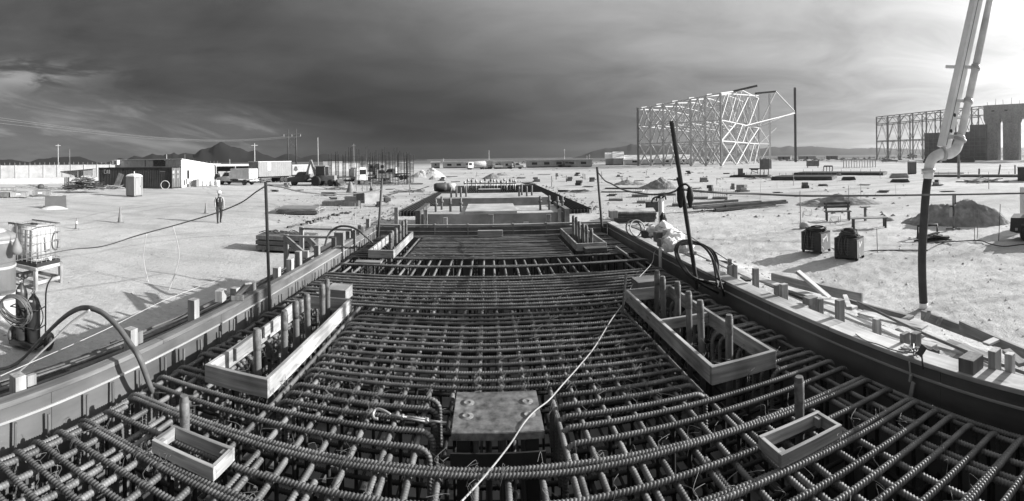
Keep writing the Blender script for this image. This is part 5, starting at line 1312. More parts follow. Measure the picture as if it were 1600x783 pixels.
def box_trailer(pxl, pxc, pxr, pyt, pyb, pyg, label, m=M_lgrey, mend=M_grey, patch=True):
    """box trailer: end seen between pxl and pxc, side between pxc and pxr"""
    c = at_ground(pxc, pyg); s = mpp(c); r0 = math.hypot(c.x, c.y); e = G(pxr, r0 * 1.06); u = (e - V(c.x, c.y, 0)); L = u.length; ang = math.atan2(u.y, u.x)
    z0, z1 = (pyg - pyb) * s, (pyg - pyt) * s; W = 2.5
    t = thing('box_trailer', label, 'trailer', c, rz=ang)
    mb = MB(); mb.b(0, L, 0, W, z0, z1); mb.build('body', m, t)
    corrugated(t, 'side_skin', (0, -.005, 0), (L, -.005, 0), z0 + .1, z1 - .08, m, .45, .02)
    mb = MB(); mb.b(-.03, -.004, .05, W - .05, z0 + .05, z1 - .08); mb.build('end_wall', mend, t)
    mb = MB(); mb.b(-.06, L + .05, -.05, W + .05, z1 - .01, z1 + .06); mb.build('roof', M_white, t)
    if patch: mb = MB(); mb.b(L * .27, L * .36, -.05, -.035, z0 + (z1 - z0) * .42, z1 - .1); mb.build('door', M_white, t)
    mb = MB(); mb.b(.2, L - .2, .4, W - .4, z0 - .25, z0 - .002); mb.build('chassis', M_blackm, t)
    for x in (L * .72, L * .84):
        for y in (.25, W - .25): wheel(t, x, y, .45)
    for y in (.5, W - .5): mb = MB(); mb.b(.8, .95, y - .07, y + .07, 0, z0 - .2); mb.build('support_leg', M_blackm, t)
    return t
box_trailer(386, 404, 455, 253, 276.5, 287, 'light grey box trailer raised on wheels behind the service truck', mat('trailer_paint', .24, .6, .12, (1, 1, 1)))
box_trailer(452, 457, 488, 258.5, 273.5, 281, 'white box trailer with a dark emblem beside the backhoe', mat('trailer_paint_b', .3, .6, .12, (1, 1, 1)), M_lgrey, False)
_tr = [o for o in COL.objects if o.name.startswith('box_trailer')][-1]
mb = MB(); mb.lathe([(.46, 0), (.46, .012), (.40, .013), (.40, .006), (.0, .006)], 20, m=Matrix.Translation((1.0, -.055, 2.0)) @ Euler((math.pi / 2, 0, 0)).to_matrix().to_4x4()); mb.build('round_emblem', M_dgrey, _tr)
mb = MB(); mb.b(.35, 1.65, -.07, -.056, 1.72, 1.95); mb.build('emblem_band', M_dgrey, _tr)
# ---- carport behind the truck
p = at_ground(345, 284); p = G(337, 92); t = thing('carport', 'dark open carport with pale roof behind the service truck', 'carport', gz(p), rz=face(337) + R(4))
mb = MB(); mb.b(0, 7.6, 0, 4, 2.6, 2.95); mb.build('roof', M_white, t); mb = MB(); mb.b(.1, 7.5, 3.9, 3.98, 0, 2.598); mb.build('back_wall', M_dgrey, t)
for x in (.1, 3.8, 7.5): mb = MB(); mb.b(x - .08, x + .08, .02, .16, 0, 2.598); mb.build('post', M_lgrey, t)
mb = MB(); mb.b(.6, 6.9, 1.2, 2.6, .0, 1.6); o = mb.build('machinery', M_lgrey, t)
mb = MB(); mb.b(5.2, 5.7, 1.0, 1.19, 1.0, 2.2); mb.build('dark_door', M_black, t)

# ---- backhoe
def backhoe():
    p = at_ground(505, 290); t = thing('backhoe', 'grey backhoe loader with raised arm beside the trailers', 'backhoe', p, rz=face(505) + R(-25)); m = mat('backhoe_paint', .24, .55, .25, (3, 3, 3))
    mb = MB(); mb.b(-1.0, 1.9, -.45, .45, .7, 1.45); mb.build('body', m, t)
    mb = MB(); mb.prism([(-.9, 1.46), (.6, 1.46), (.45, 2.65), (-.8, 2.65)], 'y', -.6, .6); c_ = mb.build('cab', M_glass, t)
    mb = MB(); mb.b(-.95, .65, -.68, .68, 2.66, 2.80); mb.build('cab_roof', m, t)
    for x in (-.9, .55):
        for y in (-.62, .62): mb = MB(); mb.bar((x, y, 1.4), (x * .9, y, 2.66), .08, .08); mb.build('cab_post', m, t)
    for y in (-.85, .85): wheel(t, -.7, y, .72, .42, 'rear_wheel'); wheel(t, 1.5, y, .45, .3, 'front_wheel')
    mb = MB(); mb.bar((-1.0, 0, 1.0), (-1.9, 0, 3.6), .22, .32); mb.build('boom', m, t); mb = MB(); mb.bar((-1.9, 0, 3.6), (-2.6, 0, 1.5), .18, .24); mb.build('dipper', m, t)
    mb = MB(); mb.prism([(-2.9, 1.5), (-2.4, 1.55), (-2.3, 1.1), (-2.5, .8), (-2.95, .95)], 'y', -.35, .35); mb.build('bucket', M_dgrey, t)
    for y in (-.5, .5): mb = MB(); mb.bar((.6, y, 1.3), (2.5, y, .5), .12, .18); mb.build('loader_arm', m, t)
    mb = MB(); mb.prism([(2.4, .2), (3.1, .15), (3.0, .35), (2.65, .55), (2.6, .95), (2.4, .9)], 'y', -1.05, 1.05); mb.build('loader_bucket', M_dgrey, t)
    for y in (-.9, .9): mb = MB(); mb.bar((-1.1, y * .4, .9), (-1.5, y, .05), .12, .12); mb.build('stabiliser', m, t)
backhoe()
debris(470, 284, 70, 5, 26, 'dark machinery parts and timbers below the emblem trailer', [M_dgrey, M_blackm, M_lumd], 2.0, .35, 'scrap_heap', 'scrap heap')
debris(432, 284, 56, 5, 22, 'low dark scrap under the grey box trailer', [M_dgrey, M_blackm, M_lumd, M_lgrey], 2.0, .3, 'scrap_heap', 'scrap heap')

# ---- poles and pylon
def upole(px, ytop, rho, label, r=.13, m=M_grey, arm=1.6, name='utility_pole'):
    g = gz(G(px, rho)); h = CAMZ + (hor_y(px) - ytop) / F * rho
    t = thing(name, label, 'utility pole', g, rz=face(px), group='utility poles')
    mb = MB(); mb.tube([(0, 0, -.2), (0, 0, h)], [r, r * .65], 8); mb.build('shaft', m, t)
    if arm: mb = MB(); mb.b(-arm / 2, arm / 2, -.06, .06, h - .55, h - .42); mb.build('crossarm', m, t)
upole(91, 225, 150, 'pale utility pole standing behind the perimeter wall', m=M_lgrey)
upole(109, 233, 190, 'fainter utility pole right of the pale one behind the wall', m=M_grey, arm=0)
upole(398, 224, 120, 'pale utility pole rising behind the grey box trailer', m=M_pale)
upole(497, 215, 105, 'tall pale pole rising behind the backhoe', .11, M_lgrey, .0)
upole(260.5, 241, 110, 'short pole behind the white site building', .10, M_lgrey, 0)
upole(289, 241, 150, 'thin short pole right of the building roof', .09, M_grey, 0)
upole(359, 249, 120, 'short pale pole above the carport', .09, M_lgrey, 0)
upole(553, 224, 110, 'tall thin pole left among the column cages', .09, M_grey, .8)
upole(572, 233, 112, 'thin pale pole in the middle of column cages', .07, M_lgrey, 0)
def pylon():
    rho = 330; g = gz(G(456.5, rho)); t = thing('transmission_pylon', 'dark two-legged transmission pylon behind the trailers', 'pylon', g, rz=face(456) + .1); s = rho / F
    for x, r in ((-6.2 * s, .45), (6.4 * s, .55)): mb = MB(); mb.tube([(x, 0, 0), (x, 0, CAMZ + 50 * s)], [r, r * .7], 8); mb.build('leg', M_dgrey, t)
    mb = MB(); mb.b(-13 * s, 14 * s, -.3, .3, CAMZ + 41.5 * s, CAMZ + 42.6 * s); mb.build('crossarm', M_dgrey, t)
    for sx in (-1, 1): strut('cross_brace', (-6.2 * s * sx, 0, CAMZ + 36 * s), (6.4 * s * sx, 0, CAMZ + 18 * s), .16, M_dgrey, t)
    for x in (-12.5, 0, 13.5): strut('insulator', (x * s, 0, CAMZ + 38 * s), (x * s, 0, CAMZ + 41.5 * s), .22, M_lgrey, t)
    for i, (x, y0) in enumerate(((-12.5, 176), (0, 180), (13.5, 186))):
        a = g + Matrix.Rotation(face(456) + .1, 3, 'Z') @ V(x * s, 0, CAMZ + 38 * s); b = Q(-60, y0, 150)
        pts = [a.lerp(b, k / 14) - V(0, 0, 5.5 * math.sin(math.pi * k / 14)) for k in range(15)]
        mb = MB(); mb.tube(pts, .04, 5); tagp(mb.build('power_line', M_grey), ['upper power line from the pylon to the left edge', 'middle power line from the pylon to the left edge', 'lower power line from the pylon to the left edge'][i], 'power line', 'power lines')
pylon()

# ---- column cages of vertical bars
ccs = [(527, 288, 231), (538, 287, 236), (548, 286, 229), (560, 288, 232), (567, 285, 238), (575, 289, 228), (581, 285, 236), (586, 287, 233), (594, 286, 238), (600, 288, 230), (606, 285, 236), (612, 287, 238), (620, 289, 230), (625, 285, 235), (634, 286, 237), (639, 288, 231), (644, 285, 238), (516, 287, 239)]
cnum = ['first', 'second', 'third', 'fourth', 'fifth', 'sixth', 'seventh', 'eighth', 'ninth', 'tenth', 'eleventh', 'twelfth', 'thirteenth', 'fourteenth', 'fifteenth', 'sixteenth', 'seventeenth', 'eighteenth']
for i, (px, py, pt) in enumerate(sorted(ccs)):
    p = at_ground(px, py); s = mpp(p); h = (py - pt) * s; t = thing('column_cage', '%s upright column cage of thin bars from the left of their row' % cnum[i], 'column cage', p, rz=random.random(), group='upright column cages')
    for k in range(6):
        a = k / 6 * 6.283; strut('bar', (.26 * math.cos(a), .26 * math.sin(a), 0), (.26 * math.cos(a) + jit(.05), .26 * math.sin(a) + jit(.05), h * random.uniform(.78, 1.0)), .032, M_rebar2, t, n=5)
    for z in [h * .12 * k for k in range(1, 6)]:
        mb = MB(); mb.tube([(.27 * math.cos(a), .27 * math.sin(a), z) for a in [q * 1.0472 for q in range(7)]], .014, 4, False); mb.build('tie', M_rebar2, t)
debris(600, 288, 110, 4, 30, 'low clutter of dark timbers at the feet of the column cages', [M_lumd, M_dgrey, M_lumw], 2.6, .3, 'scrap_heap', 'scrap heap', 5)
M_blue = M_lgrey
for i, (px, w, yt, yb, rho, m, lab) in enumerate(((540, 44, 262, 269, 150, M_white, 'long white wall segment behind the flatbed truck'), (586, 22, 257, 265, 140, M_grey, 'grey site cabin behind the column cages'), (597, 8, 256, 264, 138, M_white, 'small white cabin at the right of the grey cabin'), (632, 28, 257, 264, 160, M_lgrey, 'pale low cabin right of the column cages'), (520, 30, 253, 258, 210, M_lgrey, 'far pale roofed cabin behind the backhoe'))):
    g = gz(G(px, rho)); s = rho / F; hw = w * s / 2; t = thing('site_cabin', lab, 'cabin', g, rz=face(px), group='far site cabins'); z1 = max(2.4, CAMZ - (yt - hor_y(px)) * s)
    mb = MB(); mb.b(-hw, hw, 0, 2.6, 0, z1); mb.build('wall', m, t); mb = MB(); mb.b(-hw - .1, hw + .1, -.1, 2.7, z1, z1 + .15); mb.build('roof', M_white, t)
    for k in range(0 if i in (0, 3, 4) else 1): x = -hw + (k + .5) * 2 * hw / max(1, int(w / 9)); mb = MB(); mb.b(x - .5, x + .5, -.03, -.003, 1.0, 1.9); mb.build('window', M_glass, t)

# ---- mid-left: footings, sign boards
for i, (px, py, lab) in enumerate(((556.5, 300, 'left of three small signs on stakes beyond the footing'), (566, 299, 'middle of three small signs on stakes beyond the footing'), (573.5, 301, 'right of three small signs on stakes beyond the footing'))):
    p = at_ground(px, py); s = mpp(p); t = thing('stake_sign', lab, 'sign', p, rz=face(px), group='small stake signs')
    mb = MB(); mb.b(-.04, .04, -.03, .03, 0, 17 * s); mb.build('stake', M_lumw, t); mb = MB(); mb.b(-.18, .18, -.045, -.032, 13 * s, 19 * s); mb.build('board', M_grey, t)
p = at_ground(563, 325); t = thing('cable_board', 'dark square board on a stand beside the stepped footing', 'board', p, rz=face(563)); s = mpp(p)
mb = MB(); mb.b(-.04, .04, -.03, .03, 0, 14 * s); mb.build('stand', M_grey, t); mb = MB(); mb.b(-6 * s, 6 * s, -.05, .02, 13 * s, 25 * s); mb.build('panel', M_blackm, t); mb = MB(); mb.b(-6.4 * s, 6.4 * s, .021, .05, 12.6 * s, 25.4 * s); mb.build('frame', M_lumw, t)
p = at_ground(548, 300); mb = MB(); mb.lathe([(.55, 0), (.5, .1), (.4, .4), (.3, .75), (.2, 1.0), (.14, 1.15), (.0, 1.2)], 14); o = mb.build('sack_mound', M_grey); o.location = p; tagp(o, 'grey conical covered stack left of the stake signs', 'covered stack')
def footing(px0, px1, py, pt, dep, label, m=M_concd, rz=0.0, steps=()):
    a, b = at_ground(px0, py), at_ground(px1, py); u = b - a; t = thing('concrete_footing', label, 'footing', a, rz=math.atan2(u.y, u.x) + rz); L = u.length; h = (py - pt) * mpp(a)
    mb = MB(); mb.b(0, L, 0, dep, -.1, h); mb.build('block', m, t)
    for (f0, f1, hh) in steps: mb = MB(); mb.b(L * f0, L * f1, .12, dep - .1, h, h + hh); mb.build('step', m, t)
footing(503, 560, 322, 315, 1.2, 'long low footing with dark formwork left of the concrete blocks', M_lumd, steps=((.62, 1.0, .35),))
footing(570, 600, 318, 303, 3.0, 'pale stepped footing beside the dark square board', M_conc, rz=.5)
# cones on the far road
for i, (px, py, h) in enumerate(((527, 290, .9), (580, 294, .9), (603, 285, .9), (636.5, 288, .95))):
    cone(px, py, h, ['far traffic cone right of the backhoe', 'far traffic cone below the column cages', 'far small cone under the column cages', 'far traffic cone right of the column cages'][i], False, MATS['faded_cone'])
# stones and scraps row along the left (thin diagonal row of ties)
for i in range(16):
    px, py = 452 + i * 6.4 + jit(2), 357 - i * 1.75 + jit(1.5); p = at_ground(px, py); s = .09 + random.random() * .10
    mb = MB(); mb.box((0, 0, s * .4), (s * 2.4, s * 1.3, s * .8), (jit(.5), jit(.4), random.random() * 3), .7); o = mb.build('timber_chip', M_lumd); o.location = p
    tagp(o, '%s small dark offcut from the left in the diagonal row beside the formwork' % ordinal(i + 1), 'offcut', 'offcuts in a diagonal row')
# thin bars sticking out of the ground on the left
for i, (px, py, pt, bx) in enumerate(((233, 440, 365, -4), (262, 452, 352, 8), (411, 320, 288, 0), (555, 350, 318, 0), (499, 358, 300, 0))):
    p = at_ground(px, py); rho = math.hypot(p.x, p.y); q = Q(px + bx, pt, rho); q2 = Q(px + bx * 2.2, (py + pt) / 2, rho + .1)
    mb = MB(); mb.tube(spline([p - V(0, 0, .1), q2, q], 6), .012, 6); tagp(mb.build('thin_rod', M_lgrey), ['bent thin wire left in the ground beyond the cart shadow', 'bent thin wire right in the ground beyond the cart shadow', 'thin stake on the road behind the left pole', 'thin stake before the footing left of the formwork', 'thin stake behind the panel stack'][i], 'rod', 'thin rods in the ground')

# ---- concrete foundation blocks beyond the formwork
def found_block(label, y0, y1, x0, x1, ztop, low, cages, m=M_concd):
    t = thing('concrete_block', label, 'concrete block', ((x0 + x1) / 2, y0, 0), world=True)
    wl = (x1 - x0) * .30
    mb = MB(); mb.b(x0, x1, y0, y1, -.1, ztop); mb.build('block', m, t)
    mb = MB(); mb.b(x0 + .03, x1 - .03, y0 + .05, y1 - .05, ztop, ztop + .012); mb.build('screed', M_conc, t)
    if low:
        mb = MB(); mb.b(x0, x0 + .18, y0 - .25, y1 - .2, 0, ztop + .16); mb.build('side_form', M_lumd, t); mb = MB(); mb.b(x1 - .18, x1, y0 - .25, y1 - .2, 0, ztop + .16); mb.build('side_form', M_lumw, t)
        plank('form_post', (x0 + .36, y0 - .12, 0), (x0 + .36, y0 - .12, ztop + .18), .14, .07, M_lum, t)
        plank('form_post', (x1 - .36, y0 - .12, 0), (x1 - .36, y0 - .12, ztop + .15), .12, .07, M_lum, t)
        mb = MB(); mb.b(x0 + 1.8, x1 - 1.9, y0 + .05, y1 + .05, ztop + .012, ztop + .10); mb.build('raised_pad', M_conc, t)
    return t
ya = 17.6
found_block('near concrete foundation block with timber side forms beyond the formwork', 17.5, 20.4, -2.65, 2.95, 1.47, True, 0)
found_block('farther concrete foundation block beyond the first one', 24.1, 27.6, -2.7, 3.1, 1.50, False, 0)
k = 0
for (x, y, z, h) in ((-2.0, 18.2, 1.5, .45), (-1.85, 19.0, 1.5, .5), (-1.45, 18.3, 1.5, .48), (-1.05, 18.3, 1.5, .48), (2.0, 18.4, 1.5, .5), (2.35, 18.4, 1.5, .52), (2.72, 18.7, 1.5, .45), (2.85, 18.3, 1.5, .5)):
    strut_o = MB(); strut_o.lathe([(.045, -.2), (.045, h), (.03, h + .02)], 10); strut_o.lathe([(.085, h * .55), (.085, h * .7)], 8); o = strut_o.build('anchor_bolt', M_bolt); o.location = (x, y, z)
    tagp(o, '%s anchor bolt from the left on the near concrete block' % cnum[k], 'anchor bolt', 'anchor bolts on the near block'); k += 1
k = 0
for (x, y, h) in ((-1.9, 24.6, .5), (-1.65, 24.9, .55), (-1.4, 24.6, .5), (-1.15, 25.0, .55), (1.6, 24.8, .5), (1.8, 25.6, .55), (2.0, 24.8, .5), (2.3, 25.2, .52)):
    strut_o = MB(); strut_o.lathe([(.05, -.2), (.05, h), (.035, h + .02)], 10); o = strut_o.build('anchor_bolt', M_bolt); o.location = (x, y, 1.512)
    tagp(o, '%s anchor bolt from the left on the farther concrete block' % cnum[k], 'anchor bolt', 'anchor bolts on the farther block'); k += 1
# next foundation: dark rebar mat without formwork
t = thing('reinforcement_mat', 'wide dark reinforcement mat spread behind the concrete blocks', 'rebar mat', (0, 30, 0), world=True)
mb = MB(); mb.add([(-5.4, 29.4, .0), (6.3, 29.4, .0), (5.6, 57, .0), (-4.4, 57, .0), (-5.4, 29.4, .20), (6.3, 29.4, .20), (5.6, 57, .20), (-4.4, 57, .20)], [(0, 3, 2, 1), (4, 5, 6, 7), (0, 1, 5, 4), (1, 2, 6, 5), (2, 3, 7, 6), (3, 0, 4, 7)]); mb.build('lower_bars', mat('dark_mesh', .022, .8, .3, (3, 3, 3)), t)
mb = MB()
for i in range(56): f = i / 55; mb.tube([(-5.45 + 11.8 * f, 29.3, .285), (-4.45 + 10.1 * f, 57.1, .285)], .03, 5, False)
for i in range(70): y = 29.4 + 27.5 * i / 69; e = (y - 29.4) / 27.6; mb.tube([(-5.5 + e, y, .245), (6.4 - .7 * e, y, .245)], .025, 5, False)
for i in range(56): f = i / 55; mb.tube([(-5.45 + 11.8 * f, 29.3, .285), (-5.45 + 11.8 * f, 29.22, .02)], .028, 5, False)
tagp(mb.build('upper_bars', M_rebar2, t), kind='stuff')
n = 0
rods = [(726, 0), (731, 0), (737, 1), (744, 0), (751, 0), (758, 1), (764, 2), (767, 2), (772, 0), (777, 0), (783, 1), (788, 0), (792, 0), (797, 1), (802, 0), (805, 0)]
for i, (px, ex) in enumerate(rods):
    p = P(px, 297 - (i % 3) * 1.2, .31); s = mpp(p); h = 14.5 * s + .15 * (i % 2)
    mb = MB(); mb.lathe([(.05, -.1), (.05, h - .3)], 8); mb.lathe([(.11, h - .3), (.11, h - .1)], 8); mb.lathe([(.05, h - .1), (.05, h), (.02, h + .02)], 8); o = mb.build('anchor_rod', M_bolt if ex else M_galv); o.location = p; o['label'] = '%s anchor rod from the left standing on the dark mat' % cnum[i]; o['category'] = 'anchor rod'; o['group'] = 'anchor rods on the dark mat'
a, b = P(726, 286, 1.45), P(805, 286, 1.45); tagp(plank('template_rail', Q(725, 286.5, 47.5), Q(806, 286.5, 47.5), .10, .10, M_lumw), 'timber template rail holding the anchor rods upright', 'rail')
p = P(765, 302, .31); t = thing('template_tray', 'low pale tray lying before the anchor rods', 'tray', p, rz=face(765)); mb = MB(); mb.b(-.95, .95, -.5, .5, 0, .35); mb.build('box', M_grey, t); mb = MB(); mb.b(-1, 1, -.55, .55, .35, .40); mb.build('rim', M_lgrey, t)
t = thing('tarp_roll', 'rolled dark tarpaulin with pale patch left of the anchor rods', 'tarpaulin', P(699, 299, .31), rz=face(699, .2))
mb = MB(); mb.lathe([(.35, -1.1), (.42, -.9), (.45, -.2), (.38, .1)], 12, m=Matrix.Translation((-.2, 0, .42)) @ Euler((0, math.pi / 2, 0)).to_matrix().to_4x4()); mb.build('roll', M_dgrey, t)
mb = MB(); mb.lathe([(.36, .1), (.40, .5), (.36, 1.0)], 12, m=Matrix.Translation((-.2, 0, .42)) @ Euler((0, math.pi / 2, 0)).to_matrix().to_4x4()); mb.build('pale_roll', M_lgrey, t)
for i, px in enumerate((687, 692, 697, 701)):
    p = P(px, 308, 1.51) ; 
debris(827, 288, 14, 5, 10, 'dark heap of bars at the far right of the mat', [M_dgrey, M_lumd], 1.6, .3, 'bar_heap', 'bar heap')

# ---- mounds
def mound(px, py, wpx, hpx, label, m=M_soil, dep=.6, seed=0, peaks=((0, 1),), dome=0, name='dirt_mound', cat='dirt mound', n=64):
    p = at_ground(px, py - wpx * 0.0); s = mpp(p); W, H = wpx * s / 2, hpx * s; mb = MB(); rows = 40
    for j in range(rows):
        for i in range(n):
            x = -1.15 + 2.3 * i / (n - 1); y = -1.15 + 2.3 * j / (rows - 1); z = 0
            for (cx, hh) in peaks:
                rr = math.hypot((x - cx * .8) * (1 + .3 * abs(cx)), y); z = max(z, hh * (max(0, 1 - rr ** 1.9) if dome else max(0, 1 - rr) ** .85))
            rough = .16 * noise.noise((x * 3 + seed, y * 3, 1)) + .09 * noise.noise((x * 8 + seed, y * 8, 2)) + .10 * abs(noise.noise((x * 17 + seed, y * 17, 3)))
            z = z * (1 + rough) + rough * .22 * min(1, z * 4) ; mb.v.append((x * W, y * W * dep, z * H - .06 * H))
    for j in range(rows - 1):
        for i in range(n - 1): mb.f.append([j * n + i, j * n + i + 1, (j + 1) * n + i + 1, (j + 1) * n + i]); mb.sm.append(True)
    o = mb.build(name, m); o.location = p; o.rotation_euler.z = face(px); tagp(o, label, cat, 'dirt mounds'); return o
mound(668, 277, 50, 16, 'pale double sand mound right of the column cages', M_sand, peaks=((-.4, .8), (.35, 1)), seed=3)
mound(770, 279, 36, 9, 'small brown mound behind the anchor rods', M_soil, seed=5)
mound(783, 274, 30, 5, 'low flat mound right of the small brown mound', M_soil, seed=15)
mound(1030, 296, 62, 19, 'grey dirt mound right of the far right pole', M_soil, seed=7, peaks=((.1, 1), (-.5, .5)))
mound(985, 289, 50, 8, 'low rubble mound behind the white slabs', M_soil, seed=9, peaks=((-.3, 1), (.4, .7)))
mound(676, 281, 14, 6, 'little heap in front of the sand mound', M_soil, seed=11)
sp = []
for i in range(70):
    px, py = random.uniform(690, 1130), 262 + 24 * random.random() ** 1.5; p = at_ground(px, py)
    for k in range(random.randint(3, 9)): sp.append((p.x + jit(.35), p.y + jit(.35)))
clods('scrub_clumps', 'dark low scrub clumps dotted over the middle distance', sp, M_scrub, .10, .34)

# ---- far buildings
def far_building(pxa, pxb, pyb, pyt, dep, label, mwall, mroof, wins=4, gable=False, name='far_building', rho=None, rf=.4):
    a = at_ground(pxa, pyb) if rho is None else gz(G(pxa, rho)); rho = math.hypot(a.x, a.y); b = gz(G(pxb, rho)); u = b - a; L = u.length; t = thing(name, label, 'building', a, rz=math.atan2(u.y, u.x)); s = rho / F
    h = max(2.2, CAMZ - (pyt - hor_y(pxa)) * s)
    mb = MB(); mb.b(0, L, 0, dep, 0, h); mb.build('wall', mwall, t)
    if gable:
        mb = MB(); mb.prism([(-.4, h), (dep + .4, h), (dep / 2, h + rf * dep)], 'x', -.3, L + .3); mb.build('roof', mroof, t)
    else:
        mb = MB(); mb.b(-.3, L + .3, -.4, dep + .3, h, h + .35); mb.build('roof', mroof, t)
    for k in range(wins):
        x = L * (k + .7) / (wins + .4); w = L * .03 + .25; mb = MB(); mb.b(x - w, x + w, -.04, -.004, h * .42, h * .78); q = mb.build('window', M_glass, t); mb = MB(); mb.b(x - w - .06, x + w + .06, -.06, -.041, h * .37, h * .42); r_ = mb.build('sill', mroof, None); r_.parent = q
    mb = MB(); mb.b(L * .02, L * .98, -.05, -.002, 0, .35); mb.build('plinth', M_dgrey, t)
    return t
far_building(692, 771, 263, 254.5, 7, 'long low grey building with small dark windows behind the tanker', M_lgrey, M_pale, 5)
far_building(674, 687, 263, 256.5, 3, 'small pale hut left of the long low building', M_lgrey, M_white, 1)
far_building(757.5, 768, 264, 251.5, 5, 'white block building at the end of the tanker truck', M_white, M_white, 0)
far_building(772, 800, 264, 254, 6, 'pale wall building right of white block building', M_lgrey, M_lgrey, 2)
far_building(822, 925, 262, 251.5, 8, 'low dark-windowed building in the middle distance', M_lgrey, M_pale, 5)
far_building(946, 958, 258, 248, 12, 'small gabled shed left of the white barn', M_lgrey, M_white, 0, True, rho=205, rf=.22)
far_building(958, 974, 258, 247.5, 12, 'second gabled shed touching the white barn', M_lgrey, M_white, 0, True, rho=203, rf=.24)
far_building(975, 1082, 258, 250, 12, 'long white barn with bright roof behind the steel frame', M_white, M_white, 4, True, rho=202, rf=.16)
upole(764, 235, 165, 'pale mast rising over the white block building', .14, M_lgrey, 0)
upole(882, 233, 190, 'thin mast with dish over the low dark-windowed building', .10, M_white, .9)
for i, (px, yt) in enumerate(((693, 247), (917, 243), (921, 241))):
    upole(px, yt, 180, ['tiny mast over the small pale hut', 'short flag mast right of the low building', 'bent flag mast near the gabled sheds'][i], .08, M_white, .7)
# scrub line and rubble on the far plain
sp = []
for i in range(420):
    px = random.uniform(1080, 1420) if i % 3 else random.uniform(690, 950); rho = random.uniform(250, 420); g = G(px, rho); sp.append((g.x, g.y))
    if random.random() < .6: sp.append((g.x + jit(2), g.y + jit(2)))
clods('far_scrub', 'dark scrub dotted over the far plain', sp, M_scrub, .5, 2.0)
sp = []
for i in range(900):
    s_ = random.choice((-1, 1)); y = random.uniform(22, 60); e = (y - 28) / 26; x = (-5.6 + e if s_ < 0 else 6.6 - .5 * e) + random.gauss(0, .55) * (1 if s_ > 0 else -1) * 1.2
    sp.append((x + (s_ * .6), y))
for i in range(500):
    px, py = random.uniform(430, 620), random.uniform(292, 350); p = P(px, py); sp.append((p.x, p.y))
for i in range(600):
    px, py = random.uniform(930, 1420), random.uniform(268, 340); p = P(px, py); sp.append((p.x, p.y))
clods('rubble', 'rubble and small offcuts strewn over the middle distance', sp, M_concd, .03, .22)
debris(640, 300, 50, 3, 16, 'low strip of timbers left of the dark mat', [M_lumd, M_lumw], 2.0, .2)
debris(590, 310, 46, 3, 16, 'thin scatter of boards behind the pale stepped footing', [M_lumd, M_lumw, M_lum], 2.0, .2)
debris(520, 296, 50, 3, 14, 'thin scatter of boards below the backhoe', [M_lumd, M_lumw], 2.0, .2)
debris(905, 300, 30, 3, 12, 'little scatter of boards right of the dark mat', [M_lumd, M_lumw, M_lum], 1.8, .2)
for i, (px, w, rho, m) in enumerate(((1225, 20, 330, M_grey), (1262, 26, 360, M_lgrey), (1300, 18, 340, M_grey))):
    g = gz(G(px, rho)); s = rho / F; t = thing('far_shed', '%s far small shed on the plain right of the steel frame' % cnum[i], 'shed', g, rz=face(px, jit(.2)), group='far sheds on the plain')
    mb = MB(); mb.b(-w * s / 2, w * s / 2, 0, 6, 0, 2.2); mb.build('wall', m, t); mb = MB(); mb.prism([(-.3, 2.2), (6.3, 2.2), (3, 3.2)], 'x', -w * s / 2 - .3, w * s / 2 + .3); mb.build('roof', M_grey, t); mb = MB(); mb.b(-1, 0, -.03, -.003, 0, 1.9); mb.build('door', M_dgrey, t)

# ---- more of the crowded middle distance
truck(588, 283, face(588) + R(15), 'grey pickup parked behind the column cages', 5.2, 'pickup', 'flat', M_grey, name='pickup_truck')
truck(617, 281, face(617) + R(160), 'white pickup right of the grey one behind the cages', 5.0, 'pickup', 'flat', M_lgrey, name='pickup_truck')
truck(478, 289, face(478) + R(175), 'dark pickup parked in front of the emblem trailer', 5.2, 'pickup', 'flat', M_dgrey, name='pickup_truck')
truck(805, 264, face(805) + R(10), 'pale pickup right of the pale wall building', 5.0, 'pickup', 'flat', M_lgrey, name='pickup_truck')
rc_ = random.Random(11)
_marks = [(432, 'the grey box trailer'), (470, 'the emblem trailer'), (505, 'the backhoe'), (540, 'the flatbed truck'), (566, 'the stake signs'), (600, 'the column cages'), (668, 'the sand mound'), (699, 'the rolled tarpaulin'), (744, 'the tanker truck'), (765, 'the anchor rods'), (835, 'the dark mat corner'), (880, 'the low dark-windowed building'), (933, 'the far right pole'), (970, 'the white slabs'), (1030, 'the grey dirt mound'), (1070, 'the leaning pole'), (1125, 'the steel frame'), (1196, 'the notice board'), (1250, 'the long foundation strip'), (1310, 'the paired dirt mounds'), (1343, 'the pale rack'), (1425, 'the right portable toilet'), (1498, 'the tall marker post'), (1545, 'the pale slab')]
_seen = {}
def LBL(what, px, py):
    mx, nm = min(_marks, key=lambda q: abs(q[0] - px)); side = 'just left of' if px < mx - 3 else ('just right of' if px > mx + 3 else 'in line with')
    l = '%s on the ground %s %s' % (what, side, nm); k = _seen.get(l, 0); _seen[l] = k + 1
    return l if k == 0 else l + ', the %s one' % ordinal(k + 1)
spots_ = [(430, 300), (447, 293), (466, 298), (538, 296), (553, 312), (585, 299), (610, 296), (630, 292), (652, 288), (690, 283), (705, 276), (640, 305), (520, 312), (600, 322), (712, 285), (745, 276), (815, 279), (838, 284), (850, 273), (862, 292), (880, 300), (902, 275), (918, 293), (940, 280), (955, 306), (968, 276), (1000, 283), (1010, 274), (1060, 282), (1075, 272), (1085, 296), (1120, 288), (1135, 272), (1160, 300), (1215, 302), (1240, 290), (1285, 290), (1310, 275), (1350, 290), (1375, 278), (1380, 300), (1465, 290), (1480, 300), (1545, 296)]
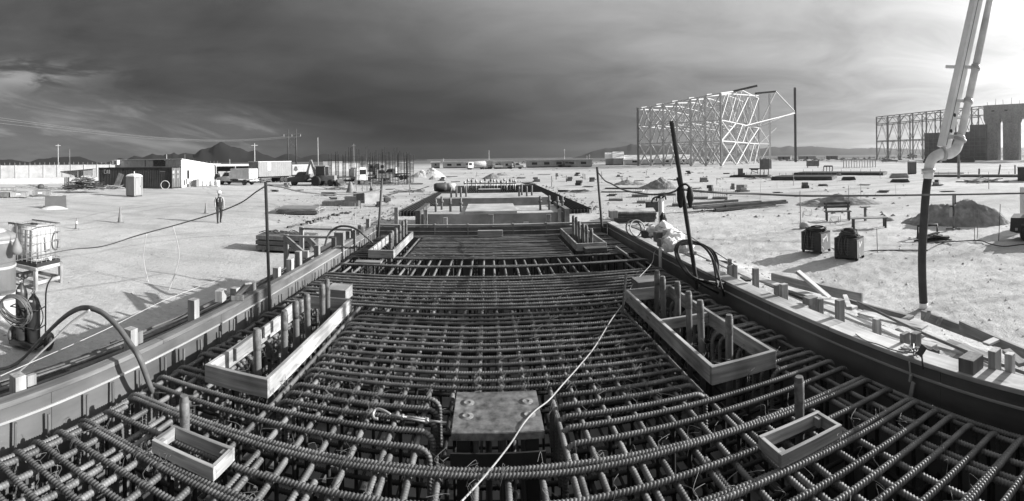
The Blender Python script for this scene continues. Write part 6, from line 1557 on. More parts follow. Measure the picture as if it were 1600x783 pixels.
for i, (px, py) in enumerate(spots_):
    p = at_ground(px, py); s = mpp(p); k = i % 4; wpx = rc_.uniform(7, 18); rz_ = face(px, rc_.gauss(0, .3))
    if k == 0:
        t = thing('timber_stack', LBL('low timber stack', px, py), 'timber stack', p, rz=rz_, group='timber stacks in the middle ground')
        for q in range(4): mb = MB(); mb.box((rc_.uniform(-.15, .15), rc_.uniform(-.2, .2), .06 + .10 * (q // 2)), (wpx * s, .16, .09), (0, 0, rc_.gauss(0, .08))); mb.build('timber', rc_.choice([M_lumd, M_lumw, M_char]), t)
    elif k == 1:
        t = thing('pallet_load', LBL('small pallet load', px, py), 'pallet load', p, rz=rz_, group='pallet loads in the middle ground')
        mb = MB(); [mb.b(-.55, .55, y - .05, y + .05, 0, .12) for y in (-.45, 0, .45)]; tagp(mb.build('pallet', M_lumw, t), kind='stuff')
        for q in range(rc_.randint(2, 4)): mb = MB(); mb.box((rc_.uniform(-.25, .25), rc_.uniform(-.2, .2), .13 + .13 + .26 * (q // 2)), (rc_.uniform(.4, .6), rc_.uniform(.35, .6), .25), (0, 0, rc_.gauss(0, .2))); mb.build('parcel', rc_.choice([M_grey, M_concd, M_lgrey, M_dgrey, M_lumw]), t)
    elif k == 2:
        t = thing('rebar_bundle', LBL('short dark rebar bundle', px, py), 'rebar bundle', p, rz=rz_, group='rebar bundles in the middle ground')
        for q in range(7): y = .05 * (q % 4); z = .04 + .05 * (q // 4); strut('bar', (-wpx * s / 2 + rc_.uniform(-.3, .3), y, z), (wpx * s / 2 + rc_.uniform(-.3, .3), y + rc_.gauss(0, .05), z), .025, M_rebar2, t, n=5)
    else:
        t = thing('marker_stake', LBL('thin tagged marker stake', px, py), 'stake', p, rz=rz_, group='marker stakes in the middle ground')
        mb = MB(); mb.b(-.03, .03, -.03, .03, 0, rc_.uniform(.8, 1.5)); mb.build('stake', M_lumw, t); mb = MB(); mb.b(-.03, .16, -.036, -.031, .6, .75); mb.build('tag', M_lgrey, t)
# ================================================================== RIGHT SIDE
# ---- big bare steel frame
def steel_frame():
    A, B, C, D = gz(G(998, 181)), gz(G(1127, 156)), gz(G(1186, 205)), gz(G(1243, 226))
    for q in (A, B, C, D): q.z = 0
    t = thing('steel_frame_hall', 'tall pale bare steel frame of a hall with crossed braces', 'steel frame', A, world=True)
    up = lambda p, z: V(p.x, p.y, z)
    def hgt(px, py, p): return CAMZ + (hor_y(px) - py) / F * math.hypot(p.x, p.y)
    lv0 = [0, 8.2, 15.0]; hA, hB, hC = hgt(998, 171, A), hgt(1125, 146, B), hgt(1186, 150, C)
    def face_(P0, P1, n, h0, h1, m, r, lv=lv0, diag=True, cols=True, skip=()):
        for i in range(n + 1):
            f = i / n; p = P0.lerp(P1, f); h = h0 + (h1 - h0) * f
            if cols: strut('column', up(p, 0), up(p, h), r * .85, m, t, sq=True, r2=r * .95)
        for i in range(n):
            p, q = P0.lerp(P1, i / n), P0.lerp(P1, (i + 1) / n); h = h0 + (h1 - h0) * (i + .5) / n; L = lv + [h]
            for k in range(1, len(L)):
                z0, z1 = L[k - 1], L[k]
                za = L[k] if k < len(L) - 1 else h0 + (h1 - h0) * i / n; zb = L[k] if k < len(L) - 1 else h0 + (h1 - h0) * (i + 1) / n
                if k not in skip: strut('beam', up(p, za), up(q, zb), r * .8, m, t)
                if diag:
                    mid = up(p.lerp(q, .5), L[k - 1] if k % 2 == 0 else zb)
                    if (i + k) % 4 != 3:
                        strut('brace', up(p, z0), up(q, z1), r * .92, m, t); strut('brace', up(q, z0), up(p, z1), r * .92, m, t)
                    else:
                        strut('brace', up(q, z1), up(p.lerp(q, .5), z0), r * .92, m, t)
                        strut('brace', up(p, z0), up(p.lerp(q, .5), z1), r * .92, m, t); strut('brace', up(q, z0), up(p.lerp(q, .5), z1), r * .92, m, t)
    m = M_frame; r = .30
    dv = C - B
    A2, A1 = A + dv, A + dv * .5; B1 = B + dv * .5
    face_(A, B, 6, hA, hB, m, r)
    face_(A2, C, 6, hA + 1.5, hC - 1, m, r); face_(A1, B1, 4, hA + 1, hB - .5, m, r * .8, cols=False)
    face_(B, C, 3, hB, hC, m, r, diag=True)
    # roof trusses across
    for i in range(6):
        f = i / 5; p, q = A.lerp(B, f), A2.lerp(C, f); h = hA + (hB - hA) * f; h2 = hA + 1.5 + (hC - 1 - hA - 1.5) * f
        pk = up(p.lerp(q, .5), max(h, h2) + .15)
        strut('rafter', up(p, h), pk, r * .8, m, t); strut('rafter', pk, up(q, h2), r * .8, m, t); strut('tie_beam', up(p, 15.0), up(q, 15.0), r * .6, m, t)
        for g in (.25, .75): strut('web', up(p.lerp(q, g), 15), up(p.lerp(q, g), h + 1.3), r * .45, m, t)
        strut('web', up(p.lerp(q, .25), 15), pk, r * .45, m, t); strut('web', up(p.lerp(q, .75), 15), pk, r * .45, m, t)
    pk0, pk1 = up(A.lerp(A2, .5), hA + 1.7), up(B.lerp(C, .5), hB + .15); strut('ridge_beam', pk0, pk1, r * .8, m, t)
    for i in range(5):
        f = (i + .3) / 5; p = up(A.lerp(B, f), hA + (hB - hA) * f); strut('purlin', p - V(.6, .3, -.3), p + V(2.0, 1.0, .7), .22, m, t, sq=True)
    # right wing with its dark end column
    hD = hgt(1243, 137, D); strut('end_column', up(D, 0), up(D, hD), .42, M_dgrey, t, sq=True)
    strut('beam', up(C, 15.5), up(D, hgt(1243, 175, D)), .32, m, t); strut('beam', up(B.lerp(C, .55), 14.6), up(D, hgt(1243, 177, D)), .25, m, t)
    E_ = C.lerp(D, .45); top = up(E_, hgt(1222, 143, E_)); strut('brace', up(C, 15.5), top, .3, m, t); strut('brace', top, up(D, hgt(1243, 175, D)), .3, m, t)
    strut('brace', up(C, 8.2), up(C.lerp(D, .45), 15.5), .25, m, t); strut('brace', up(C, 15.5), up(C.lerp(D, .28), 8.2), .25, m, t); strut('beam', up(C, 8.2), up(C.lerp(D, .28), 8.2), .25, m, t); strut('brace', up(C, 0), up(C.lerp(D, .28), 8.2), .25, m, t)
    F_ = C.lerp(D, .28); strut('column', up(F_, 0), up(F_, hgt(1202, 146, F_)), .33, m, t, sq=True)
    strut('crane_beam', Q(1145, 143, 170), Q(1183, 134, 172), .35, M_dgrey, t, sq=True); strut('crane_beam', Q(1180, 146, 200), Q(1212, 143, 204), .35, M_dgrey, t, sq=True)
    strut('end_column', up(A - V(0.2, 0, 0), 0), up(A - V(0.2, 0, 0), hA + .6), .34, M_grey, t, sq=True)
steel_frame()

def truss_hall():
    A, B = gz(G(1370, 300)), gz(G(1545, 240)); A.z = B.z = 0
    t = thing('truss_frame', 'grey steel truss frame beside the concrete building at right', 'steel frame', A, world=True); m = mat('grey_steel', .24, .6, .2, (1, 1, 1))
    up = lambda p, z: V(p.x, p.y, z)
    hA = CAMZ + (hor_y(1370) - 183) / F * 300; hB = CAMZ + (hor_y(1540) - 166) / F * 242
    dv = A.normalized() * 24
    for (P0, P1, dh) in ((A, B, 0), (A + dv, B + dv, .6)):
        n = 8
        for i in range(n + 1):
            p = P0.lerp(P1, i / n); h = hA + (hB - hA) * i / n + dh; strut('column', up(p, 0), up(p, h), .32, m, t, sq=True)
        for i in range(n):
            p, q = P0.lerp(P1, i / n), P0.lerp(P1, (i + 1) / n); h0 = hA + (hB - hA) * i / n + dh; h1 = hA + (hB - hA) * (i + 1) / n + dh
            for a_, b_ in ((h0, h1), (h0 - 4.5, h1 - 4.5), (11.5, 11.5)): strut('beam', up(p, a_), up(q, b_), .25, m, t)
            c = p.lerp(q, .5); strut('brace', up(p, h0 - 4.5), up(c, (h0 + h1) / 2), .18, m, t); strut('brace', up(c, (h0 + h1) / 2), up(q, h1 - 4.5), .18, m, t)
            strut('brace', up(p, 11.5), up(c, h0 - 4.5), .18, m, t); strut('brace', up(c, h0 - 4.5), up(q, 11.5), .18, m, t); strut('brace', up(p, 0), up(c, 11.5), .18, m, t); strut('brace', up(c, 11.5), up(q, 0), .18, m, t)
    for i in range(9): p = A.lerp(B, i / 8); h = hA + (hB - hA) * i / 8; strut('roof_beam', up(p, h), up(p + dv, h + .6), .22, m, t)
truss_hall()

def concrete_building():
    rho = 235.0; M = mat('far_concrete', .32, .9, .2, (.3, .3, .15), spots=.25)
    a = gz(G(1537, rho)); a.z = 0; b = G(1660, rho * .93); u = (b - a); L = u.length; ang = math.atan2(u.y, u.x)
    t = thing('concrete_building', 'massive unfinished concrete frame with thick columns at right', 'building', a, rz=ang); s = rho / F
    H = CAMZ + (hor_y(1537) - 165) * s; hb = CAMZ + (hor_y(1537) - 186) * s
    mb = MB(); mb.b(0, L, 0, 12, hb, H); mb.build('header_beam', M, t)
    for (x0, x1) in ((.6, 7.6), (10.2, 18.5), (23, 30), (34, 41)):
        mb = MB(); mb.b(x0, x1, .6, 3.6, 0, hb - 0.01); c_ = mb.build('column', M, t)
        mb = MB(); mb.prism([(x0 - .8, hb - .02), (x1 + .8, hb - .02), (x1 + .02, hb - 2.2), (x0 - .02, hb - 2.2)], 'y', .3, 3.9); q = mb.build('capital', M, None); q.parent = c_
    for i in range(7): x = .8 + i * 4.3; strut('starter_rod', (x, 3, H), (x + jit(.3), 3, H + 1.6 + random.random() * 2), .10, M_dgrey, t)
    for x in (4.5, 11.5): mb = MB(); mb.b(x, x + 1.6, -.05, -.01, H - 3.2, H - 2.6); mb.build('slot', M_black, t)
    # wall with scaffold to its left
    a2 = gz(G(1443, 245)); a2.z = 0; b2 = gz(G(1540, 228)); b2.z = 0; u2 = b2 - a2; L2 = u2.length; an2 = math.atan2(u2.y, u2.x)
    w = thing('scaffolded_wall', 'dark wall behind scaffolding left of the concrete building', 'wall', a2, rz=an2); h1 = CAMZ + (hor_y(1450) - 208) * 245 / F; h2 = CAMZ + (hor_y(1530) - 195) * 232 / F
    mb = MB(); mb.b(0, L2 * .75, .8, 2, 0, h1); mb.build('wall', mat('dark_wall', .15, .9, .25, (.3, .3, .3)), w); mb = MB(); mb.b(L2 * .75, L2, .8, 2, 0, h2); mb.build('wall', MATS['dark_wall'], w)
    n = 12
    for i in range(n + 1):
        x = L2 * i / n; strut('standard', (x, 0, 0), (x, 0, h1 + (1.5 if i > 8 else -.5)), .10, M_grey, w, n=5); 
    for k in range(6):
        z = 1.8 * (k + 1); strut('ledger', (0, -.05, z), (L2, -.05, z), .08, M_grey, w, n=5); 
        if k % 2: mb = MB(); mb.b(0, L2, .0, .75, z, z + .15); mb.build('deck', M_lumw, w)
concrete_building()
for i, (px, w, yt, yb, rho, m) in enumerate(((1455, 26, 238, 248, 180, M_dgrey), (1485, 26, 237, 248, 175, M_blackm), (1512, 22, 238, 247, 185, M_dgrey))):
    g = gz(G(px, rho)); s = rho / F; t = thing('material_stack', '%s dark stack of material below the scaffolded wall' % cnum[i], 'stack', g, rz=face(px, jit(.2)), group='dark stacks below the scaffold')
    for k in range(3): mb = MB(); mb.b(-w * s / 2 * (1 - .12 * k), w * s / 2 * (1 - .1 * k), 0, 2.5, k * .75, k * .75 + .7); mb.build('layer', m, t)

# ---- concrete pump boom, elbow and hose
def pump():
    M_hosed = mat('pump_hose_rubber', .045, .65, .3, (3, 3, 3), spots=.2); M_boom = mat('boom_paint', .82, .45, .12, (1, 1, 1), spots=.12); M_pipe = mat('delivery_pipe', .72, .5, .2, (3, 3, 3), spots=.25)
    b = P(1443, 482); rho = math.hypot(b.x, b.y)
    t = thing('concrete_pump_boom', 'pale concrete pump boom with delivery pipe and dark hanging hose', 'pump boom', b, world=True)
    rb = 10.6
    pts = [Q(1443, 474, rho), Q(1441, 430, rho), Q(1441, 390, rho - .05), Q(1444, 340, rho - .1), Q(1447, 300, rb), Q(1450, 277, rb)]
    mb = MB(); mb.tube(spline(pts, 8), .098, 14); mb.build('end_hose', M_hosed, t)
    mb = MB(); mb.tube([Q(1443, 483, rho), Q(1443, 473, rho)], .102, 14); mb.build('hose_tip', M_pipe, t)
    mb = MB(); mb.tube([Q(1450, 279, rb), Q(1451, 265, rb)], .125, 14); mb.build('hose_collar', M_pipe, t)
    el = spline([Q(1451, 268, rb), Q(1453, 256, rb), Q(1458, 247, rb), Q(1467, 241.5, rb), Q(1474, 240, rb), Q(1484, 240, rb + .1), Q(1493, 234, rb + .25), Q(1498, 224, rb + .4), Q(1501, 214, rb + .5)], 6)
    mb = MB(); mb.tube(el, .118, 14); mb.build('elbow', M_pipe, t)
    for (px, py, rr, d) in ((1450.5, 266, rb, V(0, 0, 1)), (1474, 240.3, rb, V(1, -.5, .1)), (1500, 218, rb + .45, V(.3, -.2, 1))):
        c = Q(px, py, rr); d = d.normalized(); mb = MB(); mb.tube([c - d * .035, c + d * .035], .155, 14); mb.build('clamp', M_galv, t)
    p0, p1, p2 = Q(1501, 214, rb + .5), Q(1543, 18, rb + 1.4), Q(1562, -70, rb + 1.9); d = (p1 - p0); 
    mb = MB(); mb.tube([p0, p1, p1 + (p1 - p0) * 1.3], .092, 14); mb.build('delivery_pipe', M_pipe, t)
    a0, a1 = Q(1474.5, 231, rb + .6), Q(1524.5, 5, rb + 1.5); e = a1 + (a1 - a0) * 1.3
    sec = MB(); sec.bar(a0, e, .20, .26); sec.build('boom_arm', M_boom, t)
    # seam and holes of the boom
    f = frame(a0, e); L = (e - a0).length; cdir = (V(0, 0, CAMZ) - a0); 
    inv = f.inverted(); side = -1 if (inv.to_3x3() @ cdir).y < 0 else 1
    sx = -1 if (inv.to_3x3() @ cdir).x < 0 else 1
    mb = MB(); mb.b(sx * .1 - .0025, sx * .1 + .0025, -.012 + .03, .012 + .03, .05, L); mb.build('seam', M_grey, t, f)
    for z in (.42, .82):
        mb = MB(); mb.tube([(sx * .094, -.02, z), (sx * .108, -.02, z)], .045, 14); mb.build('pin', M_blackm, t, f)
    # bracket arms between boom and pipe
    for (py, w, ext) in ((109, .05, .40), (161, .045, .0)):
        k = (214 - py) / (214 - 18); c1 = p0.lerp(p1, k); k2 = (231 - py) / (231 - 5); c0 = a0.lerp(a1, k2)
        mb = MB(); mb.bar(c0 - (c1 - c0).normalized() * ext, c1, .09, .07); mb.build('bracket', M_boom, t)
        mb = MB(); dd = (p1 - p0).normalized(); mb.tube([c1 - dd * .05, c1 + dd * .05], .115, 12); mb.build('pipe_clip', M_galv, t)
    mb = MB(); mb.bar(Q(1476, 232, rb + .55), Q(1474, 240, rb + .1), .10, .10); mb.build('tip_link', M_pipe, t)
    mb = MB(); mb.bar(Q(1482, 214, rb + .6), Q(1500, 214, rb + .55), .07, .10); mb.build('tip_bracket', M_pipe, t)
pump()

# ---- welding machines with cable piled on top
def welder(px, py, wpx, hpx, rz, label, label_c, coils, dome):
    p = at_ground(px, py); s = mpp(p); t = thing('welding_machine', label, 'welding machine', p, rz=rz, group='welding machines')
    w, d, h = .40, .33, hpx * s
    mb = MB(); mb.box((0, 0, .06 + h / 2), (2 * w, 2 * d, h - .06)); mb.build('case', M_blackm, t)
    mb = MB(); mb.b(w, w + .012, -d + .02, d - .02, .10, h - .02); mb.build('side_panel', M_grey, t)
    mb = MB(); mb.b(-w + .03, w - .03, -d - .012, -d, .12, h - .05); fr = mb.build('front_panel', M_blackm, t)
    for k in range(5): mb = MB(); mb.b(-w + .08, w - .25, -d - .022, -d - .013, .2 + k * .09, .23 + k * .09); q = mb.build('louvre', M_dgrey, None); q.parent = fr
    mb = MB(); y = w + .016
    for (a, b_) in (((-.20, .36), (-.19, .47)), ((-.20, .41), (.05, .53)), ((.06, .56), (.09, .34))) if dome < .5 else (((-.14, .54), (-.10, .38)), ((-.10, .38), (.08, .52))):
        mb.box((y, (a[0] + b_[0]) / 2, (a[1] + b_[1]) / 2 + h * .08), (.008, math.hypot(b_[0] - a[0], b_[1] - a[1]) + .03, .055), (math.atan2(b_[1] - a[1], b_[0] - a[0]), 0, 0))
    mb.build('white_mark', M_white, t)
    for x in (-w + .06, w - .02):
        for yy in (-d + .05, d - .05): mb = MB(); mb.lathe([(.02, -.02), (.055, -.02), (.055, .02), (.02, .02)], 10, m=Matrix.Translation((x, yy, .055)) @ Euler((math.pi / 2, 0, 0)).to_matrix().to_4x4()); mb.build('castor', M_black, t)
    mb = MB(); mb.tube([(w + .05, -d + .04, .12), (w + .10, -d + .02, .20), (w + .05, -d, .28)], .018, 6); mb.build('socket_lead', M_white if dome else M_black, t)
    c = thing('cable_pile', label_c, 'cable', p + V(0, 0, h + .003), rz=rz, group='cable piles on the machines')
    for k in range(coils):
        f = k / max(1, coils - 1); a0 = random.random() * 6; R_ = (.36 - .12 * f * dome) * random.uniform(.75, 1.05); pts = []
        for q in range(17):
            a = q / 16 * 6.2832; pts.append(V(R_ * math.cos(a) * 1.05 + .03 * math.sin(3 * a + a0), R_ * .88 * math.sin(a) + .03 * math.cos(2 * a + a0), .02 + f * (.10 + .14 * dome) + .02 * math.sin(2 * a + a0)))
        pts[-1] = pts[0]; mb = MB(); mb.tube(pts, .016, 6, False); mb.build('loop', random.choice([M_black, M_black, M_dgrey, M_hose]), c)
    for k in range(4):
        mb = MB(); x = -w + .10 + k * .10; mb.tube(spline([(x, -d * .6, .06), (x + .01, -d - .03, .03), (x + jit(.04), -d - .035, -.3), (x + .06 + jit(.04), -d - .03, -h + .18), (x + .09, -d - .035, -.35), (x + .1, -d - .02, .02)], 5), .012, 6); mb.build('hanging_loop', M_hose if k % 2 else M_black, c)
welder(1275, 396, 32, 31, face(1275) + R(-32), 'left black welding machine with white mark on its side', 'flat pile of black cable on the left welding machine', 12, .3)
welder(1327, 404, 34, 33, face(1327) + R(-22), 'right black welding machine with white mark on its side', 'domed pile of black cable on the right welding machine', 20, 1.0)
for i, pts in enumerate(([(1292, 386), (1302, 389), (1310, 392)], [(1345, 396), (1360, 392), (1390, 391), (1436, 391)], [(1447, 392), (1470, 380), (1500, 377), (1530, 376), (1550, 382), (1570, 385), (1600, 382), (1650, 380)])):
    wire('ground_cable', ['short dark lead between the two welding machines', 'dark lead running over the ground from the right welding machine', 'dark cable winding over the ground towards the generator'][i], [P(a, b, .05) for a, b in pts], .022, M_black)

# ---- benches
def bench(px, py, wpx, hpx, rz, label, back):
    p = at_ground(px, py); s = mpp(p); t = thing('timber_bench', label, 'bench', p, rz=rz, group='timber benches'); W = wpx * s / 2; H = .46
    for x in (-W + .12, W - .12):
        for y in (-.2, .2): plank('leg', (x, y, -.05), (x, y, H - .03 if not (back and y > 0) else .92), .09, .07, M_lumd, t)
        plank('leg_tie', (x, -.22, .38), (x, .22, .38), .05, .09, M_lumd, t)
    for y in (-.17, 0, .17): plank('seat_board', (-W, y, H), (W, y, H), .16, .045, M_lumw if not back else M_lumd, t)
    if back:
        for z in (.68, .86): plank('back_board', (-W, .26, z), (W, .26, z), .04, .12, M_lumd, t)
bench(1309, 345, 42, 24, face(1309) + R(8), 'dark timber bench with a backrest on the right ground', True)
bench(1358, 357, 58, 22, face(1358) + R(10), 'plain timber bench without back beside the dirt mound', False)
p = at_ground(1352, 346); mb = MB(); mb.box((0, 0, .35), (.10, .10, .7)); mb.box((0, 0, .72), (.5, .3, .05)); o = mb.build('small_table', M_lumw); o.location = p; tagp(o, 'small pedestal table behind the plain bench', 'table')

# ---- mounds, post with extinguisher
mound(1312, 318, 116, 18, 'pair of dirt mounds beyond the bench with backrest', M_soil, .5, 21, ((-.55, .62), (.05, 1), (.6, .55)), n=60)
mound(1496, 348, 152, 34, 'large dirt mound at right behind the pump hose', M_soil, .55, 31, ((-.15, .95), (.25, 1), (-.45, .55)), 1, n=80)
p = at_ground(1490, 358); s = mpp(p); t = thing('sign_post', 'grey timber post standing before the large dirt mound', 'post', p, rz=face(1490))
plank('post', (0, 0, 0), (.0, 0, 56 * s), .11, .09, M_lumw, t); plank('strip', (.09, .02, 40 * s), (.09, .02, 56 * s), .06, .05, M_dgrey, t); plank('foot', (-.35, 0, .03), (.3, 0, .03), .10, .06, M_lumw, t); plank('foot', (0, -.3, .035), (.1, .35, .035), .10, .06, M_lumw, t)
q = p + Matrix.Rotation(face(1490), 3, 'Z') @ V(-.12, -.10, 20 * s); t = thing('fire_extinguisher', 'small fire extinguisher hanging on the grey post', 'fire extinguisher', q, rz=face(1490))
mb = MB(); mb.lathe([(.07, 0), (.075, .03), (.075, .36), (.05, .43), (.02, .46)], 14); mb.build('body', M_lgrey, t); mb = MB(); mb.box((.03, 0, .49), (.16, .03, .05)); mb.build('handle', M_blackm, t); mb = MB(); mb.tube(spline([(.03, 0, .48), (.13, 0, .42), (.14, 0, .15), (.10, 0, .05)], 5), .016, 6); mb.build('hose', M_black, t)
# stakes and rods on the right ground
for i, (px, py, pt, lean, r, m) in enumerate(((1251, 355, 298, -1, .022, M_grey), (1326, 324, 290, 0, .02, M_grey), (1345, 310, 286, 0, .018, M_grey), (1371, 396, 357, -1, .014, M_grey), (1400, 305, 287, -1, .014, M_lgrey), (1523, 375, 328, -1, .014, M_lumw), (1527, 372, 328, 1, .014, M_lumw), (1560, 376, 319, 3, .016, M_dgrey), (1187, 320, 280, 2, .012, M_lgrey), (1214, 294, 283, 0, .012, M_lgrey))):
    p = at_ground(px, py); rho = math.hypot(p.x, p.y); q = Q(px + lean, pt, rho)
    tagp(MB().tube([p - V(0, 0, .2), q], r, 7).build('ground_stake', m), '%s thin upright stake counted over the right-hand ground' % cnum[i], 'stake', 'thin stakes on the right')
p = at_ground(1257, 358); mb = MB(); mb.lathe([(.22, -.05), (.25, .05), (.24, .16), (.15, .24), (.0, .26)], 14); o = mb.build('stone_base', M_conc); o.location = p; tagp(o, 'pale round stone footing at the stake by the left welding machine', 'footing')
p = at_ground(1390, 345); mb = MB(); mb.lathe([(.3, -.05), (.28, .05), (.18, .16), (.0, .2)], 14); o = mb.build('pale_stone', M_conc); o.location = p; tagp(o, 'low pale stone at the right end of the plain bench', 'stone')
# low hoops / rebar chairs
for i, (px, py) in enumerate(((1306, 352), (1262, 340))):
    p = at_ground(px, py); t = thing('rebar_chair', ['low bent bar stand between the bench and welding machines', 'low bent bar stand left of the bench with backrest'][i], 'bar stand', p, rz=face(px, .3))
    mb = MB(); mb.tube([(-.3, 0, 0), (-.3, 0, .3), (-.1, .1, .1), (.3, .2, .12), (.3, .2, .42)], .014, 6); mb.build('front_bar', M_grey, t); mb = MB(); mb.tube([(-.1, .5, 0), (-.1, .5, .3), (.3, .5, .3), (.3, .5, 0)], .014, 6); mb.build('rear_bar', M_grey, t)
debris(1462, 377, 40, 11, 16, 'dark scrap pile with a bent tube right of the pump hose', [M_blackm, M_dgrey, M_lumd], 1.1, .16, 'scrap_heap', 'scrap heap', 1.0)
p = at_ground(1453, 372); mb = MB(); mb.tube([V(-.5, 0, .05), V(-.5, 0, .5), V(.3, 0, .55), V(.3, 0, .05)], .05, 7); o = mb.build('tube_frame', M_blackm); o.location = p; o.rotation_euler.z = face(1453); tagp(o, 'dark bent tube stand on the scrap pile', 'tube stand')

# ---- generator at the right edge, white notice panel
p = at_ground(1604, 372); t = thing('towed_generator', 'dark towed generator cut by the right edge', 'generator', p, rz=face(1604) + R(-4))
mb = MB(); mb.prism([(-.62, .42), (-.58, .95), (1.9, .95), (1.9, .35), (-.35, .35)], 'y', -.7, .7); mb.build('body', M_blackm, t); mb = MB(); mb.b(-.05, 1.8, -.6, .6, .95, 1.12); mb.build('hood', M_blackm, t)
for y in (-.72, .72): wheel(t, .12, y, .34, .22)
mb = MB(); mb.b(-.4, -.3, -.72, -.68, .45, .55); mb.build('lamp', M_lgrey, t); mb = MB(); mb.b(-.15, .6, -.80, -.64, .66, .72); mb.build('mudguard', M_dgrey, t)
p = at_ground(1598, 352); t = thing('notice_stand', 'tall white notice panel at the right edge', 'panel', p, rz=face(1598)); s = mpp(p)
mb = MB(); mb.b(-.13, .9, -.04, .04, .35, 62 * s); mb.build('board', M_white, t); mb = MB(); mb.b(.05, .15, -.03, .03, -.1, .349); mb.build('leg', M_grey, t); mb = MB(); mb.b(.65, .75, -.03, .03, -.1, .349); mb.build('leg', M_grey, t)

# ---- dark beam pile
def beam_pile():
    a, b = at_ground(1082, 334), at_ground(1250, 317); t = thing('beam_pile', 'long low pile of dark timber beams on the right ground', 'pile', a, world=True)
    d = (b - a); L = d.length; u = d / L; n = V(-u.y, u.x, 0)
    for i in range(11):
        s0 = random.uniform(0, .42) * L; l = random.uniform(.4, .58) * L; l = min(l, L - s0); o = n * random.uniform(-.1, 1.6); z = .12 + .17 * (i // 5)
        p0, p1 = a + u * s0 + o, a + u * (s0 + l) + o + n * jit(.25); plank('beam', V(p0.x, p0.y, z), V(p1.x, p1.y, z - .02), .2, .15, M_lumd if i % 4 else M_blackm, t, bevel=.006)
beam_pile()
# ---- slabs, footings and starter bars in the middle right
def slab(px0, px1, py, thpx, dep, label, m=M_conc, rz=0.0, mside=None):
    a, b = at_ground(px0, py), at_ground(px1, py); u = b - a; L = u.length; t = thing('concrete_slab', label, 'slab', a, rz=math.atan2(u.y, u.x) + rz); h = thpx * mpp(a)
    mb = MB(); mb.b(0, L, 0, dep, -.05, h); mb.build('slab', m, t); mb = MB(); mb.b(-.05, L + .05, -.05, -.003, -.05, h - .03); mb.build('edge_form', M_lumd, t)
slab(946, 1012, 296, 2.2, 4.0, 'long white slab right of the far right pole', M_conc)
slab(940, 1003, 301, 2.0, 2.4, 'lower white slab in front of the long one', M_conc)
for i, (px, py, w, h, d) in enumerate(((1000, 308, 26, 4, .8), (962, 314, 22, 3, .8), (1045, 306, 22, 3, .8), (1095, 311, 22, 3.5, .9), (1125, 311, 24, 3.5, .9), (1062, 322, 24, 4, .8), (1010, 318, 30, 4, .9))):
    p = at_ground(px, py); s = mpp(p); t = thing('strip_footing', '%s low strip footing with starter bars right of the formwork' % cnum[i], 'footing', p, rz=face(px, -.05), group='strip footings with starter bars')
    mb = MB(); mb.b(-w * s / 2, w * s / 2, 0, d, -.03, h * s); mb.build('strip', M_concd, t)
    for k in range(7): x = -w * s / 2 + (k + .5) * w * s / 7; strut('starter_bar', (x, d * .5, h * s), (x + jit(.02), d * .5, h * s + .45 + random.random() * .25), .012, M_rebar, t, n=5)
t = thing('panel_stack', 'stack of long panels with pale top right of the formwork end', 'panel stack', at_ground(992, 346), rz=face(992) + R(2))
for i in range(5): mb = MB(); mb.b(-1.1 + jit(.04), 1.12 + jit(.04), -.4, 1.4, .06 + i * .105, .06 + i * .105 + .09); mb.build('panel', M_lumd if i < 4 else M_lum, t)
mb = MB(); mb.b(-1.05, 1.05, -.35, 1.3, 0, .058); mb.build('bearer', M_lumd, t)
p = at_ground(1020, 330); mb = MB(); mb.b(-.45, .35, -.4, .4, 0, .62); o = mb.build('steel_box', M_dgrey); o.location = p; o.rotation_euler.z = face(1020); mb2 = MB(); mb2.b(-.47, .37, -.42, .42, .622, .66); l_ = mb2.build('lid', M_grey); l_.parent = o; tagp(o, 'dark steel box standing behind the white pipe post', 'box')

# ---- white pipe post, plastic bags and clutter outside the far right formwork
pb = Q(1032, 352, 8.9); t = thing('pipe_post', 'white pipe post with cable hooks outside the right formwork', 'post', (pb.x, pb.y, ground_z(pb.x, pb.y)), world=True)
mb = MB(); mb.tube([V(pb.x, pb.y, .4), Q(1033, 310, 8.9)], .05, 12); mb.build('pipe', M_white, t)
for i, (dx, dy) in enumerate(((-12, 4), (-6, 2), (6, 0))): mb = MB(); mb.tube(spline([Q(1033, 312, 8.9), Q(1033 + dx * .5, 308, 8.9), Q(1033 + dx, 306 + dy, 8.9), Q(1033 + dx * 1.25, 312 + dy, 8.9)], 5), .018, 6); mb.build('hook', M_dgrey, t)
mb = MB(); mb.tube([Q(1029, 305, 8.9), Q(1040, 303, 8.9)], .035, 8); mb.build('cap_bar', M_dgrey, t)
def bag(px, py, rho, w, h, label, m=M_bag, seed=0):
    c = Q(px, py, rho); bm = bmesh.new(); bmesh.ops.create_icosphere(bm, subdivisions=4, radius=1)
    for v in bm.verts:
        k = 1 - .22 * abs(noise.noise(v.co * 2.6 + Vector((seed, 9, 2)))) - .14 * abs(noise.noise(v.co * 6.5 + Vector((seed, 1, 2)))) + .22 * noise.noise(v.co * 1.7 + Vector((seed, 0, 0))) + .10 * noise.noise(v.co * 4.5 + Vector((seed, 3, 0))) + .05 * noise.noise(v.co * 10 + Vector((seed, 3, 7)))
        v.co = Vector((v.co.x * w * k, v.co.y * w * .8 * k, max(-.75, v.co.z * k) * h))
    for f in bm.faces: f.smooth = True
    me = bpy.data.meshes.new('plastic_bag'); bm.to_mesh(me); bm.free(); o = link('plastic_bag', me, m); o.location = c; return tagp(o, label, 'plastic bag', 'white bags by the right formwork')
bag(1037, 360, 8.6, .18, .17, 'white plastic bag below the white pipe post', seed=1)
bag(1053, 374, 8.0, .20, .17, 'large white plastic bag right of the pipe post', seed=4)
bag(1047, 383, 7.6, .13, .14, 'small white plastic bag on the right plate edge', seed=9)
bag(1069, 386, 7.6, .16, .12, 'white plastic bag left of the leaning pole base', seed=13)
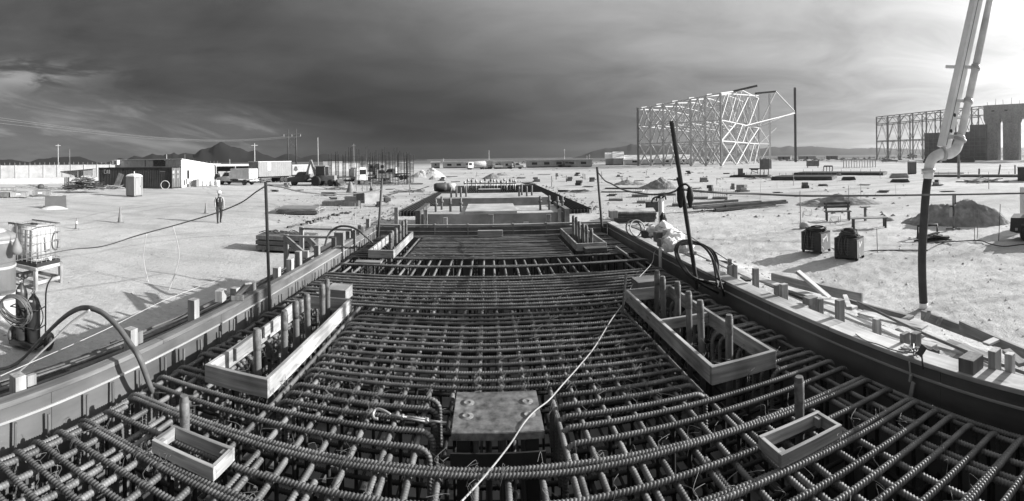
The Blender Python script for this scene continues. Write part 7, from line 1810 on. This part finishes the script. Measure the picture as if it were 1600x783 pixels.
bag(1020, 362, 8.9, .14, .12, 'crumpled white bag left of the pipe post', seed=17)
bag(1036, 342, 8.7, .065, .12, 'dark knotted bag on top of the white bags', M_black, seed=21)
for i, (px, py, rho, s, m, lab) in enumerate(((1030, 370, 8.2, (.16, .14, .16), M_grey, 'grey carton among the white bags'), (1042, 368, 8.1, (.14, .14, .2), M_lgrey, 'pale carton among the white bags'), (1036, 379, 7.9, (.16, .12, .12), M_grey, 'grey carton in front of white bags'), (1012, 366, 8.9, (.2, .16, .12), M_dgrey, 'dark carton left of the white bags'))):
    c = Q(px, py, rho); mb = MB(); mb.box((0, 0, 0), s, (0, 0, jit(.5))); mb.box((0, 0, s[2] / 2 + .006), (s[0] * .96, s[1] * .5, .01), (0, 0, 0)); o = mb.build('carton', m); o.location = c; tagp(o, lab, 'carton', 'cartons among the white bags')
hp = [P(985, 352, 1.78) + V(.25, .3, 0)]
for i, px in enumerate((990, 996)):
    c = Q(px, 357, 9.9); mb = MB(); mb.tube([c + V(.16 * math.cos(a), .1 * math.sin(a), .16 * math.sin(a)) for a in [k * .39 for k in range(17)]], .014, 6); o = mb.build('wire_coil', M_lgrey if i else M_dgrey); tagp(o, ['dark wire coil on boards by the far right formwork', 'pale wire coil on boards by the far right formwork'][i], 'wire coil')

# ---- middle-right site clutter
p = at_ground(1196, 275); s = mpp(p); t = thing('notice_board', 'grey notice board on legs before the steel frame', 'board', p, rz=face(1196, -.2))
mb = MB(); mb.b(-9 * s, 6 * s, -.05, .05, 10 * s, 26 * s); mb.build('panel', M_grey, t); mb = MB(); mb.b(6.05 * s, 10 * s, .0, .08, 11 * s, 26 * s); mb.build('side_panel', M_lgrey, t)
for x in (-8, -2, 5): mb = MB(); mb.b(x * s - .07, x * s + .07, -.04, .04, 0, 10 * s - .003); mb.build('leg', M_grey, t)
p = at_ground(1157, 276); s = mpp(p); t = thing('pump_unit', 'grey upright pump unit left of the notice board', 'pump', p, rz=face(1157)); mb = MB(); mb.b(-4 * s, 4 * s, -.5, .5, .2, 13 * s); mb.build('cabinet', M_grey, t); mb = MB(); mb.b(-6 * s, 7 * s, -.7, .7, 0, .198); mb.build('skid', M_blackm, t); mb = MB(); mb.b(4.2 * s, 7 * s, -.3, .3, .2, 6 * s); mb.build('engine', M_blackm, t)
p = at_ground(1179, 272); s = mpp(p); t = thing('saw_bench', 'dark saw bench between the pump unit and notice board', 'bench', p, rz=face(1179))
mb = MB(); mb.b(-6 * s, 6 * s, -.4, .4, 6 * s, 7.5 * s); mb.build('top', M_lumd, t)
for x in (-5, 5): mb = MB(); mb.bar((x * s, 0, 0), (x * s * .8, 0, 6 * s), .12, .12); mb.build('leg', M_lumd, t)
mb = MB(); mb.bar((-4.5 * s, 0, 5 * s), (4.5 * s, 0, 1.5 * s), .1, .1); mb.build('brace', M_lumd, t)
mb = MB(); mb.b(-1, 1, -.2, .2, 7.5 * s, 9 * s); mb.build('saw', M_dgrey, t)
def low_wall(px0, px1, py, hpx, dep, label, m, name='foundation_strip'):
    a, b = at_ground(px0, py), at_ground(px1, py); u = b - a; L = u.length; t = thing(name, label, 'foundation', a, rz=math.atan2(u.y, u.x)); h = hpx * mpp(a)
    mb = MB(); mb.b(0, L, 0, dep, -.05, h); mb.build('form_side', m, t); mb = MB(); mb.b(.1, L - .1, .15, dep - .15, h, h + .05); mb.build('top', M_rebar2, t)
    for k in range(9): x = L * (k + .5) / 9; strut('starter_bar', (x, dep * .5, h), (x, dep * .5, h + .5), .03, M_rebar, t, n=5)
low_wall(1205, 1300, 282, 5, 6, 'long dark foundation strip before the far table frames', M_dgrey)
low_wall(1240, 1380, 274, 3.5, 6, 'second dark foundation strip behind the long one', M_dgrey)
low_wall(1140, 1200, 277, 2.5, 3, 'short dark foundation strip by the pump unit', M_dgrey)
low_wall(1455, 1600, 277, 2.5, 3, 'dark foundation strip right of the pump elbow', M_dgrey)
slab(1440, 1506, 271, 1.5, 3, 'thin white slab behind the dark strip at right', M_conc)
slab(1494, 1575, 284, 1.6, 2.5, 'pale slab with timbers at right', M_conc)
for i, (px, py, w, h, lab) in enumerate(((1343, 262, 50, 11.5, 'pale rack of thin posts on the right plain'), (1294, 268, 14, 7, 'dark table on the foundation left of the pale rack'))):
    p = at_ground(px, py); s = mpp(p); t = thing('post_rack', lab, 'rack', p, rz=face(px)); n = 12 if i == 0 else 3
    for k in range(n + 1):
        x = (-.5 + k / n) * w * s
        for y in (0, 2.5): mb = MB(); mb.b(x - .07, x + .07, y - .07, y + .07, 0, h * s); mb.build('post', M_lgrey if i == 0 else M_dgrey, t)
    for y in (0, 2.5): mb = MB(); mb.b(-w * s * .51, w * s * .51, y - .1, y + .1, h * s, h * s + .22); mb.build('rail', M_lgrey if i == 0 else M_dgrey, t)
for i, (px, py, w, h, m, lab) in enumerate(((1270, 262, 20, 11, M_grey, 'flat grey panel standing on the plain left of the pale rack'), (1390, 254, 26, 4, M_grey, 'long low grey panel behind the right portable toilet'))):
    p = at_ground(px, py); s = mpp(p); t = thing('standing_panel', lab, 'panel', p, rz=face(px)); mb = MB(); mb.b(-w * s / 2, w * s / 2, -.1, .1, .4, h * s); mb.build('panel', m, t)
    for x in (-.4, .4): mb = MB(); mb.b(x * w * s - .1, x * w * s + .1, -.05, .05, 0, .398); mb.build('foot', M_dgrey, t)
for i, (px, py, w, h, m, lab) in enumerate(((1406, 285, 30, 5, M_dgrey, 'dark low stack before the right portable toilet'), (1326, 282, 22, 5, M_dgrey, 'dark low stack on the ground left of the hose'), (1405, 278, 30, 7, M_lgrey, 'pale bundle behind the dark low stack'))):
    p = at_ground(px, py); s = mpp(p); t = thing('material_stack', lab, 'stack', p, rz=face(px, .1)); 
    for k in range(3): mb = MB(); mb.b(-w * s / 2 * (1 - .1 * k), w * s / 2 * (1 - .08 * k), -.4, .6, .05 + k * h * s / 3, .05 + (k + .9) * h * s / 3); mb.build('layer', m, t)
for i, (px, py, pt, w) in enumerate(((1498, 279, 242, .28), (1530, 275, 264, .2), (1560, 276, 258, .18), (1586, 272, 258, .2))):
    p = at_ground(px, py); s = mpp(p); o = plank('marker_post', p - V(0, 0, .1), p + V(.6 if i == 2 else 0, 0, (py - pt) * s), w, w, M_lumw, bevel=0); tagp(o, ['tall grey marker post right of the pump elbow', 'short marker post on the right foundation', 'leaning marker post on the right foundation', 'marker post near the right edge'][i], 'post', 'marker posts at right')
p = at_ground(1595, 282); s = mpp(p); t = thing('material_box', 'dark tall box at the right edge behind the pale slab', 'box', p, rz=face(1595)); mb = MB(); mb.b(-5 * s, 25 * s, 0, 3, 0, 21 * s); mb.build('box', M_dgrey, t); mb = MB(); mb.b(-5.5 * s, 25.5 * s, -.1, 3.1, 21 * s, 22 * s); mb.build('lid', M_grey, t)
debris(1535, 284, 60, 4, 18, 'scattered timbers on the pale slab at right', [M_lumd, M_lumw, M_lum], 3.0, .3, 'lumber_heap', 'lumber heap', 4)
debris(1190, 279, 70, 3, 18, 'dark clutter on the ground around the notice board', [M_dgrey, M_lumd], 2.4, .3, 'scrap_heap', 'scrap heap', 5)
for i, (px, py, w) in enumerate(((1110, 300, 7), (1145, 296, 6), (905, 290, 9), (890, 283, 8), (925, 284, 7), (870, 276, 5), (1258, 294, 10), (1100, 284, 10))):
    p = at_ground(px, py); s = mpp(p); t = thing('block_stack', '%s small block stack scattered on the middle ground' % cnum[i], 'block stack', p, rz=face(px, jit(.4)), group='small block stacks')
    for k in range(2): mb = MB(); mb.b(-w * s / 2 + jit(.1), w * s / 2 + jit(.1), -.3, .3, k * .32, k * .32 + .30); mb.build('block', M_concd if i % 2 else M_lumd, t)
for i, (px, py, pt) in enumerate(((869, 281, 272), (885, 284, 274), (911, 280, 271), (914, 280, 271), (972, 285, 277), (980, 286, 277))):
    p = at_ground(px, py); s = mpp(p); tagp(MB().tube([p, p + V(0, 0, (py - pt) * s)], .06, 6).build('ground_stake', M_dgrey), '%s short dark stake on the ground behind the white slabs' % cnum[i], 'stake', 'short stakes in the middle distance')

# ---- the worker
def worker():
    p = at_ground(343, 350); rz = face(343) + R(12)
    me = bpy.data.meshes.new('body')
    J = [(0, 0, .96, .125), (0, -.01, 1.12, .125), (0, -.015, 1.30, .15), (0, -.005, 1.46, .075), (0, -.01, 1.53, .055), (0, -.025, 1.60, .075), (0, -.03, 1.68, .088), (0, -.02, 1.75, .07)]
    vs = [j[:3] for j in J]; rs = [j[3] for j in J]; es = [(i, i + 1) for i in range(len(J) - 1)]
    def chain(start, pts):
        prev = start
        for x, y, z, r in pts: vs.append((x, y, z)); rs.append(r); es.append((prev, len(vs) - 1)); prev = len(vs) - 1
        return prev
    # legs: mid stride
    chain(0, [(-.10, 0, .90, .105), (-.12, -.10, .52, .068), (-.12, -.06, .13, .045), (-.12, -.10, .05, .042), (-.125, -.22, .035, .035)])
    chain(0, [(.10, 0, .90, .105), (.11, .02, .50, .068), (.10, .20, .14, .045), (.10, .20, .06, .042), (.105, .08, .04, .035)])
    for s in (-1, 1):
        h = chain(2, [(s * .19, -.01, 1.42, .062), (s * .26, .0, 1.17, .048), (s * .25, -.12 if s < 0 else -.05, .94, .036), (s * .25, -.16 if s < 0 else -.07, .86, .032)])
        hx, hy, hz = vs[h]
        for k in range(4): chain(h, [(hx + .018 - .012 * k, hy - .02, hz - .05, .009), (hx + .018 - .012 * k, hy - .03, hz - .085 - .008 * (k in (1, 2)), .008)])
        chain(h, [(hx - s * .03, hy - .03, hz - .02, .010), (hx - s * .035, hy - .05, hz - .05, .009)])
    me.from_pydata(vs, es, []); o = bpy.data.objects.new('person', me); COL.objects.link(o)
    sk = o.modifiers.new('skin', 'SKIN'); sv = me.skin_vertices[0].data
    for i, r in enumerate(rs): sv[i].radius = (r * 1.12, r * 1.12) if r > .04 else (r, r)
    sv[0].use_root = True
    sb = o.modifiers.new('sub', 'SUBSURF'); sb.levels = 2; sb.render_levels = 2
    dg = bpy.context.evaluated_depsgraph_get(); em = bpy.data.meshes.new_from_object(o.evaluated_get(dg))
    bpy.data.objects.remove(o); em.name = 'person'
    for m in (M_denim, M_shirt, M_skin, M_black): em.materials.append(m)
    for pl in em.polygons:
        c = pl.center; pl.use_smooth = True
        if c.z < .10: k = 3
        elif c.z > 1.50 or (c.z < .92 and abs(c.x) > .20): k = 2
        elif c.z < 1.00 and abs(c.x) < .19: k = 0
        elif c.z < .8: k = 0
        else: k = 1
        pl.material_index = k
    o = link('person', em); o.location = p; o.rotation_euler.z = rz; tagp(o, 'worker in white hard hat and dark vest walking on the haul road', 'person')
    def kid(mb, n, m): c = mb.build(n, m); c.parent = o; return c
    mb = MB(); mb.lathe([(.135, 1.695), (.125, 1.72), (.118, 1.77), (.09, 1.82), (.04, 1.845), (0, 1.85)], 18, (0, -.025, 0)); mb.box((0, -.14, 1.70), (.17, .10, .015), (.15, 0, 0)); hh = kid(mb, 'hard_hat', M_white)
    mb = MB(); prof = [(.175, .98), (.182, 1.05), (.178, 1.15), (.192, 1.28), (.192, 1.38), (.13, 1.455), (.085, 1.48)]
    n = 20
    for r, z in prof:
        for j in range(n): a = 2 * math.pi * j / n; mb.v.append((r * 1.10 * math.cos(a), r * .86 * math.sin(a) - .012, z))
    for i in range(len(prof) - 1):
        for j in range(n): mb.f.append([i * n + j, i * n + (j + 1) % n, (i + 1) * n + (j + 1) % n, (i + 1) * n + j]); mb.sm.append(True)
    vest = kid(mb, 'vest', M_vest)
    for x in (-.085, .085): mb = MB(); mb.box((x, -.155, 1.30), (.05, .012, .20), (.08, 0, x * .8)); kid(mb, 'reflective_stripe', M_lgrey)
    mb = MB(); mb.box((0, -.10, 1.665), (.13, .02, .03)); kid(mb, 'safety_glasses', M_black)
    mb = MB(); mb.box((0, -.119, 1.625), (.026, .03, .05), (0.2, 0, 0), .6); kid(mb, 'nose', M_skin)
worker()

# ================================================================== thin dusty air over the plain
mb = MB(); mb.b(-2600, 2600, -300, 2600, -6, 75); hz = mb.build('haze', None)
hm = bpy.data.materials.new('haze'); hm.use_nodes = True; nt = hm.node_tree; nt.nodes.clear()
pv = nt.nodes.new('ShaderNodeVolumePrincipled'); pv.inputs['Color'].default_value = (.96, .96, .96, 1); pv.inputs['Density'].default_value = 0.00013; pv.inputs['Anisotropy'].default_value = 0.78
ho = nt.nodes.new('ShaderNodeOutputMaterial'); nt.links.new(pv.outputs[0], ho.inputs['Volume']); hz.data.materials.append(hm)
tagp(hz, 'thin dusty haze over the whole plain', 'haze', kind='stuff')
